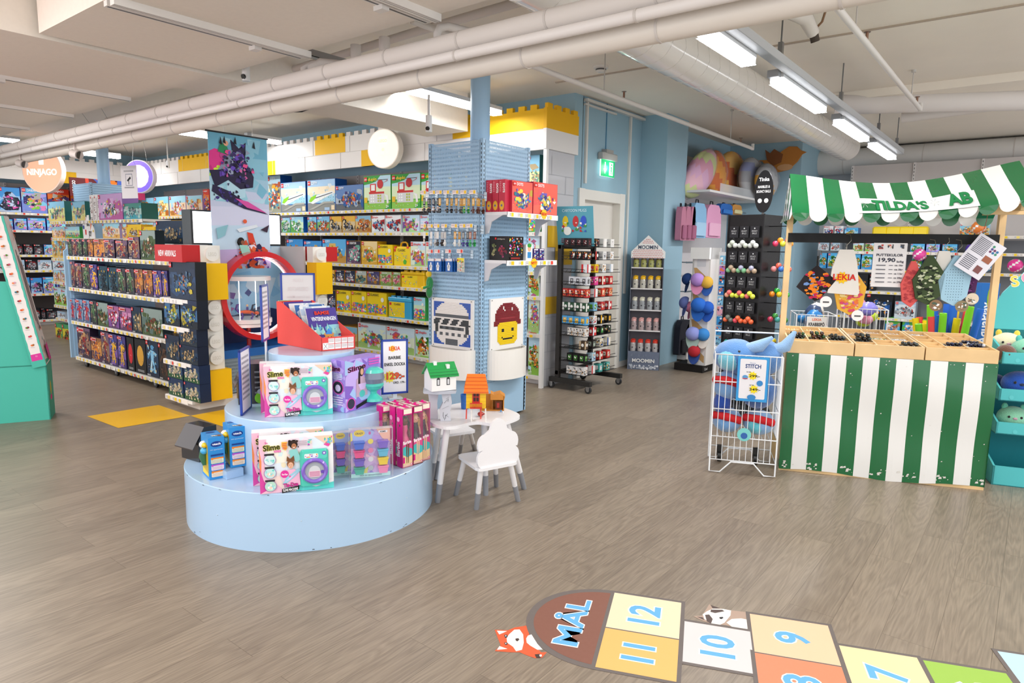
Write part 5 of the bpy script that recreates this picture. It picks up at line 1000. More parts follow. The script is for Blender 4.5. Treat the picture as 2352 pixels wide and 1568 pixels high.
F = Frame(mb,(0,-.005,0),(1,0,0),(0,0,1),k=.001); F.poly([(-.11,.2),(-.08,.3),(-.04,.2)],'#e8a0c0'); F.poly([(.05,.1),(.1,.27),(.12,.2)],'#e8703a'); F.rect(-.12,.05,-.08,.12,'#dd1c1a'); F.text('BIG',0,.17,.05,'#1a1a1a',bold=.03,w=.1); F.text('JOY',.05,.03,.07,'#1a1a1a',bold=.03,w=.1); F.rect(-.19,.13,-.14,.18,'#2a58a8'); F.disc(.16,.1,.015,'#f0d030'); mb.build('card','print',t)
PC = Vector((-3.252,2.294,0)); T1, T2, T3 = .302, .60, .906
BLUEG = noise_mat('glossy light blue laminate', '#b2cfea', .008, .2, 3, .01, 60)
t = thing('display_podium','three-tier round light blue podium in the middle of the shop floor','podium',PC)
for k,(r,z0,z1) in enumerate(((.69,0,T1),(.475,T1,T2),(.238,T2,T3))):
    mb = MB(); n = 96
    mb.lathe((0,0,0),[(r,z0),(r,z1-.004),(r-.004,z1)],'#fff',n); mb.add([((r-.004)*math.cos(2*PI*i/n),(r-.004)*math.sin(2*PI*i/n),z1) for i in range(n)],[tuple(range(n))],'#fff'); o = mb.build('tier',BLUEG,t)
    if k == 0:
        mb = MB(); rnd = random.Random(6)
        for i in range(14):
            a = math.atan2(-PC.y,-PC.x)+rnd.uniform(-1.2,1.2); z = rnd.choice([.004,.006,.01,.03,.292,.294]); w = rnd.uniform(.008,.03); hh = rnd.uniform(.002,.006); rr = r+.0006
            mb.add([(rr*math.cos(a),rr*math.sin(a),z),(rr*math.cos(a+w),rr*math.sin(a+w),z),(rr*math.cos(a+w*.8),rr*math.sin(a+w*.8),z+hh),(rr*math.cos(a+w*.2),rr*math.sin(a+w*.2),z+hh)],[(0,1,2,3)],'#5a6270')
        for da in (-.75,-.1,.75):
            a = math.atan2(-PC.y,-PC.x)+da; mb.ball(((r+.001)*math.cos(a),(r+.001)*math.sin(a),.16),.003,c='#c8d4dc',nu=6,nv=4)
        mb.build('scuffs','print',o)
def stand(pl, pr, ptop, z, d):
    """box base line from bottom-left pixel pl to bottom-right pixel pr at height z; returns loc, rotation, width, height"""
    A = at(*pl,Z=z); B = at(*pr,Z=z); v = B-A; w = v.length; h = up(pl[0],ptop,A)-z
    return Vector(((A.x+B.x)/2,(A.y+B.y)/2,z+.001)), math.atan2(v.y,v.x), w, h
def slime_proto(w, h, d=.07):
    t = thing('craft_box','','toy box',(0,0,0))
    mb = MB(); x0 = -w/2; mb.box(x0,0,0,-x0,d,h,'#f3eef2',{3:'#b8e0dc',5:'#f0b8d0',1:'#fbf8fa'}); F = Frame(mb,(x0,0,0),(1,0,0),(0,0,1),k=.0006); rnd = random.Random(21)
    F.rect(0,0,w,h,'#f6f2f4'); F.blobs(0,0,w,h,['#f8e4ee','#e4eef8','#f0e8f8','#fbf3e4','#f4f0f2','#fae0d8'],26,rnd,.12,.28); F.blobs(w*.25,h*.45,w*.72,h*.95,['#f8d8e8','#d8eef0','#f4e8c8'],8,rnd,.06,.14)
    F.poly([(0,h),(w*.1,h),(w*.06,h*.6),(w*.1,h*.3),(w*.3,h*.06),(w*.3,0),(0,0)],'#f4c0d4'); F.poly([(0,h*.85),(w*.03,h*.6),(w*.02,h*.25),(0,h*.2)],'#f09058'); F.poly([(0,h*.5),(w*.05,h*.25),(w*.12,h*.08),(0,0)],'#d84aa0')
    F.poly([(w*.5,h*.16),(w*.75,h*.05),(w,h*.12),(w,0),(w*.48,0)],'#5ccfc4'); F.poly([(w*.74,h),(w,h),(w,h*.86),(w*.9,h*.84)],'#f2d0b8'); F.blobs(w*.86,h*.78,w*.99,h*.99,['#f0d828','#58b8e0','#e84aa0','#8ad048'],12,rnd,.1,.24)
    for i in range(9): F.rect(w*.06*i+.1*w,0,w*.06*i+.101*w,h*.9,'#e6dfe6')
    F.text('Slime',w*.17,h*.80,h*.10,'#1a1a1a',w=w*.23,bold=.09,rot=.08,out='#e8e04a',ob=.03); F.text('So',w*.1,h*.92,h*.035,'#e0389c',bold=.08); F.rect(w*.2,h*.755,w*.29,h*.79,'#e0389c'); F.text('TIE-DYE',w*.245,h*.762,h*.02,'#fff',w=w*.08)
    for i,(yy,c) in enumerate(((.62,'#d8ecec'),(.38,'#c0e4e0'),(.14,'#b8dcc8'))):
        F.disc(w*.14,h*yy,w*.08,'#8a4ab0',18,ry=h*.1); F.disc(w*.14,h*yy,w*.075,c,18,ry=h*.094); F.blobs(w*.08,h*(yy-.06),w*.2,h*(yy+.06),['#5ccfc4','#f2d0b8','#9ad8d8','#fff'],8,rnd,.15,.3); F.rect(w*.07,h*(yy+.085),w*.2,h*(yy+.12),'#2a2a2e')
    F.blobs(w*.3,h*.78,w*.38,h*.94,['#f4b84a'],8,rnd,.3,.5); F.lines(w*.31,h*.8,w*.37,h*.92,4,'#d84a3a')
    F.poly([(w*.4,h*.78),(w*.5,h*.8),(w*.56,h*.6),(w*.5,h*.55),(w*.42,h*.62)],'#8fd0cc'); F.disc(w*.46,h*.88,w*.055,'#231713',16,ry=h*.075); F.blobs(w*.39,h*.82,w*.53,h*.97,['#231713','#3a2620'],16,rnd,.14,.24); F.disc(w*.465,h*.85,w*.033,'#b87a54',14,ry=h*.052); F.poly([(w*.45,h*.835),(w*.48,h*.835),(w*.465,h*.815)],'#fff'); F.disc(w*.455,h*.862,w*.004,'#1a1210',6); F.disc(w*.477,h*.862,w*.004,'#1a1210',6)
    F.poly([(w*.32,h*.15),(w*.3,h*.32),(w*.37,h*.42),(w*.46,h*.43),(w*.53,h*.36),(w*.54,h*.12)],'#f2b8d4'); F.disc(w*.415,h*.53,w*.05,'#8a5a38',16,ry=h*.075); F.poly([(w*.36,h*.58),(w*.37,h*.68),(w*.41,h*.62),(w*.46,h*.68),(w*.47,h*.58)],'#7a4c2e'); F.disc(w*.415,h*.5,w*.036,'#e8b494',14,ry=h*.06); F.disc(w*.403,h*.51,w*.0045,'#2a1a14',6); F.disc(w*.428,h*.51,w*.0045,'#2a1a14',6); F.rect(w*.405,h*.467,w*.426,h*.474,'#c85858')
    F.poly([(w*.3,h*.16),(w*.36,h*.3),(w*.44,h*.36),(w*.52,h*.44),(w*.55,h*.4),(w*.46,h*.28),(w*.36,h*.18)],'#9ad0e0'); F.poly([(w*.33,h*.2),(w*.42,h*.3),(w*.5,h*.37),(w*.4,h*.24)],'#e8c8f0'); F.disc(w*.4,h*.3,w*.015,'#e8649a',8)
    F.disc(w*.33,h*.35,w*.055,'#e0389c',18,ry=h*.07); F.text('Tie-Dye',w*.33,h*.33,h*.03,'#fff',w=w*.08,bold=.03)
    F.lines(w*.53,h*.85,w*.64,h*.95,3,'#b8a8b8'); F.blobs(w*.65,h*.82,w*.72,h*.96,['#e0389c','#5ccfc4','#b84ab0'],5,rnd,.2,.3)
    F.text('Tie-Dye',w*.41,h*.11,h*.07,'#e0389c',w=w*.2,bold=.07,rot=.06,out='#1a1a1a',ob=.03); F.poly([(w*.29,h*.0),(w*.52,h*.045),(w*.525,h*.12),(w*.29,h*.075)],'#141414'); F.text('SLIME MACHINE',w*.405,h*.035,h*.045,'#fff',w=w*.2,rot=.07,bold=.02)
    mb.build('carton','print',t)
    mb = MB(); cx = w*.75-w/2    # moulded toy washing machine showing through the window
    mb.bbox(cx-w*.21,-.022,h*.10,cx+w*.18,.0,h*.77,'#4cc9b4',.012); F = Frame(mb,(cx-w*.2,-.022,h*.10),(1,0,0),(0,0,1),k=.001)
    F.rrect(w*.02,h*.5,w*.36,h*.64,.01,'#58d2be'); F.rrect(w*.05,h*.52,w*.24,h*.60,.006,'#e8f0ee'); F.blobs(w*.06,h*.53,w*.23,h*.59,['#e0389c','#f0a030','#8a58c0','#e8f0ee'],12,random.Random(3),.2,.35); F.disc(w*.32,h*.6,w*.028,'#7a58c4',14,ry=h*.035); F.disc(w*.32,h*.6,w*.014,'#e8e8f4',10)
    mb.build('toy_washer','gloss',t)
    mb = MB(); c = Vector((cx-w*.015,-.026,h*.385)); n = 32; ro = h*.235
    def rg(r, y): return [(c.x+r*math.cos(2*PI*i/n), y, c.z+r*math.sin(2*PI*i/n)) for i in range(n)]
    prs = [(ro,-.022),(ro,-.034),(ro*.86,-.042),(ro*.72,-.036),(ro*.7,-.028)]
    for (ra,ya),(rb,yb) in zip(prs,prs[1:]): mb.add(rg(ra,ya)+rg(rb,yb),[(i,n+i,n+(i+1)%n,(i+1)%n) for i in range(n)],'#8364c8',True)
    mb.poly(list(reversed(rg(ro*.7,-.028))),'#a9b0b8'); F = Frame(mb,(c.x,-.029,c.z),(1,0,0),(0,0,1),k=.001); F.disc(0,-ro*.02,ro*.42,'#d4d8dc',18); F.rrect(-ro*.45,-ro*.5,ro*.45,ro*.0,.01,'#e8c8d4'); F.lines(-ro*.38,-ro*.45,ro*.38,-ro*.05,4,'#c0508c'); F.disc(ro*.58,-ro*.12,ro*.14,'#6c4cb4',10)
    mb.build('round_door','gloss',t)
    return t
loc, rz, w, h = stand((598,1135),(767,1119),1010,T1,.1)
sp = slime_proto(w,h)
G = 'craft machine boxes on the podium'
def place(o, loc, rz, label, group=None, first=False):
    r = o if first else copy_tree(o)
    r.location = loc; r.rotation_euler.z = rz; r['label'] = label
    if group: r['group'] = group
    return r
place(sp,loc,rz,'slime washing-machine toy box on the bottom podium tier, the one in front',G,True)
dv = Vector((-math.sin(rz),math.cos(rz),0))
place(sp,loc+dv*.085+Vector((-.06,-.005,0)),rz+.03,'slime washing-machine toy box on the bottom podium tier, behind the front one',G)
loc, rz, w2, h2 = stand((607,959),(766,950),843,T2,.1)
place(sp,loc,rz,'slime washing-machine toy box on the middle podium tier, the one in front',G)
dv = Vector((-math.sin(rz),math.cos(rz),0))
place(sp,loc+dv*.08+Vector((-.035,-.005,0)),rz+.02,'slime washing-machine toy box on the middle podium tier, behind the front one',G)
A = at(793.7,948.5,Z=T2); B = at(875,925.7,Z=T2); v = B-A; w = v.length; h = up(792,829,A)-T2
t = thing('craft_box','purple slime maker box with teal dispenser in its window on the middle podium tier','toy box',((A.x+B.x)/2,(A.y+B.y)/2,T2+.001),math.atan2(v.y,v.x))
mb = MB(); d = .10; mb.box(-w/2,0,0,w/2,d,h,'#a488dc'); rnd = random.Random(5)
for F,ww in ((Frame(mb,(-w/2,0,0),(1,0,0),(0,0,1)),w),(Frame(mb,(-w/2,d,0),(0,-1,0),(0,0,1),(-1,0,0)),d)):
    F.blobs(0,0,ww,h,['#b8a0e8','#9478d0','#c8b0f0','#8868c8','#a8c8f0'],26,rnd,.1,.3); F.text('Slime',ww*.32,h*.78,h*.09,'#1a1a1a',w=ww*.5 if ww>.15 else ww*.75,bold=.09,rot=.1,out='#e85ac0',ob=.03)
    if ww == w:
        F.poly([(w*.28,h*.25),(w*.3,h*.6),(w*.45,h*.66),(w*.6,h*.55),(w*.6,h*.25)],'#c8a8c0'); F.disc(w*.44,h*.74,w*.07,'#2a1a18',14,ry=h*.1); F.poly([(w*.36,h*.74),(w*.34,h*.5),(w*.4,h*.5),(w*.4,h*.7)],'#2a1a18'); F.disc(w*.45,h*.73,w*.045,'#d8a888',12,ry=h*.065); F.poly([(w*.34,h*.5),(w*.58,h*.5),(w*.52,h*.38),(w*.4,h*.38)],'#d8c0f0'); F.disc(w*.45,h*.3,w*.08,'#58c8c0',12,ry=h*.07)
        F.disc(w*.14,h*.15,w*.12,'#e85ac0',16,ry=h*.12); F.disc(w*.14,h*.15,w*.1,'#38384a',16,ry=h*.1); F.poly([(w*.28,h*.02),(w*.6,h*.1),(w*.6,h*.17),(w*.28,h*.09)],'#1c1c20'); F.lines(w*.64,h*.82,w*.95,h*.97,3,'#e85ac0')
    else:
        F.disc(ww*.5,h*.47,ww*.42,'#e85ac0',16,ry=h*.14); F.disc(ww*.5,h*.47,ww*.36,'#2c2c3c',16,ry=h*.12); F.disc(ww*.5,h*.46,ww*.2,'#d8c8e8',10,ry=h*.07); F.lines(ww*.15,h*.12,ww*.85,h*.3,4,'#f0e0f8'); F.lines(ww*.2,h*.62,ww*.8,h*.75,4,'#e8e0f8')
mb.build('carton','print',t)
mb = MB(); mb.lathe((w*.26,-.005,0),[(.001,h*.1),(.055,h*.11),(.05,h*.16),(.02,h*.25),(.022,h*.3),(.05,h*.36),(.06,h*.42),(.06,h*.46),(.055,h*.47)],'#4cc9b8',18); mb.lathe((w*.26,-.005,0),[(.06,h*.68),(.052,h*.74),(.03,h*.78),(.001,h*.79)],'#5ad4c4',18) if 0 else mb.build('dispenser_foot','gloss',t); mb = MB(); mb.lathe((w*.26,-.005,0),[(.06,h*.68),(.052,h*.74),(.03,h*.78),(.001,h*.79)],'#5ad4c4',18); mb.build('dispenser_lid','gloss',t)
mb = MB(); mb.lathe((w*.26,-.005,0),[(.055,h*.46),(.064,h*.56),(.06,h*.68)],'#707c90',18); mb.build('clear_bowl','gloss',t)
def blister(pl, pr, pt, label, lean=.0):
    A = at(*pl,Z=T1); B = at(*pr,Z=T1); v = B-A; w = v.length; h = up(pl[0],pt,A)-T1; rz = math.atan2(v.y,v.x)
    t = thing('blister_pack',label,'toy pack',((A.x+B.x)/2,(A.y+B.y)/2,T1+.001),rz,'blister packs of slime tubs')
    mb = MB(); mb.box(-w/2,.04,0,w/2,.044,h*.86,'#c8a8dc'); F = Frame(mb,(-w/2,.04,0),(1,0,0),(0,0,1)); rnd = random.Random(9)
    F.blobs(0,0,w,h*.86,['#d8b8e8','#b898d8','#f0c8e0','#a8b8e8','#f0e070','#9888d0'],40,rnd,.08,.22); F.rect(0,0,w,h*.07,'#c8f0e8'); F.disc(w*.22,h*.77,w*.14,'#f0d04a',14,ry=h*.06); F.text('CRAZY',w*.22,h*.75,h*.03,'#2a2a3a',w=w*.2,bold=.06); F.text('8',w*.48,h*.74,h*.05,'#e0389c',bold=.08); F.poly([(w*.62,h*.86),(w,h*.86),(w,h*.6),(w*.8,h*.66)],'#f0b8a0'); F.rect(w*.7,h*.76,w*.93,h*.80,'#f4f0f4'); F.text('ASMR',w*.815,h*.765,h*.028,'#1a1a1a',bold=.03)
    for i,c in enumerate(('#f0e060','#f08ab8','#e8e8ee','#b8c0c8')): F.disc(w*.5,h*(.62-.155*i),w*.07,c,12)
    F.text('MIX IN SENSATIONS',w*.5,h*.02,h*.025,'#2a4a6a',w=w*.55); mb.build('card','print',t)
    for cx, cols in ((.2,('#2f62d0','#e83a88','#6a4cc0','#2aa890')),(.8,('#7a58c8','#58b8d8','#f0d020','#f088b8'))):
        for i,c in enumerate(cols):
            mb = MB(); x = w*cx-w/2; z = h*(.52-.145*i); mb.prism([(x-w*.13,z+h*.1),(x+w*.13,z+h*.1),(x+w*.1,z),(x-w*.1,z)],.004,.04,c,'y'); mb.bbox(x-w*.145,0,z+h*.1,x+w*.145,.04,z+h*.125,c,.003); mb.build('slime_tub','gloss',t)
    mb = MB(); mb.box(-w/2-.01,-.002,0,w/2+.01,.0,h,'#eef2f6'); mb.box(-w/2-.01,.0,h*.86,w/2+.01,.05,h*.861,'#eef2f6'); mb.box(-w/2-.01,0,0,-w/2-.009,.05,h*.86,'#eef2f6'); mb.box(w/2+.009,0,0,w/2+.01,.05,h*.86,'#eef2f6'); mb.build('clear_shell','film',t)
blister((808,1104),(899,1096),970,'slime tub blister pack with eight coloured pots, front one beside the dolls')
blister((768,1099),(846,1091),979,'slime tub blister pack partly hidden behind the front blister pack')
def doll_proto(w, h, d, hair, skin, dress):
    t = thing('doll_box','','doll box',(0,0,0)); P = '#d81b84'
    mb = MB(); mb.box(-w/2,d-.004,0,w/2,d,h,'#e8c8dc'); mb.box(-w/2,0,0,w/2,d,.006,P); mb.box(-w/2,0,0,-w/2+.003,d,h,P); mb.box(w/2-.003,0,0,w/2,d,h,P); mb.box(-w/2,0,h-.006,w/2,d,h,'#f3ead8')
    mb.box(-w/2,0,0,w/2,.003,h*.43,'#e8b8a8'); mb.box(-w/2,0,h*.88,w/2,.003,h,P)
    F = Frame(mb,(-w/2,0,0),(1,0,0),(0,0,1)); F.rect(w*.04,h*.05,w*.96,h*.43,'#48b8b8'); F.poly([(w*.04,h*.05),(w*.96,h*.05),(w*.96,h*.2),(w*.5,h*.17),(w*.04,h*.22)],'#e8c898'); F.poly([(w*.04,h*.43),(w*.96,h*.43),(w*.96,h*.3),(w*.3,h*.36),(w*.04,h*.34)],'#d8508c')
    F.poly([(w*.34,h*.4),(w*.46,h*.4),(w*.44,h*.07),(w*.38,h*.07)],skin); F.poly([(w*.52,h*.4),(w*.66,h*.4),(w*.6,h*.07),(w*.54,h*.07)],skin)
    F.text('Barbie',w*.45,h*.40,h*.055,'#fff',w=w*.78,bold=.05,rot=.12,out=P,ob=.05); F.rect(w*.03,h*.08,w*.2,h*.18,P); F.disc(w*.84,h*.05,w*.08,P,10); F.disc(w*.84,h*.05,w*.045,'#fff',8); F.rect(w*.1,h*.90,w*.9,h*.98,'#f3ead8')
    F = Frame(mb,(-w/2,d,0),(0,-1,0),(0,0,1),(-1,0,0)); F.text('Barbie',d*.5,h*.3,d*.5,'#fff',rot=PI/2,bold=.04,w=h*.25); F.disc(d*.3,h*.8,d*.25,'#f4a8d0',10)
    mb.build('carton','print',t)
    mb = MB(); mb.box(-w*.12,d*.5,h,w*.12,d*.55,h+.012,P); mb.box(-.012,.002,h,.012,d*.8,h+.003,P); mb.build('hang_tab','print',t)
    mb = MB(); s = h*.9
    mb.ball((0,d*.5,s*.84),.019,.018,.024,skin); mb.cyl((0,d*.5,s*.77),(0,d*.5,s*.82),.006,c=skin)
    mb.tube([(0,d*.5,s*.775),(0,d*.5,s*.7),(0,d*.5,s*.63),(0,d*.5,s*.56)],[.014,.018,.012,.017],dress); mb.tube([(0,d*.5,s*.57),(0,d*.5,s*.47)],[.017,.028],dress)
    for sx in (-1,1): mb.tube([(sx*.016,d*.5,s*.76),(sx*.028,d*.45,s*.66),(sx*.026,d*.3,s*.57)],[.006,.0055,.004],skin); mb.ball((sx*.026,d*.28,s*.56),.0055,c=skin,nu=8,nv=5); mb.tube([(sx*.009,d*.5,s*.48),(sx*.009,d*.5,s*.3),(sx*.009,d*.5,s*.03)],[.009,.007,.004],skin)
    for sx in (-1,1): mb.ball((sx*.007,d*.5-.0175,s*.85),.0026,c='#1a1a2a',nu=6,nv=4)
    mb.ball((0,d*.5-.0185,s*.825),.003,.001,.0014,'#c8305a',nu=6,nv=4); mb.ball((0,d*.5-.0185,s*.838),.0015,.002,.002,skin,nu=6,nv=4); mb.build('doll','plastic',t)
    mb = MB(); mb.ball((0,d*.5+.006,s*.86),.024,.018,.026,hair); 
    for sx in (-1,1): mb.tube([(sx*.018,d*.5+.003,s*.86),(sx*.025,d*.5,s*.78),(sx*.022,d*.45,s*.69)],[.010,.011,.006],hair)
    mb.build('hair','fur',t)
    mb = MB(); mb.box(-w/2,.0,h*.43,w/2,.0008,h*.88,'#f4f6f8'); mb.build('window_film','film',t)
    return t
A = at(925,1076,Z=T1); B = at(948,1070,Z=T1); v = (B-A); hD = up(915,939,A)-T1; wD = .066; dD = .055; rzD = math.atan2(v.y,v.x)
pa = doll_proto(wD,hD,dD,'#15110f','#6a4028','#e0588c'); pb = doll_proto(wD,hD,dD,'#c89a58','#e8b494','#2a2030')
GD = 'pink doll boxes on the bottom podium tier'
base = (A+B)/2+Vector((0,0,.001)); uD = Vector((math.cos(rzD),math.sin(rzD),0)); nD = Vector((-math.sin(rzD),math.cos(rzD),0))
lst = [(0,0,pa,'dark-haired doll in a pink box, front left of the doll boxes'),(1.15,.15,pb,'blonde doll in a pink box, second in the front row of doll boxes'),(2.2,.6,pb,'blonde doll in a pink box at the right end of the doll boxes'),(-.05,1.15,pa,'doll box directly behind the front left dark-haired doll'),(1.1,1.3,pb,'doll box directly behind the second front blonde doll'),(-.7,2.3,pb,'doll box at the back left corner of the doll boxes'),(.45,2.4,pa,'doll box in the back row, middle'),(1.5,2.4,pa,'doll box in the back row, right')]
for i,(a,b,pr_,lab) in enumerate(lst): place(pr_,base+uD*(a*wD)+nD*(b*dD),rzD,lab,GD,first=(i in (0,1)))
def vbox(pl, pr, pt, back, z, label):
    A = at(*pl,Z=z); B = at(*pr,Z=z); v = B-A; w = v.length; h = up(pl[0],pt,A)-z; rz = math.atan2(v.y,v.x); d = back
    t = thing('baby_toy_box',label,'toy box',((A.x+B.x)/2,(A.y+B.y)/2,z+.001),rz)
    mb = MB(); mb.box(-w/2,0,0,w/2,d,h,'#2f8fd4',{4:'#2f8fd4'}); F = Frame(mb,(-w/2,0,0),(1,0,0),(0,0,1))
    F.disc(w*.5,h*.84,w*.36,'#16408a',20,ry=h*.07); F.text('vtech',w*.5,h*.82,h*.05,'#fff',w=w*.52,bold=.04); F.text('min aporkester',w*.5,h*.7,h*.03,'#cfe6f8',w=w*.8); F.rect(w*.12,h*.56,w*.9,h*.6,'#16408a')
    for i,(c,c2) in enumerate((('#f08a2a','#dfeccc'),('#b85ac0','#f4e0f4'),('#f08a2a','#fae4c8'))):
        F.rrect(w*.12,h*(.06+.16*(2-i)),w*.9,h*(.2+.16*(2-i)),.005,c2); F.rect(w*.12,h*(.165+.16*(2-i)),w*.9,h*(.2+.16*(2-i)),c); F.disc(w*.2,h*(.18+.16*(2-i)),w*.08,c,10); F.lines(w*.16,h*(.07+.16*(2-i)),w*.82,h*(.15+.16*(2-i)),3,'#c8b8a8')
    F = Frame(mb,(-w/2,0,h),(1,0,0),(0,1,0)); F.disc(w*.5,d*.8,w*.3,'#16408a',14,ry=d*.1); F.text('min aporkester',w*.5,d*.5,w*.12,'#bfe0f8',w=w*.7); F.blobs(w*.1,d*.05,w*.9,d*.3,['#f0d8b0','#f4f0e8','#8a5a3a'],8,random.Random(2),.15,.3)
    F = Frame(mb,(-w/2,d,0),(0,-1,0),(0,0,1),(-1,0,0)); F.rrect(d*.1,h*.06,d*.9,h*.82,.01,'#caa81c'); F.poly([(d*.1,h*.06),(d*.9,h*.06),(d*.9,h*.14),(d*.1,h*.2)],'#f0d020'); mb.build('carton','print',t)
    mb = MB(); x = -w/2-.004; mb.ball((x,d*.55,h*.78),.022,.022,.02,'#f4f0ea'); mb.ball((x-.004,d*.35,h*.66),.02,.02,.018,'#3aa8e0'); mb.ball((x-.004,d*.3,h*.8),.014,c='#f0c81a'); mb.tube([(x,d*.5,h*.7),(x-.006,d*.5,h*.5),(x,d*.45,h*.3)],[.018,.022,.012],'#2a6a4a'); mb.build('window_toy','gloss',t)
vbox((482,1103),(519,1096),1007,.14,T1,'blue baby music toy box, left one on the bottom podium tier')
A_ = at(530,1075,Z=T1+.045)
vbox((530,1075),(566,1069),983,.14,T1+.045,'blue baby music toy box, right one raised on a small block on the podium')
mb = MB(); A = at(525,1101,Z=T1); B = at(556,1093,Z=T1); mb.box(-.045,0,0,.045,.14,.043,'#a8c8e6'); o = mb.build('riser_block','gloss'); v = B-A; o.location = ((A.x+B.x)/2,(A.y+B.y)/2,T1+.001); o.rotation_euler.z = math.atan2(v.y,v.x); tag(o,'small light blue block lifting the right baby toy box','block')
def slant(pl, pr, pt, d, z, label, cutc, green=False):
    A = at(*pl,Z=z); B = at(*pr,Z=z); v = B-A; w = v.length; h = up(pl[0],pt,A)-z; rz = math.atan2(v.y,v.x)
    t = thing('gadget_box',label,'toy box',((A.x+B.x)/2,(A.y+B.y)/2,z+.001),rz)
    prof = [(0,0),(w,0),(w,h),(w*.3,h),(0,h*.62)]
    mb = MB(); mb.prism([(p[0]-w/2,p[1]) for p in prof],0,d,'#17171b','y'); F = Frame(mb,(-w/2,0,0),(1,0,0),(0,0,1))
    for i in range(5): F.lines(w*.6,h*(.25+.13*i),w*.95,h*(.3+.13*i),2,'#9a9aa0')
    if green: F.disc(w*.78,h*.14,w*.2,'#6fb01e',16,ry=h*.14); F.disc(w*.78,h*.3,w*.1,'#9aa0a8',12)
    mb.build('carton','gloss',t)
    mb = MB(); a = Vector((-w/2,0,h*.62)); mb.add([(-w/2-w*cutc,-.005,h*.40),(-w/2-w*cutc,d,h*.40),(-w*.2,d,h*1.0),(-w*.2,-.005,h*1.0),(-w/2-w*cutc,-.005,h*.43),(-w/2-w*cutc,d,h*.43),(-w*.2,d,h*1.02),(-w*.2,-.005,h*1.02)],[(0,1,2,3),(4,7,6,5),(0,3,7,4),(1,5,6,2),(0,4,5,1),(3,2,6,7)],'#3a302e')
    if green: F = Frame(mb,(-w/2-w*cutc,d,h*.43),(0,-1,0),(w*.5,0,h*.4)); F.rect(d*.2,.1,d*.8,.4,'#3c8a3a')
    mb.build('lid_flap','gloss',t)
slant((548,930),(612,925),838,.16,T2,'black gadget box with slanted lid and green gadget print, left on the middle podium tier',.12,True)
slant((458,1062),(500,1050),985,.16,T1,'black box with open slanted flap behind the blue baby toy boxes',.35)
loc, rz, w, h = stand((537,880),(588,872),792,T2-.0,.12)
mb = MB(); w=.2; h=.2; mb.box(-w/2,0,0,w/2,.14,h,'#e0307a',{1:'#f0e4da'}); F = Frame(mb,(-w/2,0,0),(1,0,0),(0,0,1)); F.text('CHILLFACTOR',w*.56,h*.72,h*.13,'#fbe8f0',w=w*.7); F.star(w*.12,h*.78,w*.06,'#fbe8f0',8,.6); F.text('ICE CREAM',w*.5,h*.5,h*.1,'#f0d838',w=w*.5,bold=.03); F.text('MAKER',w*.5,h*.35,h*.1,'#f0d838',bold=.03); F.disc(w*.2,h*.2,w*.12,'#f09a2a'); o = mb.build('ice_cream_box','print'); q = Vector((-3.553,2.46,T2+.002)); o.location = q; o.rotation_euler.z = R(38); tag(o,'pink and cream ice cream maker box at the back left of the middle podium tier','toy box')
def sign_stand(name, label, c, w, h, rz, zbase, draw, face='#f4f2f4', post=True, frame='#1d3f9e'):
    """c = centre of the framed sheet; stands on zbase"""
    t = thing(name,label,'sign',(c.x,c.y,zbase+.001),rz); zc = c.z-zbase; b = .012
    mb = MB(); F0 = lambda x0,z0,x1,z1: mb.bbox(x0,-.006,z0,x1,.006,z1,frame,.002)
    F0(-w/2,zc-h/2,-w/2+b,zc+h/2); F0(w/2-b,zc-h/2,w/2,zc+h/2); F0(-w/2,zc-h/2,w/2,zc-h/2+b); F0(-w/2,zc+h/2-b,w/2,zc+h/2); mb.build('frame','plastic',t)
    mb = MB(); mb.box(-w/2+b,-.003,zc-h/2+b,w/2-b,.003,zc+h/2-b,face); F = Frame(mb,(-w/2,-.003,zc-h/2),(1,0,0),(0,0,1)); 
    if draw: draw(F,w,h)
    mb.build('sheet','print',t)
    if post:
        mb = MB(); mb.box(-.012,-.004,.008,.012,.004,zc-h/2+.01,'#dfe6ea'); mb.box(-.04,-.03,0,.04,.03,.008,'#dfe6ea'); mb.build('clear_holder','gloss',t)
    return t
def dbarbie(F,w,h):
    F.star(w*.42,h*.83,w*.13,'#ffd23a',12,.75); F.text('LEKIA',w*.5,h*.80,h*.07,'#e5392e',w=w*.42,bold=.05); F.text('BARBIE',w*.5,h*.64,h*.055,'#1c1c1e',w=w*.46,bold=.03); F.text('ENKEL DOCKA',w*.5,h*.52,h*.055,'#1c1c1e',w=w*.78,bold=.03)
    F.star(w*.3,h*.32,w*.24,'#f7e04a',12,.7); F.text('129:-',w*.52,h*.28,h*.11,'#ee5a34',w=w*.66,bold=.06,out='#1c1c1e',ob=.02); F.text('ORD. 179:-',w*.66,h*.19,h*.04,'#1c1c1e',w=w*.46,bold=.02)
A = Vector(at(907,915,Z=T2)); 
dd = A.copy(); 
def on_up(px, py, P): 
    d_ = _r2*((px-1176)/FPX)+_u2*((784-py)/FPX)+_f; t_ = (P.x*P.x+P.y*P.y)/(P.x*d_.x+P.y*d_.y); return Vector((0,0,CAMH))+d_*t_
c1 = on_up(876,846,A); c2 = on_up(937,838,A); cc = (c1+c2)/2; hh = (on_up(906,780,A)-on_up(906,905,A)).length; v = c2-c1
sign_stand('price_sign','blue-framed price sign for dolls reading 129 on the right of the podium',Vector((A.x,A.y,cc.z)),v.length*1.03,hh,math.atan2(v.y,v.x)+R(14),T2,dbarbie)
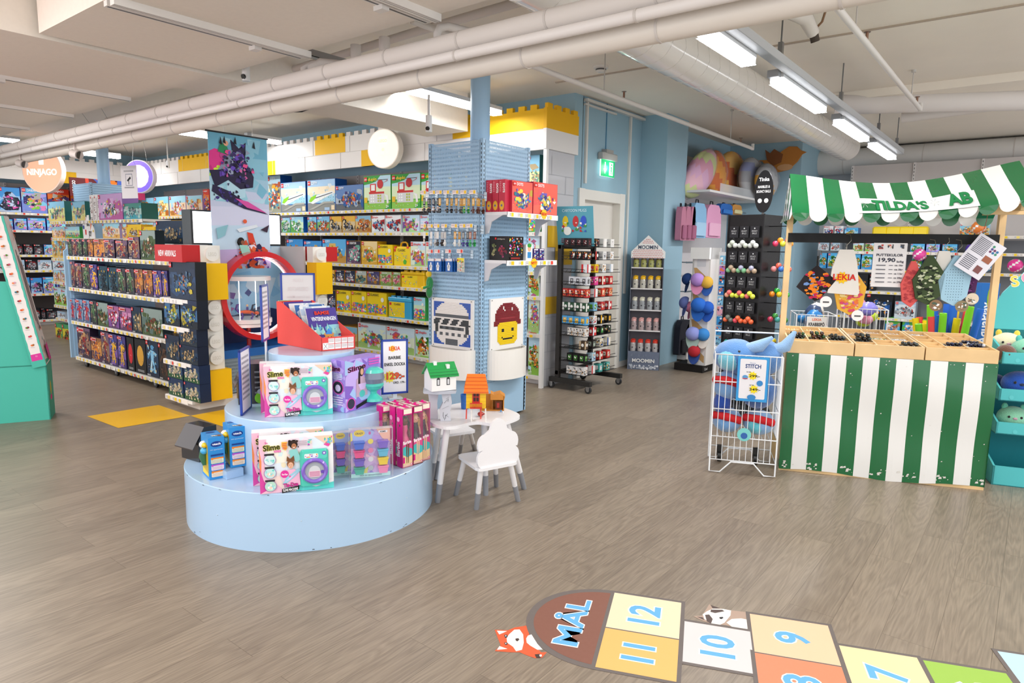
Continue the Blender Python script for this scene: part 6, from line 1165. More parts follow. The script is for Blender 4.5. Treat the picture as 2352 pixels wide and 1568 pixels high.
def dback(F,w,h):
    for s_,yy,hh,ww in (('LEKIA',.84,.06,.3),('CHILLFACTOR',.68,.07,.6),('Ice Cream Maker',.55,.05,.66)): 
        v0,f0,x0,x1,y0,y1 = text_geo(s_,.02); k=w*ww/(x1-x0); kk = h*hh/.7
        F.mb.add([F.m(w*.5-((q[0]-(x0+x1)/2)*k), h*yy+q[1]*kk) for q in v0],f0,'#d8ced0'); F.l += 1
    F.lines(w*.1,h*.3,w*.9,h*.45,3,'#dedade')
P3 = Vector(PC)+Vector((-.30,.20,0)); a = on_up(645,700,P3); b = on_up(725,700,P3); v = b-a; tz = on_up(686,627,P3).z; 
sign_stand('price_sign','blue-framed sign seen from behind with show-through text, above the red comic box',Vector(((a.x+b.x)/2,(a.y+b.y)/2,tz-.17)),v.length,.34,math.atan2(v.y,v.x),T2,dback,face='#d9d5d6')
def dplain(F,w,h): F.lines(w*.15,h*.2,w*.85,h*.9,9,'#b0aeb4')
P4 = at(612,806,Z=T2+.1); P4 = on_up(611,806,PC+Vector((-.12,-.23,0))); P4.z = 0
c = on_up(608,718,P4); hh = (on_up(608,655,P4)-on_up(608,783,P4)).length; rzv = math.atan2(-P4.x,P4.y)
sign_stand('price_sign','narrow edge-on blue-framed sign beside the red comic box',c,.17,hh,rzv+R(78),T2,dplain)
P5 = at(574,1066,Z=T1); c = on_up(563,873,P5); hh = (on_up(563,800,P5)-on_up(563,947,P5)).length
sign_stand('price_sign','edge-on blue-framed sign in front of the black gadget box',c,.2,hh,rzv+R(77),T1,dplain)
t3 = T3+.001
A = at(738.8,807,Z=T3); B = at(816,800,Z=T3); Cb = at(638,788,Z=T3)
ux_ = (B-A); W_ = ux_.length; rz = math.atan2(ux_.y,ux_.x); D_ = .30
hf = up(738,776,A)-T3; hb = up(637,692,Cb)-T3
t = thing('comic_display','red cardboard counter display with sloping sides full of comics on the podium top','display box',((A.x+B.x)/2,(A.y+B.y)/2,t3),rz)
ca, sa = math.cos(-rz), math.sin(-rz); dv = Cb-A; lx = dv.x*ca-dv.y*sa; ly = dv.x*sa+dv.y*ca
c = '#e8504a'; cd_ = '#d8443e'
hw = W_/2
def SP(x, y, z): return (x+lx*(y/ly), y, z)
th = .004
for sx in (-hw, hw-th):
    mb = MB(); mb.add([SP(sx,0,0),SP(sx,ly,0),SP(sx,ly,hb),SP(sx,ly*.9,hb),SP(sx,0,hf),SP(sx+th,0,0),SP(sx+th,ly,0),SP(sx+th,ly,hb),SP(sx+th,ly*.9,hb),SP(sx+th,0,hf)],[(0,4,3,2,1),(5,6,7,8,9),(0,1,6,5),(1,2,7,6),(2,3,8,7),(3,4,9,8),(4,0,5,9)],c); mb.build('side_panel','card',t)
mb = MB(); mb.add([SP(-hw,0,0),SP(hw,0,0),SP(hw,0,hf),SP(-hw,0,hf),SP(-hw,th,0),SP(hw,th,0),SP(hw,th,hf),SP(-hw,th,hf)],[(0,1,2,3),(4,7,6,5),(3,2,6,7),(0,4,5,1),(0,3,7,4),(1,5,6,2)],c); F = Frame(mb,SP(-hw,0,0),(1,0,0),(0,0,1))
for i in range(4):
    for j in range(2): F.rect(W_*(.2+.19*i),hf*(.1+.42*j),W_*(.375+.19*i),hf*(.48+.42*j),'#f4ece8'); F.lines(W_*(.21+.19*i),hf*(.2+.42*j),W_*(.36+.19*i),hf*(.44+.42*j),3,'#b8aaa8')
F.rect(W_*.03,hf*.1,W_*.19,hf*.6,'#f4ece8'); F.poly([(W_*.05,hf*.15),(W_*.06,hf*.15),(W_*.17,hf*.55),(W_*.16,hf*.55)],'#333'); F.poly([(W_*.16,hf*.15),(W_*.17,hf*.15),(W_*.06,hf*.55),(W_*.05,hf*.55)],'#333'); mb.build('front_panel','card',t)
mb = MB(); mb.add([SP(-hw,ly,0),SP(hw,ly,0),SP(hw,ly,hb),SP(-hw,ly,hb),SP(-hw,ly-th,0),SP(hw,ly-th,0),SP(hw,ly-th,hb),SP(-hw,ly-th,hb)],[(0,3,2,1),(4,5,6,7),(3,7,6,2)],cd_); mb.add([SP(-hw,0,.002),SP(hw,0,.002),SP(hw,ly,.002),SP(-hw,ly,.002)],[(0,1,2,3)],cd_); mb.build('back_panel','card',t)
Mw = Matrix.Translation(t.location) @ Matrix.Rotation(rz,4,'Z')
comics = [('#4a3a90','BAMSE','comic on the front of the red display, bear winter-adventure cover in violet',1),('#e8ecf0','','white comic second in the red display',0),('#3a6ab0','','pale blue comic in the middle of the red display',0),('#e6e4ea','','white-edged comic behind the middle of the red display',0),('#4a3a90','BAMSE','second violet comic with red title behind the front ones in the red display',0),('#a8cc98','','green tree-pattern comic at the back of the red display',0)]
cw, chh = W_*.9, .235
for i,(cc_,ti,lab,full) in enumerate(comics):
    y = .10+ly*.125*i; z = .012+.006*i; tilt = R(24)
    mb = MB(); mb.box(-cw/2,0,0,cw/2,.007,chh,'#f0eeea'); F = Frame(mb,(-cw/2,0,0),(1,0,0),(0,0,1)); rnd = random.Random(i); F.rect(0,0,cw,chh,cc_)
    if full:
        F.blobs(cw*.0,0,cw,chh*.55,['#8ac8d8','#a8dce0','#5aa8c8','#d8f0e8','#7ab8b0'],26,rnd,.1,.25)
        for k in range(6): F.poly([(cw*(.02+.17*k),chh*.3),(cw*(.1+.17*k),chh*rnd.uniform(.5,.62)),(cw*(.17+.17*k),chh*.3)],'#9ad4cc')
        F.disc(cw*.6,chh*.2,cw*.16,'#d89a48',16); F.disc(cw*.48,chh*.3,cw*.045,'#d89a48'); F.disc(cw*.72,chh*.3,cw*.045,'#d89a48'); F.poly([(cw*.48,chh*.3),(cw*.72,chh*.3),(cw*.62,chh*.46)],'#3a8ae0'); F.disc(cw*.88,chh*.16,cw*.09,'#f4ead8'); F.blobs(cw*.1,0,cw*.95,chh*.1,['#f0d020','#e8a030','#8ac848','#d8e8f0'],12,rnd,.04,.08); F.disc(cw*.55,chh*.22,cw*.02,'#222',8); F.disc(cw*.66,chh*.22,cw*.02,'#222',8)
        F.text('BAMSE',cw*.5,chh*.82,chh*.09,'#e83a28',w=cw*.5,bold=.08,out='#2a1a50',ob=.04); F.text('VINTERSPANINGEN',cw*.52,chh*.66,chh*.10,'#eef2ff',w=cw*.82,bold=.04)
    elif ti: F.text(ti,cw*.55,chh*.84,chh*.09,'#e83a28',w=cw*.5,bold=.08,out='#2a1a50',ob=.03); F.blobs(0,0,cw,chh*.7,['#8ac8d8','#e8d8f0','#6a5ab0'],16,rnd,.1,.2)
    else: F.blobs(0,0,cw,chh,{'#a8cc98':['#8cc080','#d8e8c8','#78b070','#c8e0b8']}.get(cc_,['#e4e8f0','#c8d8e8','#f0f0f4','#b8c8e0']),18,rnd,.08,.2)
    o = mb.build('comic_book','print'); o.matrix_world = Mw @ Matrix.Translation((lx*(y/ly),y,z)) @ Matrix.Rotation(-tilt,4,'X'); tag(o,lab,'comic')
TZ = .503
WHG = noise_mat('white lacquered wood','#f0eef0',.008,.25,4,.02,80)
def rounded(pts, n=6):
    out = []; m = len(pts)
    for i in range(m):
        p0,p1,p2,p3 = (Vector(pts[(i+k-1)%m]+(0,)) for k in range(4))
        for j in range(n):
            t_ = j/n; q = .5*((2*p1)+(p2-p0)*t_+(2*p0-5*p1+4*p2-p3)*t_*t_+(3*p1-p0-3*p2+p3)*t_**3); out.append((q.x,q.y))
    return out
tp = [at(x,y,Z=TZ) for x,y in ((988,968),(1018,979),(1046,978),(1074,971),(1100,968),(1132,972),(1164,968),(1192,957),(1190,949),(1172,941),(1150,934),(1120,926),(1085,922),(1050,926),(1020,934),(992,950))]
tc = sum(tp,Vector())/len(tp); t = thing('childrens_table','white kidney-shaped children\'s table with grey-tipped legs beside the podium','table',(tc.x,tc.y,0))
mb = MB(); out = rounded([(p.x-tc.x,p.y-tc.y) for p in tp],4); mb.prism(out,TZ-.018,TZ,'#f4f0f4'); mb.build('tabletop',WHG,t)
def leg(p0, p1, parent, r0=.018, r1=.015, gz=.26, tip=None, name='leg'):
    p0 = Vector(p0); p1 = Vector(p1); m = p1+(p0-p1)*gz; mb = MB()
    mb.cyl(p0,m,r0*1.0,r0*.94,c='#f2f0f0',n=18); lg = mb.build(name,WHG,parent); mb = MB(); mb.cyl(m,p1,r0*.96,r1,c='#8f9299',n=18); mb.build('grey_tip','plastic',lg)
for (tx,ty),(fx_,fy_) in (((1024,981),(1005,1153)),((1166,967),(1204,1122)),((1113,960),(1112,1030)),((1010,940),(1004,1020))):
    a = at(tx,ty,Z=TZ-.02); b = at(fx_,fy_,Z=0); v = a-tc; v.z = 0
    if fx_ in (1112,1004): b = Vector((a.x,a.y,0))+v*.25
    leg((v.x*.96,v.y*.96,TZ-.02),(b.x-tc.x,b.y-tc.y,.0),t,.019,.016)
def stool(seat, feet, label, back=None):
    P = [at(x,y,Z=.285) for x,y in seat]; c = sum(P,Vector())/4; t = thing('childrens_chair',label,'chair',(c.x,c.y,0))
    mb = MB(); pts = []
    for i in range(4):
        p = P[i]-c; a = P[i-1]-c; b = P[(i+1)%4]-c
        for q in (p+(a-p)*.12, p+(a-p)*.035+(b-p)*.035, p+(b-p)*.12): pts.append((q.x,q.y))
    mb.prism(pts,.268,.285,'#f3f1f2'); mb.build('seat',WHG,t)
    for i in range(4):
        f = feet[i]; b = at(*f,Z=0)-c if f else (P[i]-c)*1.25; a = (P[i]-c)*.72; leg((a.x,a.y,.27),(b.x,b.y,0),t,.0165,.015,.42)
    return t, P, c
t, P, c = stool(((1048,1043),(1098,1078),(1192,1060),(1143,1029)),((1047,1136),(1094,1169),(1190,1150),(1140,1117)),'white children\'s chair with cloud-shaped back in front of the table')
a = P[1]; b = P[2]; d = (b-a); L_ = d.length; mb = MB()
cl = []
for cx_,cz_,r_,a0,a1 in ((.16,.07,.16,-120,-258),(.18,.30,.17,-150,-268),(.5,.50,.21,-190,-350),(.82,.30,.17,88,-30),(.86,.07,.16,78,-60)):
    for k in range(8):
        th_ = R(a0+(a1-a0)*k/7); cl.append(((cx_+r_*math.cos(th_))*L_,(cz_+r_*math.sin(th_)*1.0)*L_+.015))
zt_ = up(1144,962,(P[1]+P[2])/2)-.285; zm = max(q[1] for q in cl); cl = [(q[0]-L_/2, max(0,q[1])*zt_/zm) for q in cl]
mb.prism(cl,-.008,.008,'#f5f3f4','y'); o = mb.build('cloud_backrest',WHG,t); mm = (a+b)/2-c; o.location = (mm.x,mm.y,.285); o.rotation_euler = (0,0,math.atan2(d.y,d.x)); o.location -= Vector((mm.x,mm.y,0)).normalized()*.018
t, P, c = stool(((984,983),(1010,1000),(1094,988),(1072,976)),((1003,1080),None,(1090,1032),(1056,1040)),'white children\'s chair pushed under the far side of the table')
def px_scale(P): return (P.x*P.x+P.y*P.y)**.5/FPX
Q = at(1014,965,Z=TZ); k = px_scale(Q)*1.02; rzq = math.atan2(-Q.x,Q.y)
t = thing('toy_farmhouse','white toy farmhouse with green roof on a grey rock base on the table','toy house',(Q.x,Q.y,TZ+.001),rzq)
zr = up(1014,895,Q)-TZ
mb = MB(); lay = [((-.065,.035),0),((-.045,.02),.5),((-.05,.015),.75),((-.085,.06),.93)]
rnd = random.Random(4)
mb.prism([(-.005,0),(.055,0),(.05,zr*.35),(.06,zr*.6),(.05,zr*.95),(-.002,zr*.95),(.008,zr*.6),(-.012,zr*.35)],-.02,.03,'#c9ccd4','y'); F = Frame(mb,(0,-.02,0),(1,0,0),(0,0,1),k=.001)
for i in range(9): a_ = (rnd.uniform(0,.045),rnd.uniform(.01,zr*.9)); b_ = (rnd.uniform(0,.045),a_[1]+rnd.uniform(-.03,.03)); b_ = (b_[0],min(max(b_[1],.005),zr*.93)); F.poly([a_,(a_[0]+.002,a_[1]),(b_[0]+.002,b_[1]),b_],'#3c3e46')
mb.prism([(-.085,0),(-.02,0),(-.025,zr*.5),(-.015,zr*.95),(-.08,zr*.95),(-.07,zr*.5)],.03,.06,'#dcdde4','y')
mb.prism([(-.10,zr*.93),(-.02,zr*.9),(.08,zr*.93),(.085,zr*1.0),(-.09,zr*1.02),(-.105,zr*.98)],-.05,.08,'#b8bcc6','y'); mb.build('rock_base','matte',t)
hh = up(1014,832,Q)-up(1014,890,Q); bw, bd = .075, .06
mb = MB(); zb = zr*1.02; M_ = Matrix.Translation((-.008,.01,zb)) @ Matrix.Rotation(R(22),4,'Z')
hs = MB(); wz = hh*.62; hs.box(-bw,-bd,0,bw,bd,wz,'#f4f3f2'); hs.add([(bw,-bd,wz),(bw,bd,wz),(bw,0,hh*.95),(-bw,-bd,wz),(-bw,bd,wz),(-bw,0,hh*.95)],[(0,1,2),(3,5,4)],'#f4f3f2')
F = Frame(hs,(-bw,-bd,0),(1,0,0),(0,0,1),k=.001)
for x in (.04,.10): F.rect(x-.01,wz*.35,x+.01,wz*.75,'#2c2c30'); F.disc(x,wz*.75,.01,'#2c2c30',8); F.rect(x-.006,wz*.4,x+.006,wz*.72,'#d8d8dc')
F = Frame(hs,(bw,-bd,0),(0,1,0),(0,0,1),k=.001); F.rect(.035,.004,.085,wz*.95,'#1f9a4a'); F.rect(.058,.004,.06,wz*.95,'#157038'); F.disc(.06,hh*.78,.01,'#3a3a3e',10); F.disc(.06,hh*.78,.008,'#f4f3f2',10); mb.join(hs,M_); mb.build('house_body','plastic',t)
mb = MB(); rf = MB()
for s_ in (-1,1):
    rf.add([(-bw-.012,s_*(bd+.012),wz-.012),(bw+.012,s_*(bd+.012),wz-.012),(bw+.012,0,hh),(-bw-.012,0,hh),(-bw-.012,s_*(bd+.012),wz-.004),(bw+.012,s_*(bd+.012),wz-.004),(bw+.012,0,hh+.008),(-bw-.012,0,hh+.008)],[(0,1,2,3),(4,7,6,5),(0,4,5,1),(1,5,6,2),(0,3,7,4)],'#1f9a4a')
    for r_ in range(4): rf.box(-bw-.012,min(s_*(bd+.01)*(1-r_/4.3),s_*(bd+.01)*(1-r_/4.3)-.002*s_),wz+(hh-wz)*r_/4.3,bw+.012,max(s_*(bd+.01)*(1-r_/4.3),s_*(bd+.01)*(1-r_/4.3)-.002*s_),wz+(hh-wz)*r_/4.3+.004,'#178040')
rf.box(-bw*.6,-.015,hh-.006,-bw*.35,.01,hh+.016,'#f0f0f0'); rf.box(bw*.35,-bd*.6,hh*.75,bw*.6,-bd*.2,hh*.98,'#f0f0f0'); mb.join(rf,M_); mb.build('roof','plastic',t)
Q = at(1093,966,Z=TZ); rzq = math.atan2(-Q.x,Q.y); t = thing('toy_treehouse','yellow and orange toy stilt house with red balcony on the table','toy house',(Q.x,Q.y,TZ+.001),rzq)
s_ = px_scale(Q); zt_ = up(1093,862,Q)-TZ; z1 = up(1093,936,Q)-TZ; z2 = up(1093,895,Q)-TZ; w = 23*s_
for x,c in ((-w,'#e04a38'),(-w*.45,'#f4f0ea'),(w*.5,'#e04a38'),(w,'#f4f0ea')): mb = MB(); mb.cyl((x,-.02 if c[1]=='f' else .04,0),(x*.96,-.02 if c[1]=='f' else .04,z1),.004,c=c,n=8); mb.build('stilt','plastic',t)
mb = MB(); mb.box(-w,-.025,z1,w,.05,z2,'#f2c322'); mb.add([(-w,-.025,z2),(w,-.025,z2),(w,.05,z2),(-w,.05,z2),(-w*.95,.012,zt_*.97),(w*.95,.012,zt_*.97)],[(0,1,5,4),(2,3,4,5),(1,2,5),(3,0,4)],'#f2c322'); F = Frame(mb,(-w,-.025,z1),(1,0,0),(0,0,1),k=.001)
for i in range(5): F.rect(0,(z2-z1)*i/5,2*w,(z2-z1)*i/5+.001,'#c89a18')
F.rect(w*.62,(z2-z1)*.3,w*1.38,(z2-z1)*.98,'#cc2f28'); F.rect(w*.72,(z2-z1)*.4,w*1.28,(z2-z1)*.9,'#3a1814'); F.rect(w*.98,(z2-z1)*.4,w*1.02,(z2-z1)*.9,'#cc2f28'); F.rect(w*.72,(z2-z1)*.63,w*1.28,(z2-z1)*.67,'#cc2f28'); mb.build('house_body','plastic',t)
mb = MB(); mb.box(-w*.6,-.05,z1+.004,w*.6,-.025,z1+.01,'#cc2f28')
for i in range(8): mb.box(-w*.6+w*1.16*i/7,-.05,z1+.01,-w*.6+w*1.16*i/7+.003,-.047,z1+.035,'#cc2f28')
mb.box(-w*.62,-.051,z1+.033,w*.62,-.046,z1+.038,'#cc2f28'); mb.build('balcony','plastic',t)
mb = MB()
for s2,y0,y1 in ((-1,-.06,.012),(1,.085,.012)):
    mb.add([(-w*1.25,y0,z2-.01),(w*1.25,y0,z2-.01),(w*.92,y1,zt_),(-w*.92,y1,zt_),(-w*1.25,y0,z2-.003),(w*1.25,y0,z2-.003),(w*.92,y1,zt_+.006),(-w*.92,y1,zt_+.006)],[(0,1,2,3),(4,7,6,5),(0,4,5,1),(1,5,6,2),(0,3,7,4)],'#f07a2a')
    for r_ in range(5):
        f_ = r_/5; zz = z2-.003+(zt_-z2+.009)*f_; yy = y0+(y1-y0)*f_; ww = w*(1.25-.33*f_); mb.box(-ww,min(yy,yy-.002*s2*-1)-.001,zz,ww,yy+.001,zz+.003,'#d86420')
mb.build('roof','plastic',t)
Q = at(1130,940,Z=TZ); rzq = math.atan2(-Q.x,Q.y); s_ = px_scale(Q); t = thing('toy_stable','open orange-brown wooden toy stable behind the stilt house','toy house',(Q.x,Q.y,TZ+.001),rzq); c = '#cf8a3c'; zt_ = up(1130,900,Q)-TZ
mb = MB(); mb.box(-.07,-.04,0,.075,.05,.006,c); mb.box(-.07,.045,0,.075,.05,zt_*.8,c); mb.box(.069,-.04,0,.075,.05,zt_*.85,c); mb.box(-.0,-.03,.0,.005,.05,zt_*.7,'#a86a28'); mb.prism([(-.01,zt_*.62),(.075,zt_*.62),(.08,zt_*.8),(.05,zt_),(.01,zt_*.9),(-.01,zt_)],-.04,.05,c,'y'); F = Frame(mb,(0,-.04,0),(1,0,0),(0,0,1)); F.rect(.02,.01,.06,zt_*.55,'#5a2c18'); F.rect(.03,.02,.045,.05,'#a83028'); mb.build('stable_body','matte',t)
q = at(1068,938,Z=TZ); mb = MB(); mb.lathe((0,0,0),[(.001,0),(.024,0),(.026,.02),(.026,.04),(.025,.041),(.027,.06),(.029,.09),(.026,.09),(.024,.01)],'#2a6cc0',18); o = mb.build('play_cup','plastic'); o.location = (q.x,q.y,TZ+.001); tag(o,'blue ribbed plastic cup standing behind the stilt house','cup')
q = at(1104,956,Z=TZ); mb = MB(); mb.ball((0,0,.014),.02,.02,.014,'#a8281e'); mb.tube([(.018,0,.014),(.03,0,.02)],.004,'#a8281e'); mb.ball((0,0,.03),.005,c='#c83a2a'); o = mb.build('toy_pot','gloss'); o.location = (q.x,q.y,TZ+.001); tag(o,'dark red toy cooking pot under the stilt house','toy pot')
q = at(1152,947,Z=TZ); mb = MB(); mb.box(-.02,-.006,0,.015,.006,.004,'#e8ecf4'); mb.ball((-.005,0,.008),.006,c='#3a88c8'); mb.ball((.01,.002,.006),.004,c='#f0f0f0'); o = mb.build('toy_figure','plastic'); o.location = (q.x,q.y,TZ+.001); tag(o,'tiny white and blue toy figure lying on the right end of the table','toy figure')
q = at(984,930,Z=.3); 
ry = 5.93; X0 = at(1287,700,Y=ry).x; X1 = at(1346,700,Y=ry).x; Y1 = at(1421,700,X=X1).y
t = thing('mug_rack','tall black wire rack on castors stacked with boxed mugs beside the door','rack',((X0+X1)/2,6.2,0))
zt_ = up(1283,562,Vector((X0,ry,0)))
mb = MB()
for y in (ry+.0,Y1-.03): mb.box(X0-.05,y,.07,X0,y+.04,zt_,'#33302e')
mb.box(X0-.045,ry,zt_-.04,X0-.01,Y1,zt_,'#33302e'); mb.box(X0-.045,ry,.16,X0-.01,Y1,.2,'#33302e'); mb.build('upright_frame','matte',t,world=True)
for y in (ry-.01,Y1-.05):
    mb = MB(); mb.box(X0-.12,y,.075,X1+.08,y+.05,.125,'#302e2c'); mb.build('foot','matte',t,world=True)
    for x in (X0-.1,X1+.05): castor(x,y+.025,t,.036)
zr_ = [at(1355,y,X=X1).z for y in (567,597,627,656,684,716,747,773,802,832,861)]
for z in zr_:
    mb = MB(); mb.box(X0,ry+.01,z-.003,X1,Y1-.01,z-.001,'#3a3836')
    for zz,x1 in ((z,X1),(z+.03,X1-.02)): mb.tube([(X0,ry,zz+.01),(X1-.06,ry,zz+.004),(x1,ry+.05,zz),(x1,Y1,zz)],.0032,'#2c2a29',6)
    for k in range(6): mb.tube([(X0+(X1-X0)*k/6,ry,z),(X0+(X1-X0)*(k+.5)/6,ry,z+.03)],.002,'#2c2a29',5)
    mb.build('wire_tray','metal',t,world=True)
cols = [(['#1c1a1c','#5a1a20'],['#1c1a1c','#c83a30'],['#f2f0ec','#e8e4e0']),(['#1c1a1c','#c83028'],['#1c1a1c','#c83a30'],['#e8e6e4','#b8b8bc']),(['#e4e4e8','#c8282a'],['#e8c020','#c8282a'],['#f0f0f0','#b0bcc8']),(['#d8d8dc','#5a5a60'],['#e03a90','#f09a30'],['#c8282a','#f0e0c8']),(['#c83030','#e8b060'],['#e8e8ea','#c83030'],['#d84830','#f0d0a0']),(['#2c5038','#f0eee8'],['#8ac0e0','#58a030'],['#c83a3a','#f0f0f0']),(['#58a8e0','#f0b828'],['#e8f0f4','#c83a3a'],['#1c1c1e','#e8b030']),(['#e8e2dc','#8a6848'],['#d83a3a','#d8e8f0'],['#1c1c1e','#48a048']),(['#4a3828','#c8b090'],['#24201e','#a8b8a8'],['#e8e0c8','#2a58a8']),(['#141416','#58a048'],['#b8d8e8','#2a48a8'],['#c8302a','#e8e4d0']),(['#e8e4e2','#3a3a40'],['#e8e4e2','#c83a3a'],['#48a8a0','#e8e4e2'])]
_mm = {}
def mugbox(c1, c2, kind):
    k = (c1,c2,kind)
    if k in _mm: return _mm[k]
    mb = MB(); s = .045
    mb.box(-s,-s,0,s,s,.095,c1); rnd = random.Random(len(_mm))
    for F in (Frame(mb,(-s,-s,0),(1,0,0),(0,0,1)),Frame(mb,(s,-s,0),(0,1,0),(0,0,1))):
        if kind == 0: F.rect(.02,.02,.07,.075,c2); F.blobs(.025,.025,.065,.07,[c2,'#f4f0ea',c1,'#333'],6,rnd,.15,.3)
        elif kind == 1: F.blobs(.008,.01,.082,.085,[c2,'#f4f0ea','#333','#e8a030'],16,rnd,.08,.2)
        else: F.rect(.0,.0,.03,.095,c2); F.disc(.055,.05,.02,'#f4f0ea',12)
    F = Frame(mb,(-s,-s,.095),(1,0,0),(0,1,0)); o = mb.build('mug_box','print'); m = o.data; bpy.data.objects.remove(o); _mm[k] = m; return m
rnd = random.Random(12); dX = (X1-X0-.02)/4; dY = (Y1-ry-.02)/4.3
RN = ['top','second','third','fourth','fifth','sixth','seventh','eighth','ninth','tenth','bottom']
full = [4,3,1,3,4,4,4,3,1,3,3]
for r, z in enumerate(zr_):
    for j in range(4):
        for i in range(4):
            if j == 0 and i < 4-full[r] : continue
            if j and i != 3: continue
            cc_ = cols[r][min(2,j if j < 2 else 2)]; sc = min(1,(dX-.004)/.09)
            if r < 2 and (j > 0 or i == 3):
                pass
            o = bpy.data.objects.new('mug_box',mugbox(cc_[0],cc_[1],(r+j)%3)); COL.objects.link(o); o.scale = (sc,sc,.92)
            o.location = (X0+.01+dX*(i+.5),ry+.055+dY*j,z+.002)
            tag(o,'boxed mug on the %s rack row, %s'%(RN[r],('%s in the near side line'%['farthest','third','second','nearest corner'][i]) if j == 0 else 'number %s along the front'%['one','two','three','four'][j]),'mug box','boxed mugs on the black rack')
q = at(1320,515,X=X0-.0); t = thing('poster_card','turquoise CARTOON MUGS header card standing on top of the mug rack','poster',(X0-.02,ry+.12,zt_-.01))
a = at(1283,470,Y=ry+.02); b = at(1333,472,Y=ry+.02); h_ = at(1300,470,Y=ry+.02).z-zt_; w_ = .36
mb = MB(); mb.prism([(-.10,0),(w_-.04,0),(w_-.07,h_),(-.14,h_)],-.004,.004,'#5fa6b8','y'); F = Frame(mb,(-.12,-.004,0),(1,0,0),(0,0,1),k=.001)
F.text('CARTOON MUGS',.2,h_*.86,.03,'#dfeef2',w=.28); rnd = random.Random(3)
for x,c in ((.1,'#f0d030'),(.22,'#c83a3a'),(.31,'#3a58c8')): F.disc(x,h_*.62,.035,c,10,ry=.06); F.blobs(x-.04,h_*.36,x+.04,h_*.6,[c,'#4a9a48','#f4f0e8','#c83a3a'],8,rnd,.15,.3)
F.disc(.13,h_*.38,.045,'#f4f4ec',14); F.lines(.06,h_*.08,.36,h_*.2,3,'#8a4a58'); mb.build('card','card',t)
t.rotation_euler.z = R(8)
loc, rz, w, hb = stand((1441,847),(1512,851),578,0,.3)
t = thing('bottle_stand','narrow grey cardboard bottle stand with red-tiled gabled roof header','display stand',(loc.x,loc.y,0),rz); D_ = .26
A = at(1441,847,Z=0); zsh = [up(1443,y,A) for y in (613,661,710,757,806)]; c = '#7d8494'; zt_ = up(1446,577,A)
mb = MB(); mb.box(-w/2,0,0,w/2,D_,zsh[4],'#6d778c'); F = Frame(mb,(-w/2,0,0),(1,0,0),(0,0,1)); rnd = random.Random(8)
for i in range(26): x = rnd.uniform(0,w); z = rnd.uniform(.05,zsh[4]*.95); F.rect(x,z,min(x+.003,w),min(z+.03,zsh[4]),'#8c95a6')
for i in range(46): F.disc(rnd.uniform(.015,w-.015),rnd.uniform(.012,.06),rnd.uniform(.008,.015),rnd.choice(['#e8eaee','#cdd2da','#b4bcc8']),8)
F.text('MOOMIN',w*.5,zsh[4]*.42,.045,'#f2f2f0',w=w*.72,bold=.03); mb.build('base_box','card',t)
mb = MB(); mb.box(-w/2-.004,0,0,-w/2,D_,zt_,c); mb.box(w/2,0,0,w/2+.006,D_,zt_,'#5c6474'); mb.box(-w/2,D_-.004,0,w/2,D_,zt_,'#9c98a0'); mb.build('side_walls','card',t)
for z in zsh[:4]: mb = MB(); mb.box(-w/2,0,z-.014,w/2,D_-.004,z,'#e9e6e6'); mb.build('shelf','card',t)
tip = up(1484,540,A); mb = MB(); mb.prism([(-w/2-.01,zt_-.08),(w/2+.02,zt_-.08),(w/2+.02,zt_),(0,tip),(-w/2-.01,zt_)],-.004,.0,'#eceae8','y'); F = Frame(mb,(0,-.004,zt_),(1,0,0),(0,0,1),k=.001); hh_ = tip-zt_
for j in range(11):
    for i in range(-9,10):
        x = i*.02+(j%2)*.01; z = -.07+j*.022
        if (z < .02 or z > hh_*.42) and abs(x) < (w/2)*(1-max(0,z)/hh_)-.012 and z < hh_-.03: F.poly([(x-.008,z),(x,z-.006),(x+.008,z),(x,z+.006)],'#c9403c'); F.l = 1
F.text('MOOMIN',0,hh_*.16,.045,'#4a5468',w=w*.62,bold=.04); mb.build('gable_header','card',t)
def bottle_proto(cap, body):
    t = thing('drinking_bottle','','bottle',(0,0,0)); mb = MB(); mb.lathe((0,0,0),[(.001,0),(.03,0),(.032,.01),(.032,.085),(.026,.1)],body,14)
    rnd = random.Random(3)
    for i in range(5): a = i*1.25; F = Frame(mb,(.033*math.cos(a),.033*math.sin(a),.03),(-math.sin(a),math.cos(a),0),(0,0,1),(math.cos(a),math.sin(a),0)); F.disc(0,.015,.008,rnd.choice(['#f0f0ee','#3a3a40',cap]),8)
    mb.build('clear_body','gloss',t); mb = MB(); mb.cyl((0,0,.1),(0,0,.125),.03,.028,c=cap,n=14); mb.tube([(-.02,0,.125),(0,0,.132),(.03,0,.13)],[.01,.012,.008],cap); mb.build('lid','plastic',t); return t
for r,(z,cap,body,nm,rn) in enumerate(((zsh[0],'#6a4a2a','#9a9a50','brown-lidded','top'),(zsh[1],'#f0bc10','#c0bcb0','yellow-lidded','second'),(zsh[2],'#e4e0cc','#9a9ea2','cream-lidded','third'),(zsh[3],'#e8b0ac','#b09c9c','pink-lidded','fourth'),(zsh[4],'#e0402c','#b8b4b4','red-lidded','bottom'))):
    bp = bottle_proto(cap,body); first = True
    for i in range(4):
        o = bp if first else copy_tree(bp); first = False; o.parent = None
        v = Matrix.Rotation(rz,3,'Z') @ Vector((-w*.36+w*.24*i,.045,0)); o.location = (loc.x+v.x,loc.y+v.y,z+.001); o.scale = (1.1,1.1,1.12 if r else .95); o['label'] = '%s bottle, %s from left on the %s shelf of the gabled stand'%(nm,ORD[i],rn); o['group'] = 'bottles on the gabled stand'
t = thing('alcove_rack','white slatted alcove rack with top shelf of bagged pillows and hanging backpacks','shelving',(-4.0,9.8,0))
mb = MB(); mb.box(-4.145,8.63,.0,-4.12,10.95,2.85,'#d9d4d6'); mb.build('back_panel','print',t,world=True)
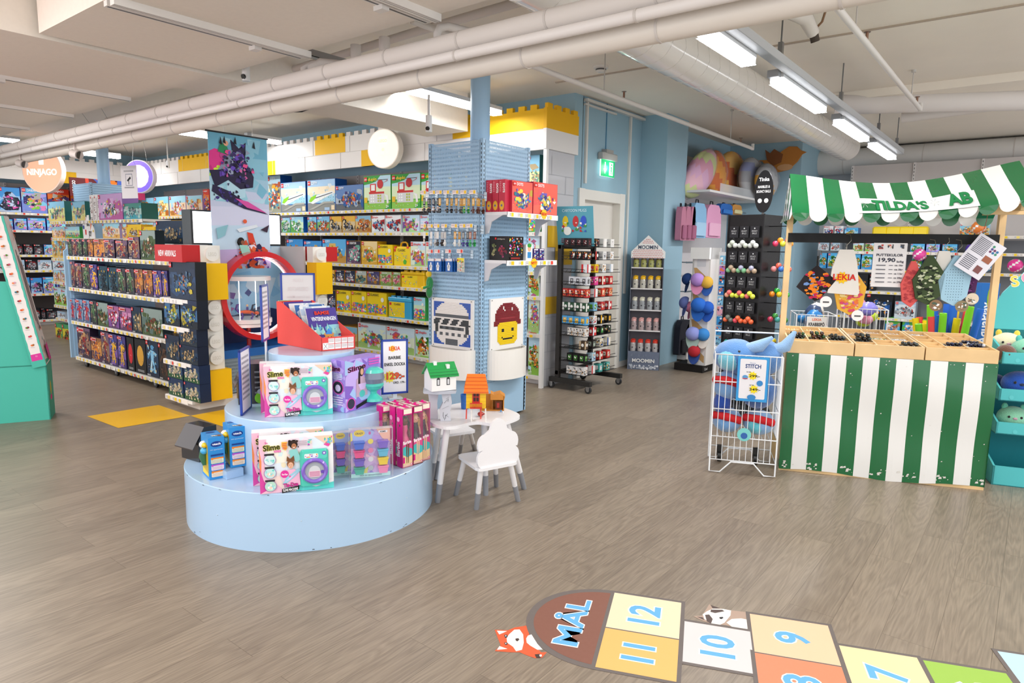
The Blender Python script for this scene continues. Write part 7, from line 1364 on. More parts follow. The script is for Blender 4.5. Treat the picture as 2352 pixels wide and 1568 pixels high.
mb = MB(); mb.box(-4.12,8.64,2.28,-3.5,10.95,2.31,'#e9e6e4'); sh = mb.build('shelf','print',t,world=True)
mb = MB(); mb.box(-3.505,9.0,2.31,-3.5,10.95,2.42,'#e8eef2'); mb.build('clear_front_edge','film',sh,world=True)
mb = MB(); mb.box(-4.12,8.64,.02,-3.7,10.9,.16,'#e9e6e4'); mb.build('base_shelf','print',t,world=True)
for z in (2.12,1.35,.95): mb = MB(); mb.cyl((-3.8,8.7,z),(-3.8,10.9,z),.012,c='#b8babd'); [mb.cyl((-4.12,y,z),(-3.8,y,z),.008,c='#b8babd') for y in (8.75,9.8,10.85)]; mb.build('hanging_bar','metal',t,world=True)
def pillow(px, pya, pyb, wpx, cols_, label, lean):
    X = -3.85 if px < 1700 else (-3.58 if px < 1740 else -3.38); a = at(px,pyb,X=X); b = at(px,pya,X=X); h = max(.3,b.z-2.31); t = thing('bagged_pillow',label,'pillow',(X,a.y,2.312),lean*0); rnd = random.Random(px)
    w = abs(at(px+wpx/2,pyb,X=X).y-at(px-wpx/2,pyb,X=X).y)/2
    Mr = Matrix.Rotation(lean,3,'X')
    mb = MB(); mb.ball((0,0,h*.5),.12,w,h*.5,cols_[0],18,12,M=Mr)
    for i in range(len(mb.f)):
        v = Vector(mb.v[mb.f[i][0]]); k = int((v.z/h*3+v.y*3+7)) % len(cols_); mb.c[i] = C(cols_[k])
    mb.build('pillow_body','cloth',t); mb = MB(); mb.ball((0,0,h*.5),.14,w*1.08,h*.5,'#f0f2f4',16,10,M=Mr,fn=lambda q: q+Vector((rnd.uniform(-.008,.008),)*3)); mb.build('clear_bag','film',t)
pillow(1606,352,438,78,['#e8a8c0','#d8e0a0','#f0c0d0','#e8b8d8'],'pink and yellow plush pillow in a clear bag, leftmost on the alcove shelf',R(28))
pillow(1640,344,438,40,['#e8a030','#d8702a'],'orange plush pillow in a clear bag, second from left on the alcove shelf',R(6))
pillow(1677,346,445,58,['#f0b850','#d86a2a','#f0c060'],'yellow and orange plush pillow in a clear bag, middle of the alcove shelf',R(3))
pillow(1722,360,450,44,['#b4b6ba','#989aa0','#8890b8'],'grey plush pillow in a clear bag, fourth on the alcove shelf',R(2))
pillow(1758,374,458,42,['#b8babd','#a0a2a8','#5a68b8','#d8a030'],'grey and blue plush pillow in a clear bag, rightmost on the alcove shelf',R(2))
def pack(px, py0, py1, wpx, c, c2, label, X=-3.72, name='backpack', cat='backpack', zoff=0):
    a = at(px,py1,X=X); b = at(px,py0,X=X); h = b.z-a.z; w = abs(at(px+wpx/2,py1,X=X).y-at(px-wpx/2,py1,X=X).y); t = thing(name,label,cat,(X,a.y,a.z))
    mb = MB(); o_ = [(-w/2,.0),(w/2,.0),(w/2+.0,h*.5),(w*.45,h*.85),(w*.28,h),(-w*.28,h),(-w*.45,h*.85),(-w/2,h*.5)]; mb.prism([(p[0],p[1]) for p in o_],-.05,.03,c,'x'); mb.build('bag_body','cloth',t,bevel=.02)
    mb = MB(); mb.bbox(.03,-w*.36,h*.06,.065,w*.36,h*.45,c2,.012); mb.build('front_pocket','cloth',t); mb = MB(); mb.tube([(-.02,-w*.1,h*.97),(-.02,-w*.08,h*1.1),(-.02,w*.08,h*1.1),(-.02,w*.1,h*.97)],.008,'#1c1c24'); mb.build('carry_loop','cloth',t); return t
for i,px in enumerate((1563,1574,1585)): pack(px,474,552,11,'#b87890','#a0607c','dusty pink backpack with dark base, %s of three at the left of the alcove'%['left','middle','right'][i])
pack(1600,466,546,32,'#8ab8dc','#a8cce8','light blue children\'s backpack hanging in the alcove')
pack(1633,470,546,34,'#e0a0c4','#eab4d0','pink children\'s backpack with printed front hanging in the alcove')
pack(1664,468,492,28,'#2a68b8','#3478c8','small royal blue backpack near the ball rack')
pack(1688,470,492,22,'#c89048','#d8d0a0','small patterned backpack near the ball rack')
for i,(px,c) in enumerate(((1566,'#1c1c28'),(1580,'#22202c'),(1594,'#2a2038'))): pack(px,735+8*i,812,24,c,'#15151c','black drawstring bag low in the alcove, %s of three'%['left','middle','right'][i],X=-3.75)
def cap_(loc, c, c2, rz, label, parent=None, s=1.):
    t = thing('cap',label,'cap',loc,rz); mb = MB(); mb.ball((0,0,0),.085*s,.085*s,.075*s,c,16,10,fn=lambda q: Vector((q.x,q.y,max(q.z,-.02)))); mb.build('crown','cloth',t)
    mb = MB(); n=12; up_ = [(.13*s*math.sin(PI*i/n)*1.0*(1)*0+ .082*s*math.cos(PI*i/n),-.03*s-.15*s*math.sin(PI*i/n),-.02*s-.02*s*math.sin(PI*i/n)) for i in range(n+1)]; lo = [(p[0],p[1],p[2]-.008) for p in up_]
    mb.poly(up_,c2); mb.poly(list(reversed(lo)),c2); mb.add(up_+lo,[(i,i+1,n+2+i,n+1+i) for i in range(n)],c2); mb.build('brim','cloth',t); t.rotation_euler = (R(70),0,rz); return t
t = thing('cap_stand','white cardboard stand on black base hung with children\'s caps','display stand',(0,0,0)); 
A = at(1548,848,Z=0); B = at(1613,857,Z=0); v = B-A; rz = math.atan2(v.y,v.x); w = v.length; t.location = (A.x,A.y,0); t.rotation_euler.z = rz
D_ = .34; hb_ = up(1548,832,A)
mb = MB(); mb.box(0,0,0,w,D_,hb_,'#1e1b1a'); F = Frame(mb,(w,0,0),(0,1,0),(0,0,1)); F.text('Cool',.1,hb_*.3,hb_*.35,'#f0f0f0'); mb.build('base','matte',t)
zt_ = up(1577,568,A); x0_, x1_ = w*.47, w*.98
mb = MB(); mb.box(x0_,.04,hb_,x1_,.06,zt_,'#ece9e8'); F = Frame(mb,(x0_,.04,hb_),(1,0,0),(0,0,1)); wv = x1_-x0_; hv = zt_-hb_
for k in range(4): F.poly([(wv*.1,hv*(.1+.22*k)),(wv,hv*(.02+.22*k)),(wv,hv*(.08+.22*k)),(wv*.2,hv*(.17+.22*k)),(0,hv*(.17+.22*k))],'#c9a06a')
F.rrect(wv*.2,hv*.84,wv*.8,hv*.95,.01,'#d8d8dc'); mb.box(x0_-.03,.06,hb_,x0_,.30,zt_,'#e0ddd8'); mb.box(x1_,.04,hb_,x1_+.02,.32,zt_,'#e6e2de'); mb.build('board','card',t)
mb = MB(); mb.box(x0_-.03,-.01,zt_-.14,x1_+.02,.33,zt_,'#efedeb'); mb.build('header_box','card',t)
def sloc(lx, ly, z): v = Matrix.Rotation(rz,3,'Z') @ Vector((lx,ly,0)); return (A.x+v.x,A.y+v.y,z)
for (px,py,c,c2,lab,ly,s) in ((1594,642,'#b088d0','#e090b8','lilac cap with pink brim at the top of the cap stand',-.04,1.0),(1612,648,'#e0b040','#2a58a8','blue and yellow cap behind the lilac cap',.0,.9),(1600,700,'#2468c8','#2060b8','royal blue cap in the middle of the cap stand',-.05,1.1),(1616,706,'#1f5cc0','#1a50b0','second royal blue cap peeking out right',0,.95),(1591,766,'#9098d8','#a8c0b8','periwinkle cap with green brim low on the cap stand',-.05,1.05),(1610,768,'#3a88d0','#e8e0d8','blue and white printed cap low on the cap stand',.0,.95),(1595,806,'#b82430','#2a4890','red and blue cap at the bottom of the cap stand',-.04,.9),(1560,640,'#1c3c78','#18346a','navy cap on the left side of the cap stand',.1,.9),(1557,694,'#6a78b8','#5a68a8','grey-blue cap on the left side of the cap stand',.1,.95),(1568,704,'#c87898','#b86888','pink cap on the left side of the cap stand',.12,.85)):
    q = at(px,py,Z=1); lx = (px-1548)/(1613-1548)*w; P = Vector(sloc(lx,ly,0)); cap_((P.x,P.y,up(px,py,P)),c,c2,rz+R(10 if ly < .05 else -50),lab,s=s)
t2 = thing('accessory_rack','tall panel of small blue children\'s accessories between cap stand and ball rack','display',(0,0,0)); P = Vector(sloc(w*1.12,.1,0)); t2.location = P; t2.rotation_euler.z = rz
mb = MB(); mb.box(0,.1,0,.30,.12,zt_-.05,'#e8e6e6'); mb.build('panel','card',t2)
rnd = random.Random(17); ac = thing('x','', '') if False else None
for r in range(9):
    for i in range(3):
        mb = MB(); z = .35+r*.125; c = rnd.choice(['#3a98d8','#2a78c0','#f0f0f2','#e8703a','#58b8e0','#b87ac8','#8ac8e8','#f0b0c0']); mb.box(.0,0,0,.075,.012,.105,c); F = Frame(mb,(0,0,0),(1,0,0),(0,0,1)); F.blobs(.005,.005,.07,.1,[c,'#fff','#2a4a8a','#e87a50','#333'],8,rnd,.15,.3); o = mb.build('accessory_card','print'); P2 = Vector(sloc(w*1.12+.02+.09*i,.185,z)); o.location = P2; o.rotation_euler.z = rz; tag(o,'small accessory card, %s in row %s of the panel behind the ball rack'%(['left','middle','right'][i],['one','two','three','four','five','six','seven','eight','nine'][r]),'accessory','accessory cards between the stands')
def ray_at(px, dist): d_ = _r2*((px-1176)/FPX)+_f; d_.z = 0; d_.normalize(); return d_*dist
PB = ray_at(1737,6.3); A = ray_at(1657,6.3); u_ = (PB-A); w = u_.length/.88; rz = math.atan2(u_.y,u_.x)-R(28); A = PB-Vector((math.cos(rz),math.sin(rz),0))*w
t = thing('ball_rack','black revolving rack hung with nets of coloured bouncy balls','rack',(A.x,A.y,0),rz); zt_ = up(1700,492,PB)
mb = MB(); mb.box(0,.0,.12,w,.02,zt_,'#121213'); mb.box(w-.02,.02,.12,w,.34,zt_,'#131314'); mb.box(0,.02,.12,.02,.34,zt_,'#131314'); mb.box(0,.32,.12,w,.34,zt_,'#131314')
for x in (0,w): mb.box(x-.006,-.008,.1,x+.006,0,zt_+.005,'#1c1c1e')
mb.build('panel','print',t); mb = MB(); mb.cyl((w/2,.17,0),(w/2,.17,.12),.25,.2,c='#1c1c1e',n=28); mb.build('base','matte',t)
mb = MB(); zz = up(1716,440,PB); hh_ = (up(1716,391,PB)-up(1716,490,PB)); n=32; mb.prism([(w*.78+.085*math.cos(2*PI*i/n),zt_+.02+hh_/2+hh_/2*math.sin(2*PI*i/n)) for i in range(n)],.1,.108,'#151517','y'); F = Frame(mb,(w*.78,.1,zt_+.02+hh_/2),(1,0,0),(0,0,1),k=.001)
F.text('MARBLES &',0,.03,.022,'#f0f0f0',w=.11,bold=.02); F.text('BOUNCY BALLS',0,-.01,.022,'#f0f0f0',w=.13,bold=.02); F.disc(-.03,-.08,.02,'#f0f0f0'); F.disc(.03,-.08,.02,'#f0f0f0'); F.text('Tinka',0,.09,.03,'#f0f0f0',bold=.03); mb.box(w*.76,.1,zt_,w*.8,.12,zt_+.03,'#555'); mb.build('oval_sign','print',t)
bc = [['#d8dcd8','#c8d0c0'],['#7ab888','#a8a8c0','#b09880'],['#e86a6a','#d8e048','#e8a080'],['#f04a60','#a0d838','#6a7068','#f0683a'],['#a83a90','#2a9a90','#3a68c0'],['#3a6ab8','#1c8a80']]
rc_ = [['#e8406a','#f09a2a','#d8e040'],['#e89090','#f0705a','#3a78d0'],['#f08a1a','#28a838','#f0d020'],['#d04060','#48a048','#48a8a0'],['#e8a090','#f0d820','#1c1c1e']]
RW = ['top','second','third','fourth','fifth']
for r in range(5):
    zr = up(1690,545+r*58-0,PB)
    for i in range(3):
        g = thing('ball_net','net of bouncy balls under a black card, %s in the %s row, rack front'%(['left','middle','right'][i],RW[r]),'ball net',(0,0,0),group='bouncy ball nets on the black rack'); v = Matrix.Rotation(rz,3,'Z') @ Vector((w*(.22+.29*i),-.03,0)); g.location = (A.x+v.x,A.y+v.y,zr-.09); g.rotation_euler.z = rz; rnd = random.Random(r*3+i)
        mb = MB(); mb.box(-.042,0,.09,.042,.004,.19,'#202024'); F = Frame(mb,(-.042,0,.09),(1,0,0),(0,0,1)); F.text('BOUNCY',.042,.05,.014,'#c8c8c8',w=.05); F.text('BALLS',.042,.03,.014,'#c8c8c8',w=.04); F.disc(.042,.08,.006,'#e0e0e0',8); mb.build('card','print',g)
        for j in range(3): mb = MB(); mb.ball((-.026+.026*j,-.012-.008*(j%2),.02+.025*(j%2)),.023,c=rnd.choice(bc[r]),nu=14,nv=9); mb.build('ball','gloss',g)
        mb = MB(); [mb.cyl((0,0,.088),(x,-.015,.03),.0008,c='#333',n=4) for x in (-.035,0,.035)]; mb.build('netting','plastic',g)
    g = thing('ball_net','net of bright balls on the %s row of the rack\'s right side'%RW[r],'ball net',(0,0,0),group='bouncy ball nets on the side of the rack'); v = Matrix.Rotation(rz,3,'Z') @ Vector((w+.09,.16,0)); g.location = (A.x+v.x,A.y+v.y,zr-.06); rnd = random.Random(r+40)
    for j in range(5): mb = MB(); mb.ball((-.05+.032*j,.03*(j%2),.01+.03*((j*3)%2)),.026,c=rc_[r][j%3],nu=14,nv=9); mb.build('ball','gloss',g)
    mb = MB(); [mb.cyl((0,0,.15),(x,0,.02),.0008,c='#333',n=4) for x in (-.05,0,.05)]; mb.build('netting','plastic',g)
    mb = MB(); v0 = Matrix.Rotation(rz,3,'Z'); q0 = v0 @ Vector((w,.1,0)); q1 = v0 @ Vector((w+.2,.1,0)); mb.cyl((A.x+q0.x,A.y+q0.y,zr+.1),(A.x+q1.x,A.y+q1.y,zr+.1),.004,c='#2a2a2c',n=6); mb.build('side_hook','metal',t,world=False).matrix_parent_inverse = t.matrix_world.inverted() if False else (Matrix.Translation(t.location) @ Matrix.Rotation(rz,4,'Z')).inverted()
fy = 11.3
fz = [at(2000,y,Y=fy).z for y in (541,577,619,668,727,770)]
ft = shelving('shelving_unit','long grey and white shelving of outdoor toys behind the striped stall',-2.45,.9,fy,11.75,fz,back='#8d8f94',top=2.86,seed=300)
rnd = random.Random(5)
def frow(items, k, nm): shelf_row(items,fz[k],'the %s far shelf behind the stall'%nm,'toy boxes on the %s far shelf'%nm,Y=fy,d=.2)
frow([('spid',1892,1915,519,4),('spid',1917,1938,519,5),('snork',1940,1972,523,3),('resort',2205,2240,514,8),('resort',2242,2275,515,9)],0,'top')
frow([('wars2',1880,1905,556,4),('wars2',1908,1930,556,5),('dupg',1960,1985,556,8),('dupg',1988,2012,557,9),('snork',2092,2125,560,4),('dream',2128,2160,558,9),('snork',2165,2200,560,5)],1,'second')
frow([('snork',1884,1900,581,0),('snork',1902,1932,581,1),('snork',1934,1962,581,2),('snork',1964,1978,581,0),('snork',1980,2005,581,1),('snork',2095,2120,590,2),('purp',2125,2155,590,4)],2,'third')
frow([('gun',1960,1995,630,0),('gun',1998,2010,630,1),('purp',2105,2150,625,5),('scene',2155,2200,628,6)],3,'fourth')
frow([('gun',1990,2052,674,2),('wars2',2056,2105,693,7)],4,'fifth')
frow([('pool',2034,2070,729,0),('pool',2073,2112,733,1),('pool',2114,2150,733,2)],5,'sixth')
def far_ball(px, py, r, c, label, c2='#f4f4f2'):
    q = at(px,py,Y=fy-.02); mb = MB(); r = .09; mb.ball((0,0,0),r,c=c,nu=16,nv=10)
    for i in range(0,len(mb.f),5): mb.c[i] = C(c2)
    o = mb.build('play_ball','plastic'); o.location = q; tag(o,label,'ball')
for i,(px,py,c,lab) in enumerate(((2248,522,'#f08a40','orange and white play ball high on the far wall'),(2262,566,'#e04a90','pink and white play ball on the far wall beside the paper'),(2235,572,'#5a3aa0','violet and white play ball on the far wall'),(2262,610,'#3a8ac0','blue and white play ball on the far wall'),(2112,585,'#e84aa0','pink play ball hanging on the far wall behind the pouches'),(2332,610,'#e83a98','bright pink ball at the right edge of the photo'))): far_ball(px,py,.13,c,lab)
for i in range(4):
    a = at(2020+31*i,526,Y=fy); mb = MB(); mb.bbox(-.1,0,0,.1,.2,.13,'#f4d40c',.02); o = mb.build('sand_bucket','plastic'); o.location = (a.x,fy+.02,fz[0]+.002); tag(o,'yellow plastic tub on the far shelf above the black bar, %s from left'%ORD[i],'plastic tub','yellow tubs on the far shelf')
def wire_bin(px0, px1, pyt, dist, dep, zb, label, cols_, sign=None):
    A = ray_at(px0,dist); B = ray_at(px1,dist+.05); v = B-A; w = v.length; rz = math.atan2(v.y,v.x); zt = up(px0,pyt,A); t = thing('wire_bin',label,'wire basket',(A.x,A.y,0),rz)
    mb = MB()
    for z in (zb,(zb+zt)/2,zt): mb.tube([(0,0,z),(w,0,z),(w,dep,z),(0,dep,z)],.004,'#eeeef0',6,closed=True)
    mb.build('rim','print',t); mb = MB()
    for i in range(int(w/.035)+1):
        x = min(w,i*.035)
        for y in (0,dep): mb.cyl((x,y,zb),(x,y,zt),.0018,c='#eeeef0',n=5,caps=False)
    for x in (0,w):
        for y in (0,dep): mb.cyl((x,y,0),(x,y,zt),.006,c='#eeeef0',n=6)
    mb.build('wires','print',t)
    if sign: mb = MB(); mb.box(w*.25,-.012,zt-.12,w*.75,-.008,zt-.01,'#f0ece8'); F = Frame(mb,(w*.25,-.012,zt-.12),(1,0,0),(0,0,1)); F.text('LEKIA',w*.25,.075,.02,'#f0703a',bold=.03); F.text(sign,w*.25,.03,.028,'#222',w=w*.4,bold=.03); mb.build('sign_card','print',t)
    rnd = random.Random(px0); n = 0
    Mz = Matrix.Rotation(rz,3,'Z')
    for i in range(11):
        x = rnd.uniform(.08,w-.08); y = rnd.uniform(.06,dep-.06); z = zt-rnd.uniform(-.04,.14); c = cols_[i%len(cols_)]; mb = MB(); r_ = rnd.uniform(.05,.08)
        mb.ball((0,0,0),r_,r_*rnd.uniform(.6,1),r_*rnd.uniform(.6,1),c,12,8,fn=lambda q: q*rnd.uniform(.85,1.1)); o = mb.build('toy_bundle','plastic'); q = Mz @ Vector((x,y,0)); o.location = (A.x+q.x,A.y+q.y,z); tag(o,'bright plastic toy bundle heaped in the %s'%label.split(',')[0],'toy bundle','toys heaped in the '+label.split(',')[0])
wire_bin(1826,1918,722,6.2,.4,.35,'white wire bin with KRABBSPÖ card, behind the stall at left',['#f07a2a','#2a78b8','#e8e0d8','#3a4a6a','#f0a060','#c8e840'],'KRABBSPÖ')
wire_bin(1934,2034,708,6.5,.5,.35,'white wire bin of pink balls, behind the stall',['#f07ab0','#3a6ae0','#c8e030','#f0a0b8','#9088e0'])
P = ray_at(2170,6.9); tb = MB(); tb.lathe((0,0,0),[(.001,.01),(.16,.01),(.2,.55),(.19,.55),(.15,.02)],'#e8e8ea',20); o = tb.build('noodle_tub','plastic'); o.location = (P.x,P.y,0); tag(o,'pale round tub holding the pool noodles behind the stall','tub')
rnd = random.Random(44); nc = ['#f0504e','#7fd028','#f0d018','#2a6cd0']
for i in range(20):
    a = rnd.uniform(-1,1); b = rnd.uniform(-.7,.7); px = 2170+a*75; top = ray_at(px,6.9+b*.25); zt_ = up(px,rnd.uniform(688,735)+abs(a)*12,top); bot = P+Vector((a*.08,b*.08,.03)); top.z = zt_; c1 = nc[i%4]; c2 = nc[(i+1+i//4)%4]; m_ = bot+(top-bot)*rnd.uniform(.6,.8)
    mb = MB(); mb.cyl(bot,m_,.028,c=c2,n=12); mb.cyl(m_,top,.028,c=c1,n=12); mb.cyl(top,top+(top-bot).normalized()*.001,.01,c='#555',n=8)
    q_ = {'#f0504e':'red','#7fd028':'green','#f0d018':'yellow','#2a6cd0':'blue'}
    tag(mb.build('pool_noodle','matte',world=True),'foam pool noodle in the bundle behind the stall, %s with %s top, %s from left'%(q_[c2],q_[c1],ORD[i]),'pool noodle','pool noodles behind the stall')
A = ray_at(2240,7.2); B = ray_at(2285,7.2); zt_ = up(2262,650,A); mb = MB(); w = (B-A).length; mb.box(0,0,0,w,.12,zt_,'#1f6ab8'); F = Frame(mb,(0,0,0),(1,0,0),(0,0,1)); F.text('AquaPlay',w*.6,zt_*.72,.07,'#f0f4f8',rot=PI/2,bold=.03); F.disc(w*.62,zt_*.9,w*.25,'#8ab830',14,ry=.12); o = mb.build('water_toy_box','print'); o.location = A; o.rotation_euler.z = R(20); tag(o,'tall blue water toy carton standing behind the right stall post','toy box')
SL = at(1788,1079,Z=0); SR = at(2260,1127,Z=0); dv = SR-SL; srz = math.atan2(dv.y,dv.x); SW = dv.length
GR, WT = '#0d6637', '#e9e8e5'
WOOD = noise_mat('pale pine wood','#e3c08c',.10,.55,5,.08,60); 
t = thing('market_stall','green and white striped market stall with pine posts and scalloped awning','market stall',(SL.x,SL.y,0),srz)
def cloth(mb, bounds, nx, zf0, zf1, yf, thick=.004):
    nz = 14; x0 = bounds[0]; x1 = bounds[-1]; cols_ = []
    for k in range(len(bounds)-1):
        a, b = bounds[k], bounds[k+1]; c = GR if k%2 == 0 else WT
        for i in range(3):
            xa = a+(b-a)*i/3; xb = a+(b-a)*(i+1)/3; vs = []; fs = []
            for j in range(nz+1):
                for x in (xa,xb): f = j/nz; vs.append((x,yf(x,f),zf0(x)+(zf1(x)-zf0(x))*f))
            mb.add(vs,[(2*j,2*j+1,2*j+3,2*j+2) for j in range(nz)],c,True)
bd = [0,.076]+[.076+.0985*(i+1) for i in range(10)]; bd += [min(SW-.075,bd[-1]+.0985),SW]
wave = lambda x,f: -.006*math.sin(x*9)*(1-f)-.008*math.sin(f*7+x*2.5)*math.sin(f*PI)-.004*math.sin(x*30)*(1-f)**2
mb = MB(); cloth(mb,bd,3,lambda x:.012+.012*math.sin(x*7),lambda x:.828,wave)
rnd = random.Random(3)
for i in range(90):      # torn and worn patches of the covering
    x = rnd.choice([rnd.uniform(0,SW)]+[b+rnd.uniform(.0,.09) for b in bd[0:-1:2]]); low = rnd.random() < .6; z = rnd.uniform(.03,.075) if low else rnd.choice([.81,rnd.uniform(.1,.8)]); s_ = rnd.uniform(.002,.012 if low else .005); f = (z-.02)/.81
    x = min(max(x,.01),SW-.012); y = wave(x,f)-.0035; mb.add([(x-s_,y,z-s_*.6),(x+s_*.8,y,z-s_*.4),(x+s_*.5,y,z+s_*.9),(x-s_*.7,y,z+s_*.5)],[(0,1,2,3)],'#dcd9d2')
mb.build('striped_front','gloss',t)
mb = MB(); 
for k in range(7): mb.add([(0,.62*k/7,.02),(0,.62*(k+1)/7,.02),(0,.62*(k+1)/7,.828),(0,.62*k/7,.828)],[(0,3,2,1)],GR if k%2 == 0 else WT); mb.add([(SW,.62*k/7,.02),(SW,.62*(k+1)/7,.02),(SW,.62*(k+1)/7,.828),(SW,.62*k/7,.828)],[(0,1,2,3)],GR if k%2 == 0 else WT)
mb.build('striped_side','gloss',t)
mb = MB(); mb.box(0.0,.01,0,SW,.03,.022,'#fff'); mb.box(.005,.01,.80,SW-.005,.60,.828,'#fff'); mb.box(.01,.56,0,.05,.60,.80,'#fff'); mb.box(SW-.05,.56,0,SW-.01,.60,.80,'#fff'); mb.box(.01,.02,.02,.05,.06,.8,'#fff'); mb.box(SW-.05,.02,.02,SW-.01,.06,.8,'#fff'); mb.build('wooden_frame',WOOD,t)
for x,z1 in ((-.03,1.78),(SW+.012,1.80)):
    mb = MB(); mb.box(x,.28,.0 if x > 0 else .0,x+.038,.32,z1,'#fff'); mb.build('post',WOOD,t)
mb = MB(); mb.box(-.02,.27,1.575,SW+.02,.285,1.64,'#101011'); mb.build('black_crossbar','card',t)
mb = MB(); mb.box(SW-.1,.10,1.76,SW+.16,.13,1.83,'#fff'); mb.box(SW+.012,-.02,1.78,SW+.05,.6,1.82,'#fff'); mb.build('side_rail',WOOD,t)
ax0, ax1, NS = -.035, 1.33, 13; sw_ = (ax1-ax0)/NS
def rid(x): f = (x-ax0)/(ax1-ax0); return 2.05-.085*math.sin(f*PI)**1.2+.05*f**2*1.2
def low(x): f = (x-ax0)/(ax1-ax0); return 1.745+.09*f**3-.015*math.sin(f*PI)
yr = .30
def awn(x, q):     # q 0 front hem .. 1 ridge
    f = (x-ax0)/(ax1-ax0); lo_ = low(x)+.02; z = lo_+(rid(x)-lo_)*(q**.92)-.02*math.sin(q*PI)*(1+math.sin(x*11)*.4); y = -.03-.05*f*f+(yr+.03+.05*f*f)*q**1.25; return y, z
mb = MB()
for k in range(NS):
    c = GR if k%2 == 0 else WT; xs = [ax0+sw_*(k+i/6) for i in range(7)]
    for i in range(6):
        vs = []
        for j in range(11):
            for x in (xs[i],xs[i+1]): y, z = awn(x,j/10); vs.append((x,y,z))
        mb.add(vs,[(2*j,2*j+1,2*j+3,2*j+2) for j in range(10)],c,True)
    top = [(x,awn(x,0)[0],awn(x,0)[1]) for x in xs]; n = 12; xm = (xs[0]+xs[-1])/2
    arc = [(xm+sw_/2*math.cos(PI*i/n),awn(xm,0)[0]-.004,awn(xm+sw_/2*math.cos(PI*i/n),0)[1]-.055*math.sin(PI*i/n)-.0) for i in range(n+1)]
    mb.poly(arc+top[1:-1],c)
mb.build('awning_front','gloss',t)
mb = MB()
for k in range(NS):
    c = GR if k%2 == 0 else WT; xs = [ax0+sw_*(k+i/3) for i in range(4)]
    for i in range(3):
        vs = []
        for j in range(7):
            for x in (xs[i],xs[i+1]): q = j/6; vs.append((x,yr+.32*(1-q),1.76+(rid(x)-1.76)*q))
        mb.add(vs,[(2*j,2*j+2,2*j+3,2*j+1) for j in range(6)],c,True)
    xm = (xs[0]+xs[-1])/2; n = 10; mb.poly([(xm+sw_/2*math.cos(PI*i/n),yr+.32,1.76-.055*math.sin(PI*i/n)) for i in range(n+1)],c)
mb.build('awning_back','gloss',t)
mb = MB()
for k in range(9):
    y0 = -.03+.65*k/9; y1 = -.03+.65*(k+1)/9; h = lambda y: 1.75+max(0,(rid(ax0)-1.75)*(1-abs(y-yr)/.335)); mb.add([(ax0-.012,y0,1.72),(ax0-.012,y1,1.72),(ax0,y1,h(y1)),(ax0,y0,h(y0))],[(0,1,2,3)],GR if k%2 else WT)
mb.build('awning_side','gloss',t)
mb = MB()
class AF(Frame):
    def m(s, x, y): a, b = awn(.36+x*1.02,max(0,.05+y*5.2)); return Vector((.36+x*1.02,a-.003-s.k*s.l,b+.002+s.k*s.l*.5))
F = AF(mb,(0,0,0),(1,0,0),(0,0,1),k=.0012)
[F.poly([(.05*i,-.008),(.05*i+.05,-.008),(.05*i+.05,.082),(.05*i,.082)],WT) for i in range(13)]; F.l = 2
F.text("TILDA'S",.24,.012,.058,'#1a7a44',w=.31,bold=.08,out='#1a7a44',ob=.0); F.text('AB',.56,.015,.064,'#1a7a44',w=.13,bold=.08,out='#1a7a44',ob=.0)
for cx in (.04,.43):
    for a in range(6): F.poly([(cx,.045),(cx+.028*math.cos(a*1.05),.045+.03*math.sin(a*1.05)),(cx+.024*math.cos(a*1.05+.15),.045+.026*math.sin(a*1.05+.15))],'#a0a4a2')
mb.build('awning_lettering','print',t)
TB = .03
def tz(y): return .912+.04*y/.62
t3_ = []
for k in range(3):
    x0 = .004+SW/3*k; x1 = x0+SW/3-.008; tr = thing('marble_tray','pine tray divided into marble compartments, %s of three on the stall counter'%['left','middle','right'][k],'tray',(0,0,0),srz,'marble trays'); tr.location = (SL.x,SL.y,0)
    if True:
        mb = MB()
        for (a0,b0,a1,b1) in ((x0,0,x1,.014),(x0,.60,x1,.614),(x0,.014,x0+.012,.60),(x1-.012,.014,x1,.60)):
            vs = [(a0,b0,.83),(a1,b0,.83),(a1,b1,.83),(a0,b1,.83),(a0,b0,tz(b0)),(a1,b0,tz(b0)),(a1,b1,tz(b1)),(a0,b1,tz(b1))]; mb.add(vs,[(0,3,2,1),(4,5,6,7),(0,1,5,4),(1,2,6,5),(2,3,7,6),(3,0,4,7)],'#fff')
        mb.build('outer_frame',WOOD,tr); mb = MB(); mb.add([(x0+.012,.014,.882),(x1-.012,.014,.882),(x1-.012,.60,.922),(x0+.012,.60,.922)],[(0,1,2,3)],'#fff'); mb.build('tray_floor',WOOD,tr)
        mb = MB(); wI = x1-x0-.024
        for i in (1,2): xx = x0+.012+wI*i/3; vs = [(xx-.004,.014,.84),(xx+.004,.014,.84),(xx+.004,.6,.84),(xx-.004,.6,.84),(xx-.004,.014,tz(0)-.006),(xx+.004,.014,tz(0)-.006),(xx+.004,.6,tz(.6)-.006),(xx-.004,.6,tz(.6)-.006)]; mb.add(vs,[(0,3,2,1),(4,5,6,7),(0,1,5,4),(1,2,6,5),(2,3,7,6),(3,0,4,7)],'#fff')
        for j in (1,2,3,4): yy = .014+.586*j/5; mb.box(x0+.012,yy-.004,.84,x1-.012,yy+.004,tz(yy)-.008,'#fff')
        mb.build('dividers',WOOD,tr)
    t3_.append((x0+.012,(x1-x0-.024)/3))
_mb = {}
def marble(c, r):
    if (c,r) not in _mb:
        mb = MB(); mb.ball((0,0,0),r,c=c,nu=12,nv=8); o = mb.build('glass_marble','gloss'); _mb[(c,r)] = o.data; bpy.data.objects.remove(o)
    return _mb[(c,r)]
rnd = random.Random(77); CT = ['left','middle','right']; RT = ['front','second','third','fourth','back']
Msr = Matrix.Rotation(srz,3,'Z')
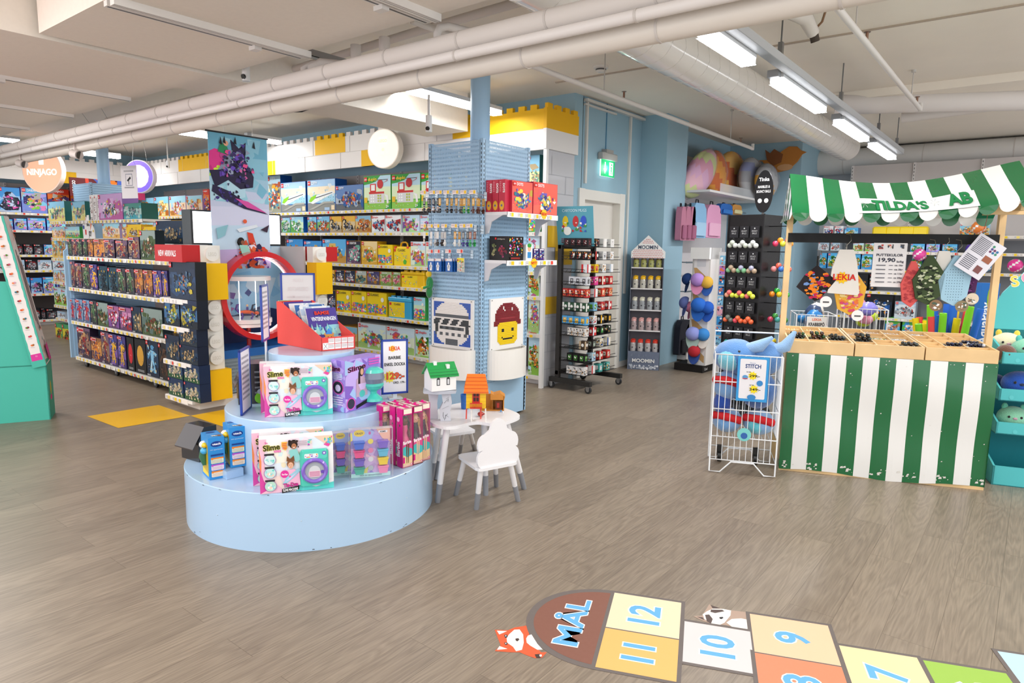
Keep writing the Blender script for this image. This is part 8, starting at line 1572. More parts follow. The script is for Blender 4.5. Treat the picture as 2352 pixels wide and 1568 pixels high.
def fill(k, ci, rj, n, r, cols_, desc):
    x0, cw = t3_[k]; xa = x0+cw*ci+.012; xb = xa+cw-.024; ya = .014+.1172*rj+.012; yb = ya+.0932; m = 0
    zf = .882+.040*(ya+yb)/1.2; nx = max(1,int((xb-xa)/(2*r*1.05))); ny = max(1,int((yb-ya)/(2*r*1.05)))
    for i in range(n):
        l = i//(nx*ny); q = i%(nx*ny); x = xa+r+(xb-xa-2*r)*((q%nx)+.5*(l%2)*.8)/max(1,nx-.6); y = ya+r+(yb-ya-2*r)*((q//nx)+.4*(l%2))/max(1,ny-.6); x += rnd.uniform(-.1,.1)*r; y += rnd.uniform(-.1,.1)*r
        v = Msr @ Vector((min(x,xb-r),min(y,yb-r),0)); o = bpy.data.objects.new('glass_marble',marble(cols_[i%len(cols_)],r)); COL.objects.link(o); o.location = (SL.x+v.x,SL.y+v.y,zf+r*1.02+l*r*1.75)
        tag(o,'%s marble in the %s-row %s compartment of the %s tray'%(desc,RT[rj],CT[ci],CT[k]),'marble','marbles in the %s-row %s compartment of the %s tray'%(RT[rj],CT[ci],CT[k]))
BR = ['#3a1a10','#5a2a14','#20100c','#184a20']; DK = ['#14181a','#242c2c','#1c1414','#303c3a']; NV = ['#10142c','#182048','#101018','#2a2c48']; CL = ['#c8b8a8','#e0d8d0','#a88878']; YG = ['#8a9a4a','#c8c070','#5a7a3a','#e0dca0']; SI = ['#c8ccd4','#a0a8b0','#e8eaee']
fill(0,0,1,30,.0115,BR+DK,'dark brown glass'); fill(0,1,1,24,.013,BR,'reddish brown glass'); fill(0,2,1,26,.0115,DK,'dark glass')
fill(0,0,2,20,.009,YG+BR,'small green and amber glass'); fill(0,1,2,18,.009,YG,'small green glass'); fill(0,2,2,22,.009,YG+DK,'small mixed green glass'); fill(0,0,4,16,.009,['#d8a830','#e8d080','#c8b8a8'],'small golden glass'); fill(0,1,4,12,.009,['#d8a830','#e8d080'],'small amber glass')
fill(1,0,1,26,.013,DK,'black glass'); fill(1,2,0,18,.0125,DK,'shiny dark green glass'); fill(1,1,2,18,.009,YG+SI,'small olive glass'); fill(1,2,2,20,.009,SI,'small silvery glass'); fill(1,0,3,18,.009,CL,'small rosy glass'); fill(1,1,4,18,.009,CL,'small pinkish glass'); fill(1,2,4,14,.009,CL+SI,'small clear glass')
fill(2,1,1,24,.0105,NV,'dark blue glass'); fill(2,2,1,28,.0105,NV+SI[:1],'navy glass'); fill(2,2,2,28,.0095,NV,'small navy glass'); fill(2,0,4,14,.009,SI,'small pale glass')
def SPt(px, py, y):    # local point on the plane y of the stall
    d = _r2*((px-1176)/FPX)+_u2*((784-py)/FPX)+_f; n = Msr @ Vector((0,1,0)); P = SL+n*y; P.z = 0; tt = (P-Vector((0,0,CAMH))).dot(n)/d.dot(n); Q = Vector((0,0,CAMH))+d*tt; q = Msr.inverted() @ (Q-SL); return q.x, q.z
def hung(px, label, cols_, w, zt, zb, y=.24, kind='pouch', hook=True, tagc=None, pat=None, cat='pouch', text=None):
    x, _ = SPt(px,600,y); v = Msr @ Vector((x,y,0)); t = thing('hanging_pouch',label,cat,(SL.x+v.x,SL.y+v.y,zb),srz); h = zt-zb; rnd = random.Random(px)
    if hook: mb = MB(); mb.tube([(.0,0,h),(.0,0,h+.03),(.025,.0,h+.06),(.02,.01,h+.1),(-.005,.03,h+.105)],.0022,'#9a9488',6); mb.build('hook','metal',t)
    mb = MB(); pr = {'pouch':[(-.012,h),(.012,h),(w*.5,h*.62),(w*.42,h*.2),(w*.05,0),(-w*.35,h*.12),(-w*.5,h*.5)],'bag':[(-w*.22,h),(w*.22,h),(w*.36,h*.72),(w*.5,h*.05),(w*.45,0),(-w*.5,.01),(-w*.4,h*.6)],'diamond':[(0,h),(w*.5,h*.6),(w*.12,h*.05),(0,.0),(-w*.5,h*.38),(-w*.3,h*.72)]}[kind]
    if kind == 'diamond': mb.cyl((0,0,h*.95),(0,0,h*1.25),.006,c='#151515',n=8)
    mb.prism(pr,-.012,.012,cols_[0],'y'); F = Frame(mb,(0,-.012,0),(1,0,0),(0,0,1),k=.0012)
    if pat == 'dots':
        for i in range(9):
            for j in range(12):
                X_ = (-.4+.1*i)*w*.8; Z_ = h*(.12+.055*j); 
                if abs(X_) < w*.32*(1-abs(Z_/h-.45)): F.disc(X_,Z_,.0022,cols_[1],6); F.l = 1
    elif len(cols_) > 1:
        for i in range(80):
            f = rnd.uniform(.1,.8); X_ = rnd.uniform(-.34,.34)*w*(1-abs(f-.45)); r_ = rnd.uniform(.05,.12)*w; F.poly([(X_+r_*rnd.uniform(.5,1)*math.cos(k*1.25),h*f+r_*.7*rnd.uniform(.4,1)*math.sin(k*1.25)) for k in range(5)],rnd.choice(cols_[1:])); F.l -= .2
    if text: F.l = 3; F.star(-w*.08 if w>.12 else 0,h*.38,w*.22,'#f8c81a',10,.7); F.text(text,.0,h*.33,h*.13,'#d8291f',w=w*.72,bold=.06)
    mb.build('fabric','cloth',t,bevel=.004)
    if tagc: mb = MB(); mb.cyl((w*.28,-.02,.0),(w*.28,-.024,.0),.038,c=tagc,n=22); F = Frame(mb,(w*.28,-.0245,0),(1,0,0),(0,0,1)); F.n = Vector((0,-1,0)); F.lines(-.02,-.015,.02,.008,1,'#555') if tagc[1] == 'f' or tagc[1]=='e' else F.blobs(-.025,-.025,.025,.025,['#8a6a50','#4a5a48','#c8b8a0','#e8e8e8'],14,rnd,.1,.2); mb.build('round_tag','print',t)
Z1 = 1.50
hung(1878,'orange, red and black patterned pouch hanging at the far left of the bar',['#1a1418','#e8801c','#b81c48','#e8801c','#1a1418','#6a8ac0'],.25,1.42,1.17,kind='diamond',tagc='#f4f0ee')
hung(1942,'white cloth bag with red shop logo hanging left of the price sheet',['#e9e4dc'],.20,1.53,1.22,kind='bag',text='LEKIA')
hung(1958,'yellow and pink flowered pouch behind the white cloth bag',['#e8b040','#d8486a','#f0d890','#c85a9a','#e8783a'],.2,1.40,1.08,y=.262,hook=False,tagc='#f4f0ee')
hung(2098,'coral red patterned pouch right of the price sheet',['#d85a58','#a83840','#c04848'],.13,1.46,1.15,y=.255,kind='pouch',hook=False)
hung(2136,'green camouflage pouch with round tag on the bar',['#3a4a2c','#15180f','#8a9a6a','#22301c','#c0c4a8'],.19,1.50,1.17,kind='pouch',tagc='#8a6a4a')
hung(2166,'second white cloth bag with red shop logo, partly covered',['#e9e4dc'],.14,1.53,1.22,y=.265,kind='bag',text='KIA')
hung(2196,'light blue dotted pouch on the bar with round tag',['#9ec4d8','#1c2c48'],.19,1.50,1.17,pat='dots',tagc='#8a7a5a')
hung(2226,'dark purple pouch behind the light blue dotted one',['#4a1c4c','#2a1030','#7a3a78'],.12,1.46,1.22,y=.27,hook=False,tagc='#d8c8b0')
a = SPt(2008,557,.262); b = SPt(2085,557,.262); c_ = SPt(2045,659,.262); v = Msr @ Vector((a[0],.262,0)); t = thing('price_sheet','white laminated price sheet reading PUTTEKULOR 19,90 hanging from the bar','price sign',(SL.x+v.x,SL.y+v.y,c_[1]),srz)
w, h = b[0]-a[0], 1.578-c_[1]; mb = MB(); mb.box(0,0,0,w,.003,h,'#ebe8e8'); F = Frame(mb,(0,0,0),(1,0,0),(0,0,1))
for i,x in enumerate((.2,.5,.82)): F.blobs(w*(x-.09),h*.86,w*(x+.09),h*.97,[['#c83a2a','#2a3a6a'],['#e0503a','#f0c0a0'],['#2a5a8a','#f0e8e0']][i]+['#4a4a50'],7,random.Random(i),.2,.35)
F.text('PUTTEKULOR',w*.5,h*.70,h*.055,'#22263a',w=w*.8,bold=.04); F.text('19,90',w*.43,h*.575,h*.085,'#22263a',w=w*.5,bold=.06); F.text('kr/hg',w*.83,h*.56,h*.045,'#22263a',w=w*.2,bold=.03)
for i,s_ in enumerate(('ca 1kr','ca 3kr','ca 11kr','ca 20kr','ca 29kr')): z = h*(.48-.095*i); F.lines(w*.12,z-.004,w*.4,z+h*.035,1,'#6a6a72'); F.rect(w*.5,z+h*.008,w*.62,z+h*.02,'#22263a'); F.text(s_,w*.8,z,h*.038,'#22263a',w=w*.26,bold=.03)
mb.build('sheet','print',t)
x, z = SPt(2283,590,-.03); v = Msr @ Vector((x,.2,0)); t = thing('info_paper','tilted paper with small pictures tied to the right stall post by red string','paper notice',(SL.x+v.x,SL.y+v.y,z),srz)
mb = MB(); mb.box(-.09,-.002,-.125,.09,0,.125,'#dcdae2'); F = Frame(mb,(-.09,-.002,-.125),(1,0,0),(0,0,1)); F.lines(.015,.13,.1,.235,11,'#5a5a66'); F.lines(.015,.02,.09,.11,8,'#5a5a66')
for i in range(7): F.disc(.135+.018*(i%3-1),.2+.018*(i//3-1),.008,['#6a2a5a','#2a6a9a','#3a8a6a','#4a4a8a'][i%4],8)
F.rect(.11,.11,.16,.15,'#9a5a40'); F.rect(.11,.03,.15,.075,'#7a4a48'); o = mb.build('sheet','print',t); o.rotation_euler.y = R(33)
mb = MB(); mb.tube([(-.0,0,.15),(.02,.02,.22),(.04,.06,.3)],.0015,'#a82028',5); mb.build('red_string','plastic',t)
BL = at(1628,1083,Z=0); BR_ = at(1779,1098,Z=0); v = BR_-BL; w = v.length; rz = math.atan2(v.y,v.x); D_ = .34
ht = lambda y: up(1632,y,BL)
zc = [ht(812),ht(874),ht(937),ht(1000),ht(1053)]; ztop = ht(790)
t = thing('wire_basket','tall white wire basket on bent wire feet full of blue plush toys','wire basket',(BL.x,BL.y,0),rz)
WC = '#eef0f2'; mb = MB(); y = 0
for yy in (0,D_): mb.tube([(0,yy,zc[0]),(0,yy,.01),(.07,yy,.008),(.14,yy,.085),(w-.14,yy,.085),(w-.07,yy,.008),(w,yy,.01),(w,yy,zc[0])],.0055,WC,8)
for z in zc: mb.tube([(0,0,z),(w,0,z),(w,D_,z),(0,D_,z)],.0042,WC,8,closed=True)
mb.tube([(0,D_,zc[0]),(0,D_,zc[0]+.12),(w,D_,zc[0]+.12),(w,D_,zc[0])],.0055,WC,8); mb.build('frame','print',t)
mb = MB()
for i in range(1,11):
    x = w*i/11
    if True: mb.cyl((x,0,zc[4] if 2<i<9 else zc[4]),(x,0,zc[0]),.0026,c=WC,n=6,caps=False); mb.cyl((x,D_,zc[3]),(x,D_,zc[0]),.0026,c=WC,n=6,caps=False)
for i in range(1,8):
    for x in (0,w): mb.cyl((x,D_*i/8,zc[3]),(x,D_*i/8,zc[0]),.0026,c=WC,n=6,caps=False)
for i in range(1,9): mb.cyl((w*i/9,0,zc[3]),(w*i/9,D_,zc[3]),.0026,c=WC,n=6,caps=False)
mb.build('wires','print',t)
mb = MB()
for x in (.06,w-.12): mb.cyl((x,D_-.06,.045),(x+.03,D_-.06,.045),.045,c='#141414',n=16); mb.box(x-.005,D_-.09,.05,x+.035,D_-.05,.12,'#141414')
mb.build('castors','plastic',t)
sx0, sx1 = w*.34, w*.80; sz1 = zc[0]-.004; sz0 = up(1690,918,(BL+BR_)/2)
mb = MB(); mb.box(sx0,-.014,sz0,sx1,-.010,sz1,'#3a9bdc'); F = Frame(mb,(sx0,-.014,sz0),(1,0,0),(0,0,1)); sw2, sh2 = sx1-sx0, sz1-sz0; F.rrect(sw2*.08,sh2*.06,sw2*.92,sh2*.95,.008,'#eceaee')
F.text('Disney',sw2*.48,sh2*.85,sh2*.03,'#3a5aa0'); F.text('STITCH',sw2*.5,sh2*.75,sh2*.085,'#1c3a7c',w=sw2*.5,bold=.05); F.text('30 CM',sw2*.36,sh2*.65,sh2*.022,'#222',bold=.03); F.star(sw2*.5,sh2*.58,sw2*.16,'#f8e020',9,.65); F.text('299:-',sw2*.56,sh2*.55,sh2*.055,'#141414',w=sw2*.34,bold=.06)
F.disc(sw2*.26,sh2*.54,sw2*.09,'#5a9ad0',14,ry=sh2*.05); F.rect(sw2*.18,sh2*.5,sw2*.34,sh2*.52,'#c83a3a'); F.disc(sw2*.74,sh2*.42,sw2*.1,'#3a88c8',14); F.text('50 CM',sw2*.48,sh2*.36,sh2*.022,'#222',bold=.03); F.star(sw2*.56,sh2*.28,sw2*.16,'#f8e020',9,.65); F.text('349:-',sw2*.6,sh2*.25,sh2*.055,'#141414',w=sw2*.36,bold=.06); F.disc(sw2*.5,sh2*.1,sw2*.14,'#3a88c8',14,ry=sh2*.06); mb.build('price_sign','print',t)
Mb = Matrix.Rotation(rz,3,'Z')
def plush(x, y, z, rx, ry_, rz_, c, label, belly=None, ears=None, scarf=None, rot=0, face=True):
    v = Mb @ Vector((x,y,0)); g = thing('plush_toy',label,'plush toy',(BL.x+v.x,BL.y+v.y,z),rz+rot); rnd = random.Random(int(x*999)+int(z*77))
    mb = MB(); mb.ball((0,0,0),rx,ry_,rz_,c,26,16,fn=lambda q: q*(1+rnd.uniform(-.012,.012))); mb.build('body','fur',g)
    if belly: mb = MB(); mb.ball((-rx*.2,-ry_*.45,-rz_*.1),rx*.6,ry_*.6,rz_*.7,belly,18,12); mb.build('belly_patch','fur',g)
    if ears:
        for sx,ln in ears: mb = MB(); mb.tube([(sx*rx*.4,-ry_*.3,rz_*.5),(sx*rx*1.0,-ry_*.5,rz_*.75),(sx*rx*1.5,-ry_*.3,rz_*(1+ln))],[.035,.042,.012],'#8fb4dc',10); mb.build('ear','fur',g)
    if face:
        mb = MB(); mb.ball((rx*.15,-ry_*.86,rz_*.42),.009,c='#101418',nu=8,nv=6); mb.build('button_eye','gloss',g)
    if scarf: mb = MB(); mb.tube([(-rx*.9,-ry_*.3,rz_*.4),(-rx*.1,-ry_*.98,rz_*.55),(rx*.8,-ry_*.6,rz_*.2)],.028,scarf,8); mb.build('red_band','cloth',g)
zb = zc[3]
plush(w*.33,.15,zc[0]-.03,.15,.13,.12,'#5588c4','large blue fluffy plush with turquoise belly lying on top of the basket',belly='#7cc8dc',ears=[(1,.25)],rot=R(-6))
plush(w*.78,.17,zc[0]-.03,.115,.12,.12,'#5c8cc6','blue plush with long upright ear at the right of the basket top',ears=[(1,.6)],face=False)
plush(w*.70,.15,zc[1]-.07,.12,.12,.13,'#3d6cae','darker blue plush pressed behind the price sign in the basket',face=False)
plush(w*.22,.14,zc[1]-.05,.095,.11,.10,'#7aa8da','light blue plush with red band at middle left of the basket',scarf='#c81c24',face=False)
plush(w*.16,.12,zc[2]+.02,.06,.06,.09,'#1c4aa8','dark blue spotted plush limb at lower left of the basket',face=False)
plush(w*.25,.15,zb+.085,.10,.12,.085,'#7ba6d6','light blue round plush with red stripe at bottom left of the basket',belly='#6ea0d4',scarf='#c81c24',face=False)
plush(w*.74,.15,zb+.085,.105,.12,.085,'#84b0dc','light blue plush with turquoise belly and red hat at bottom right of the basket',belly='#62c4d4',scarf='#c81c24',face=False)
mb = MB(); mb.cyl((0,-.001,0),(0,-.004,0),.045,c='#7fd0cc',n=22); F = Frame(mb,(0,-.004,0),(1,0,0),(0,0,1)); F.disc(0,-.008,.022,'#3a68b0',12); v = Mb @ Vector((w*.5,-.012,0)); o = mb.build('hang_tag','print'); o.location = (BL.x+v.x,BL.y+v.y,zb+.03); o.rotation_euler.z = rz; tag(o,'round turquoise swing tag hanging out at the bottom of the basket','tag')
TL = at(2276,1112,Z=0); t = thing('plush_display','turquoise cardboard tiered display of round plush toys at the right edge','display stand',(TL.x,TL.y,0),srz-R(4)); TC_ = '#58c0c4'
zt4 = [up(2290,y,TL) for y in (1022,838,760)]
def tier(z0, z1, y0, label=None, dk='#2f8f98'):
    mb = MB(); mb.box(0,y0,z0,.75,y0+.012,z1,TC_); mb.box(0,y0,z0,.012,y0+.4,z1,TC_); mb.prism([(y0+.0,z1),(y0+.4,z1),(y0+.4,z1+.10)],0,.012,TC_,'x'); mb.box(0,y0,z0,.75,y0+.4,z0+.006,dk); F = Frame(mb,(0,y0,z0),(1,0,0),(0,0,1)); rnd = random.Random(int(z0*100))
    for i in range(10): F.disc(rnd.uniform(.05,.7),rnd.uniform(.02,max(.03,z1-z0-.02)),.014,'#64cace',8)
    mb.build('tray_tier','card',t)
zz = [(up(2290,1115,TL),up(2290,1078,TL)),(.365,.455),(.60,.70),(.815,.93)]
tier(.0,.13,0); tier(.34,.42,.03); tier(.56,.64,.05); tier(.80,.88,.07)
mb = MB(); mb.box(0,.42,0,.75,.44,1.0,'#1c8a94'); mb.prism([(.0,.9),(.75,.9),(.75,1.62),(.45,1.60),(.22,1.46),(.06,1.25),(0,1.1)],.42,.44,TC_,'y'); F = Frame(mb,(0,.42,.9),(1,0,0),(0,0,1)); F.text('ORIGINAL',.3,.56,.03,'#e8f6f6',w=.2,bold=.03)
for i,(ch,c) in enumerate((('S','#f8e060'),('Q','#f0a0c0'),('U','#9a7ad0'),('I','#70b8e8'),('S','#f8e060'))): F.text(ch,.13+.075*i,.40+.03*i,.07,c,bold=.07,out='#f4f4f0',ob=.04,rot=.3)
F.disc(.42,.2,.09,'#f0e8e0',16,ry=.12); mb.build('header_board','card',t)
mb = MB(); mb.disc = None
MT = Matrix.Rotation(srz-R(4),3,'Z')
def squish(x, y, z, c, c2, label, r=.085, ears=None):
    v = MT @ Vector((x,y,0)); g = thing('round_plush',label,'plush toy',(TL.x+v.x,TL.y+v.y,z),srz-R(10)); mb = MB(); mb.ball((0,0,r*.9),r*1.1,r*.9,r*.92,c,24,16)
    for i in range(len(mb.f)):
        if mb.v[mb.f[i][0]][2] < r*.62: mb.c[i] = C(c2)
    mb.build('body','fur',g); mb = MB()
    for sx in (-1,1): mb.ball((sx*r*.4,-r*.84,r*1.1),r*.09,r*.06,r*.1,'#181414',8,6)
    mb.ball((0,-r*.9,r*1.0),r*.16,r*.07,r*.1,'#d8a8b8' if ears else '#1c2c48',10,6); mb.build('face','fur',g)
    if ears: 
        for sx in (-1,1): mb = MB(); mb.ball((sx*r*.6,0,r*1.75),r*.22,r*.15,r*.3,ears,12,8); mb.build('ear','fur',g)
squish(.17,.20,.81,'#8ad8b8','#c8b0dc','mint and lilac round plush with snout on the top turquoise tier',ears='#58c8c0'); squish(.09,.33,.83,'#f4ecc8','#f0e8c8','cream round plush with yellow horns behind the mint one',ears='#f0d850')
squish(.15,.20,.57,'#1f58c0','#e8e8ec','royal blue round plush with pale belly on the third turquoise tier',.095); squish(.13,.18,.35,'#98dcb8','#b8a4dc','mint and lilac round plush on the second turquoise tier',ears='#70ccb0')
squish(.04,.30,.57,'#16387c','#16387c','navy round plush in the shadowed corner of the third turquoise tier',.07)
v = MT @ Vector((.03,.12,0)); mb = MB(); mb.ball((0,0,.05),.06,.05,.06,'#6a4434',16,10); o = mb.build('round_plush','fur'); o.location = (TL.x+v.x,TL.y+v.y,.815); tag(o,'brown round plush at the left corner of the top turquoise tier','plush toy')
A = at(131,965,Z=0); B0 = at(117,968,Z=0); A = at(117,963,Z=0); Bk = at(131,950,Z=0); Lf = at(10,972,Z=0); v = A-Lf; w = v.length; rz = math.atan2(v.y,v.x); ML = Matrix.Rotation(rz,3,'Z')
t = thing('food_toy_display','mint green cardboard display with long slanted picture panel at the left edge','display stand',(Lf.x,Lf.y,0),rz); MG = '#4fc0ab'; h0 = up(110,825,A); ht_ = up(8,640,Lf)
dx = .26
mb = MB(); prof = [(-.5,0),(w,0),(w,h0),(w-.08,h0-.01)]
mb.prism([(-.35,0),(w,0),(w,h0*.98),(w*.72,h0*.95),(w*.35,ht_*.98),(-.35,ht_)],0,.01,MG,'y'); mb.box(w-.01,0,0,w,dx,h0,'#3fa890'); F = Frame(mb,(w,0,0),(0,1,0),(0,0,1)); F.disc(dx*.45,h0*.5,.03,'#c8b83a',12,ry=.06); F.rect(dx*.3,h0*.3,dx*.6,h0*.38,'#d83a8c'); mb.box(-.35,.0,h0*.9,w,dx,h0*.92,MG); F = Frame(mb,(-.35,0,0),(1,0,0),(0,0,1)); mb.box(-.35,dx-.01,0,w,dx,h0,MG); mb.build('base_box','card',t)
def LP(px, py, off=-.01):
    d = _r2*((px-1176)/FPX)+_u2*((784-py)/FPX)+_f; n = ML @ Vector((0,1,0)); P = Lf+n*off; tt = (P-Vector((0,0,CAMH))).dot(n)/d.dot(n); Q = Vector((0,0,CAMH))+d*tt; q = ML.inverted() @ (Q-Lf); return q.x, q.z
p = [LP(76,845),LP(107,838),LP(8,495),LP(-30,500)]
mb = MB(); mb.prism([p[0],p[1],p[2],p[3]],-.03,-.012,MG,'y'); F = Frame(mb,(0,-.03,0),(1,0,0),(0,0,1),k=.0008); lx = lambda f,g: (p[0][0]+(p[3][0]-p[0][0])*f+(p[1][0]-p[0][0])*g*(1-f)+(p[2][0]-p[3][0])*g*f, p[0][1]+(p[3][1]-p[0][1])*f+(p[1][1]-p[0][1])*g*(1-f)+(p[2][1]-p[3][1])*g*f)
F.poly([lx(.07,.12)]+[lx(.07+.93*i/30,.12+.03*(i%2)) for i in range(31)]+[lx(1-.93*i/30,.88-.03*(i%2)) for i in range(31)],'#f2eeea'); F.poly([lx(.045,.1),lx(.045,.9),lx(.09,.88),lx(.09,.12)],'#e03ca0'); F.text('12',(lx(.07,.5))[0],lx(.07,.5)[1],.012,'#f8e0f0')
fc = ['#e87a3a','#c84a70','#5a8a2a','#a86a30','#e05a2a','#8a2a38','#2a7a8a','#f08a50','#d84a28','#8a4a20','#d8a0b0']
for i in range(14): f = .15+.06*i; q = lx(f,.45); F.disc(q[0],q[1],.012,fc[i%11],10,ry=.008); F.disc(q[0]+.008,q[1]+.004,.008,fc[(i+3)%11],8); F.lines(q[0]-.012,q[1]-.022,q[0]+.016,q[1]-.012,2,'#c8c0c0')
mb.build('picture_panel','card',t)
sd = .22; p1, p2 = p[1], p[2]; mb = MB(); q1 = (p1[0]+.0,-.012,p1[1]); q2 = (p2[0],-.012,p2[1]); mb.add([q1,(q1[0],sd,q1[2]+.02),(q2[0],sd*.8,q2[2]),q2],[(0,1,2,3)],'#ded6d4'); FF = Frame(mb,q1,(0,1,0),(q2[0]-q1[0],0,q2[2]-q1[2]),k=.002); FF.n = Vector((1,0,.3)).normalized()
for i,x in enumerate((.07,.11,.15)): FF.poly([(x,.30-.03*i),(x+.018,.30-.03*i),(x+.018,.78-.04*i),(x,.78-.04*i)],'#5a3440')
rnd = random.Random(2)
for i in range(22): FF.disc(rnd.uniform(.03,.19),rnd.choice([rnd.uniform(.04,.26),rnd.uniform(.8,.95)]),.008,rnd.choice(fc),8,ry=.014)
FF.poly([(.1,.02),(.2,.02),(.2,.14),(.1,.12)],'#c83a90'); mb.build('slotted_panel','card',t)
mb = MB(); mb.box(-.4,0,0,-.02,.5,ht_*.7,'#8a2a68'); v2 = ML @ Vector((-.06,.05,0)); 
o = mb.build('purple_display','card'); o.location = (Lf.x+v2.x*1-.05,Lf.y+v2.y-.02,0); o.rotation_euler.z = rz; tag(o,'dark magenta cardboard display just visible at the far left edge','display stand')
q = at(297,418,Y=3.4); t = thing('paper_notice','white paper notice with security camera symbol hanging on two wires','notice',(q.x,3.4,q.z)); mb = MB(); mb.box(-.13,-.002,-.18,.13,0,.18,'#d4d0d2'); F = Frame(mb,(-.13,-.002,-.18),(1,0,0),(0,0,1)); F.rect(.075,.14,.185,.27,'#3a4a68'); F.rect(.08,.145,.18,.265,'#d4d0d2'); F.poly([(.095,.2),(.15,.24),(.165,.22),(.11,.185)],'#1a1a1c'); F.rect(.12,.155,.13,.2,'#1a1a1c'); F.lines(.05,.29,.21,.31,2,'#555'); F.lines(.05,.11,.21,.13,2,'#555'); mb.build('sheet','card',t); mb = MB(); mb.cyl((-.12,0,.18),(-.17,-.4,.72),.0015,c='#888',n=4); mb.cyl((.12,0,.18),(.17,-.4,.72),.0015,c='#888',n=4); mb.build('hanging_wire','metal',t)
t.rotation_euler.z = R(14)
def camr(px, py, Y, label, s=1):
    q = at(px,py,Y=Y); t = thing('security_camera',label,'camera',(q.x,q.y,q.z)); mb = MB(); mb.cyl((0,0,-.06*s),(0,0,.09*s),.03*s,c='#f0efee',n=16); mb.build('body','plastic',t); mb = MB(); mb.cyl((.01,-.024*s,-.03*s),(.012,-.034*s,-.035*s),.02*s,c='#0c0c0e',n=14); mb.build('lens','gloss',t); mb = MB(); mb.cyl((0,0,.09*s),(0,0,ZC-q.z if ZC-q.z < .5 else .25),.012*s,c='#e0dedc',n=8); mb.build('mount_tube','plastic',t)
camr(565,168,2.98,'white tubular security camera hanging beneath the ceiling panels'); camr(985,288,4.2,'small white sensor camera near the blue column',.9); camr(386,379,5.4,'small dark-lensed camera on the soffit left of the banner',.8)
def ledbar(a, b, Z, label, w=.12, pw=24):
    A = at(*a,Z=Z); B = at(*b,Z=Z); x = (A.x+B.x)/2; lamp(x,min(A.y,B.y),max(A.y,B.y),Z,label,w,pw)
ledbar((935,211),(1150,262),2.9,'long LED lamp above the brick toy aisle, beside the round blue column',pw=26); ledbar((420,303),(475,318),2.95,'LED lamp partly hidden left of the hanging banner',pw=12); ledbar((585,318),(632,331),2.95,'LED lamp just right of the hanging banner',pw=12); ledbar((205,352),(262,365),2.95,'LED lamp above the far left aisle behind the pipes',pw=14)
ledbar((-40,312),(30,330),2.95,'LED lamp at the left edge above the left wall',pw=14)
for k,(px,py) in enumerate(((47,374),(172,352))): q = at(px,py,Y=2.86); t = thing('track_spotlight','white cylinder spotlight under the pipe bundle, %s of the pair at left'%['left','right'][k],'spotlight',(q.x,q.y,q.z)); mb = MB(); mb.cyl((-.05,0,0),(.06,.02,-.02),.045,c='#d8ccc6',n=18); mb.cyl((.06,.02,-.02),(.062,.021,-.0205),.04,c='#4a4644',n=18); mb.build('lamp_can','plastic',t); mb = MB(); mb.cyl((0,0,.03),(0,0,.1),.008,c='#d8ccc6',n=8); mb.build('stem','plastic',t)
q = at(160,400,X=-13.5); mb = MB(); a = at(158,400,X=-13.6); b = at(330,400,X=-13.6); mb.box(-13.62,a.y,2.30,-13.6,b.y,2.62,'#5a1418'); F = Frame(mb,(-13.6,a.y,2.30),(0,1,0),(0,0,1),k=.002); W_ = b.y-a.y; F.blobs(W_*.2,0,W_*.62,.32,['#f0b040','#e07a2a','#2a5aa8','#c8402a','#f0d880'],26,random.Random(4),.2,.5); F.rect(W_*.62,0,W_,.32,'#4a68c0'); F.rect(W_*.86,0,W_,.32,'#c83a68'); F.text('NINJAGO',W_*.07,.16,.05,'#f0f0f0',rot=PI/2,bold=.03,w=.22); tag(mb.build('printed_poster','card',world=True),'dark red and blue printed poster band behind the far left pillar','poster')
def floor_poly(px, z): return [tuple(at(x,y,Z=0)[:2])+(z,) for x,y in px]
mb = MB(); P = [Vector(q) for q in floor_poly([(200,956),(364,930),(438,955),(272,983)],.0015)]; mb.poly([tuple(q) for q in P],'#e9b41a'); tag(mb.build('floor_tile','print',world=True),'large yellow square floor sticker in front of the gondola','floor sticker')
mb = MB(); mb.poly([(-5.74,2.785,.0015),(-5.15,2.785,.0015),(-5.15,3.37,.0015),(-5.74,3.37,.0015)],'#e9b41a'); tag(mb.build('floor_tile','print',world=True),'yellow square floor sticker partly hidden behind the podium','floor sticker')
O = at(1391,1364,Z=0); E_ = at(1903,1436,Z=0); U = (E_-O); 
o11 = at(1363,1531,Z=0)
U = (at(1567,1384,Z=0)-at(1410,1360,Z=0)).normalized(); V = Vector((-U.y,U.x,0)); O = at(1410,1360,Z=0)
def loc2(px, py): q = at(px,py,Z=0)-O; return q.dot(U), q.dot(V)
t = thing('hopscotch_sticker','pastel hopscotch floor sticker ending in a brown arch marked MÅL','floor sticker',(O.x,O.y,0),math.atan2(U.y,U.x))
LN = '#6f6662'; rng = loc2(1210,1430)
w12 = loc2(1567,1384)[0]; v11 = loc2(1365,1533)[1]; vm = loc2(1386,1440)[1]
u10 = loc2(1725,1450)[0]; v10t = loc2(1562,1424)[1]; v10b = loc2(1553,1518)[1]
v9t = loc2(1723,1409)[1]; u9 = loc2(1903,1436)[0]; v9m = loc2(1733,1498)[1]; v8b = v9m-(v9t-v9m)
u7 = loc2(2108,1511)[0]; v7t = loc2(1918,1480)[1]; v7b = v7t-(v10t-v10b); u6 = u7+(u7-u9); vst = loc2(2272,1492)
_cz = [0]
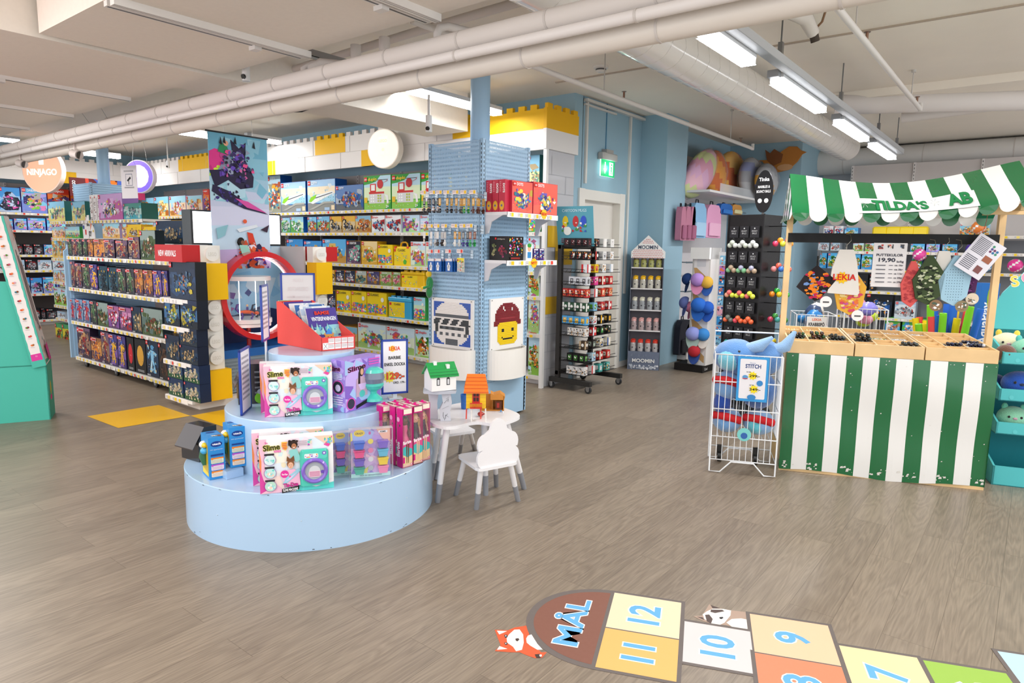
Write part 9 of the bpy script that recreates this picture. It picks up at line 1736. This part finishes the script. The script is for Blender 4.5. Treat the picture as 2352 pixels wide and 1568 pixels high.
def cell(name, u0, v0, u1, v1, c, txt, border=.012, tc='#68aede'):
    _cz[0] += 1; zt = .0012+.00012*_cz[0]
    mb = MB(); mb.box(min(u0,u1)-border,min(v0,v1)-border,.0005,max(u0,u1)+border,max(v0,v1)+border,zt,LN)
    F = Frame(mb,(min(u0,u1),min(v0,v1),zt),(1,0,0),(0,1,0),k=.0002); W_, H_ = abs(u1-u0), abs(v1-v0); F.rect(border*.3,border*.3,W_-border*.3,H_-border*.3,c)
    if txt: F.text(txt,W_*.5+H_*.2,H_*.5,H_*.42,tc,al='c',bold=.03,rot=PI/2,out='#f4f6f8',ob=.035)
    return mb.build('number_cell','matte',t)
cell('c12',.0,0,w12,vm,'#ecd8b6','12'); cell('c11',0,vm,w12,v11,'#e6b66c','11')
cell('c10',w12+.01,v10t,u10,v10b,'#d8d3d2','10'); cell('c9',u10,v9t,u9,v9m,'#f3c6a2','9'); cell('c8',u10,v9m,u9,v8b,'#e38b68','8')
cell('c7',u9+.01,v7t,u7,v7b,'#f1d6a6','7'); cell('c6',u7+.01,v7t-.01,u6,v7b,'#9abf52','6'); cell('c5',u6+.02,vst[1],u6+.3,vst[1]-.28,'#b8d4e0','5'); 
mb = MB(); vc = v11/2; ra = abs(v11)/2; n = 30
ru = abs(rng[0])-.0
pts = [(-ru*math.sin(PI*i/n),vc+(ra)*math.cos(PI*i/n)) for i in range(n+1)]
mb.prism([(p[0]*1.04-.0,vc+(p[1]-vc)*1.04) for p in pts],.0005,.0011,LN); F = Frame(mb,(0,0,.0012),(1,0,0),(0,1,0),k=.0002); F.poly([(min(p[0]*.94,-.012),vc+(p[1]-vc)*.95) for p in pts],'#85594b')
F.text('MÅL',-ru*.28,vc,ru*.30,'#68aede',rot=PI/2,bold=.03,out='#f4f6f8',ob=.035,w=abs(v11)*.62); mb.build('goal_arch','matte',t)
def flatdecal(name, label, parts, org, cat='floor sticker'):
    t = MB(); F = Frame(t,(0,0,.0006),(1,0,0),(0,1,0),k=.0002)
    for c, px in parts: F.poly([tuple((at(x,y,Z=0)-org)[:2]) for x,y in px],c); F.l += .2
    o = t.build(name,'matte'); o.location = (org.x,org.y,0); return tag(o,label,cat)
org = at(1190,1470,Z=0)
def zp_(l, ox=1120, oy=1340, s=3.675): return [(ox+x/s, oy+y/s) for x,y in l]
fox = [('#dd5f3a',zp_([(90,470),(60,390),(170,395),(230,370),(300,360),(345,350),(350,430),(400,520),(450,580),(500,580),(460,625),(400,630),(330,605),(270,580),(200,580),(60,570),(110,520)])),
 ('#f4efe8',zp_([(78,398),(165,402),(98,430)])),('#f4efe8',zp_([(78,560),(168,552),(100,528)])),('#f4efe8',zp_([(160,460),(180,430),(225,390),(270,388),(300,430),(305,500),(290,560),(240,572),(215,535),(165,500)])),
 ('#f4efe8',zp_([(325,465),(340,440),(370,430),(420,510),(465,558),(420,560),(360,525),(330,500)])),('#4a3a34',zp_([(235,465),(260,462),(268,475),(250,490),(236,480)])),('#2c2c30',zp_([(140,435),(165,432),(168,455),(148,460)])),('#2c2c30',zp_([(140,500),(165,498),(168,515),(150,520)])),
 ('#fff',zp_([(148,440),(158,438),(158,447),(150,448)])),('#fff',zp_([(148,504),(158,503),(158,511),(150,512)])),('#4a3a34',zp_([(398,600),(440,595),(455,615),(440,630),(410,628)])),('#f4efe8',zp_([(435,603),(455,600),(458,616),(442,620)]))]
flatdecal('fox_sticker','orange fox floor sticker peeking out left of the brown hopscotch arch',fox,org)
rac = [('#b39a8a',zp_([(1735,275),(1810,270),(1870,175),(1960,210),(2050,225),(2215,245),(2220,395),(2000,350),(1890,340),(1830,320)])),('#5a4c48',zp_([(1765,280),(1815,285),(1830,310)])),('#5a4c48',zp_([(1880,180),(1965,210),(1900,212)])),('#f0eae2',zp_([(1850,235),(1900,212),(1990,215),(2055,228),(2050,270),(2000,330),(1960,350),(1890,340),(1830,300),(1815,260)])),
 ('#5a4c48',zp_([(1885,220),(1980,222),(2000,235),(1920,250),(1880,240)])),('#5a4c48',zp_([(1835,265),(1870,262),(1900,300),(1885,340),(1850,320)])),('#2c2c30',zp_([(1955,285),(1985,282),(1990,292),(1972,302),(1958,296)])),('#f0eae2',zp_([(2015,330),(2060,300),(2140,295),(2215,310),(2220,390),(2060,365)]))]
flatdecal('raccoon_sticker','grey-brown raccoon floor sticker peeking over hopscotch square ten',rac,at(1660,1420,Z=0))
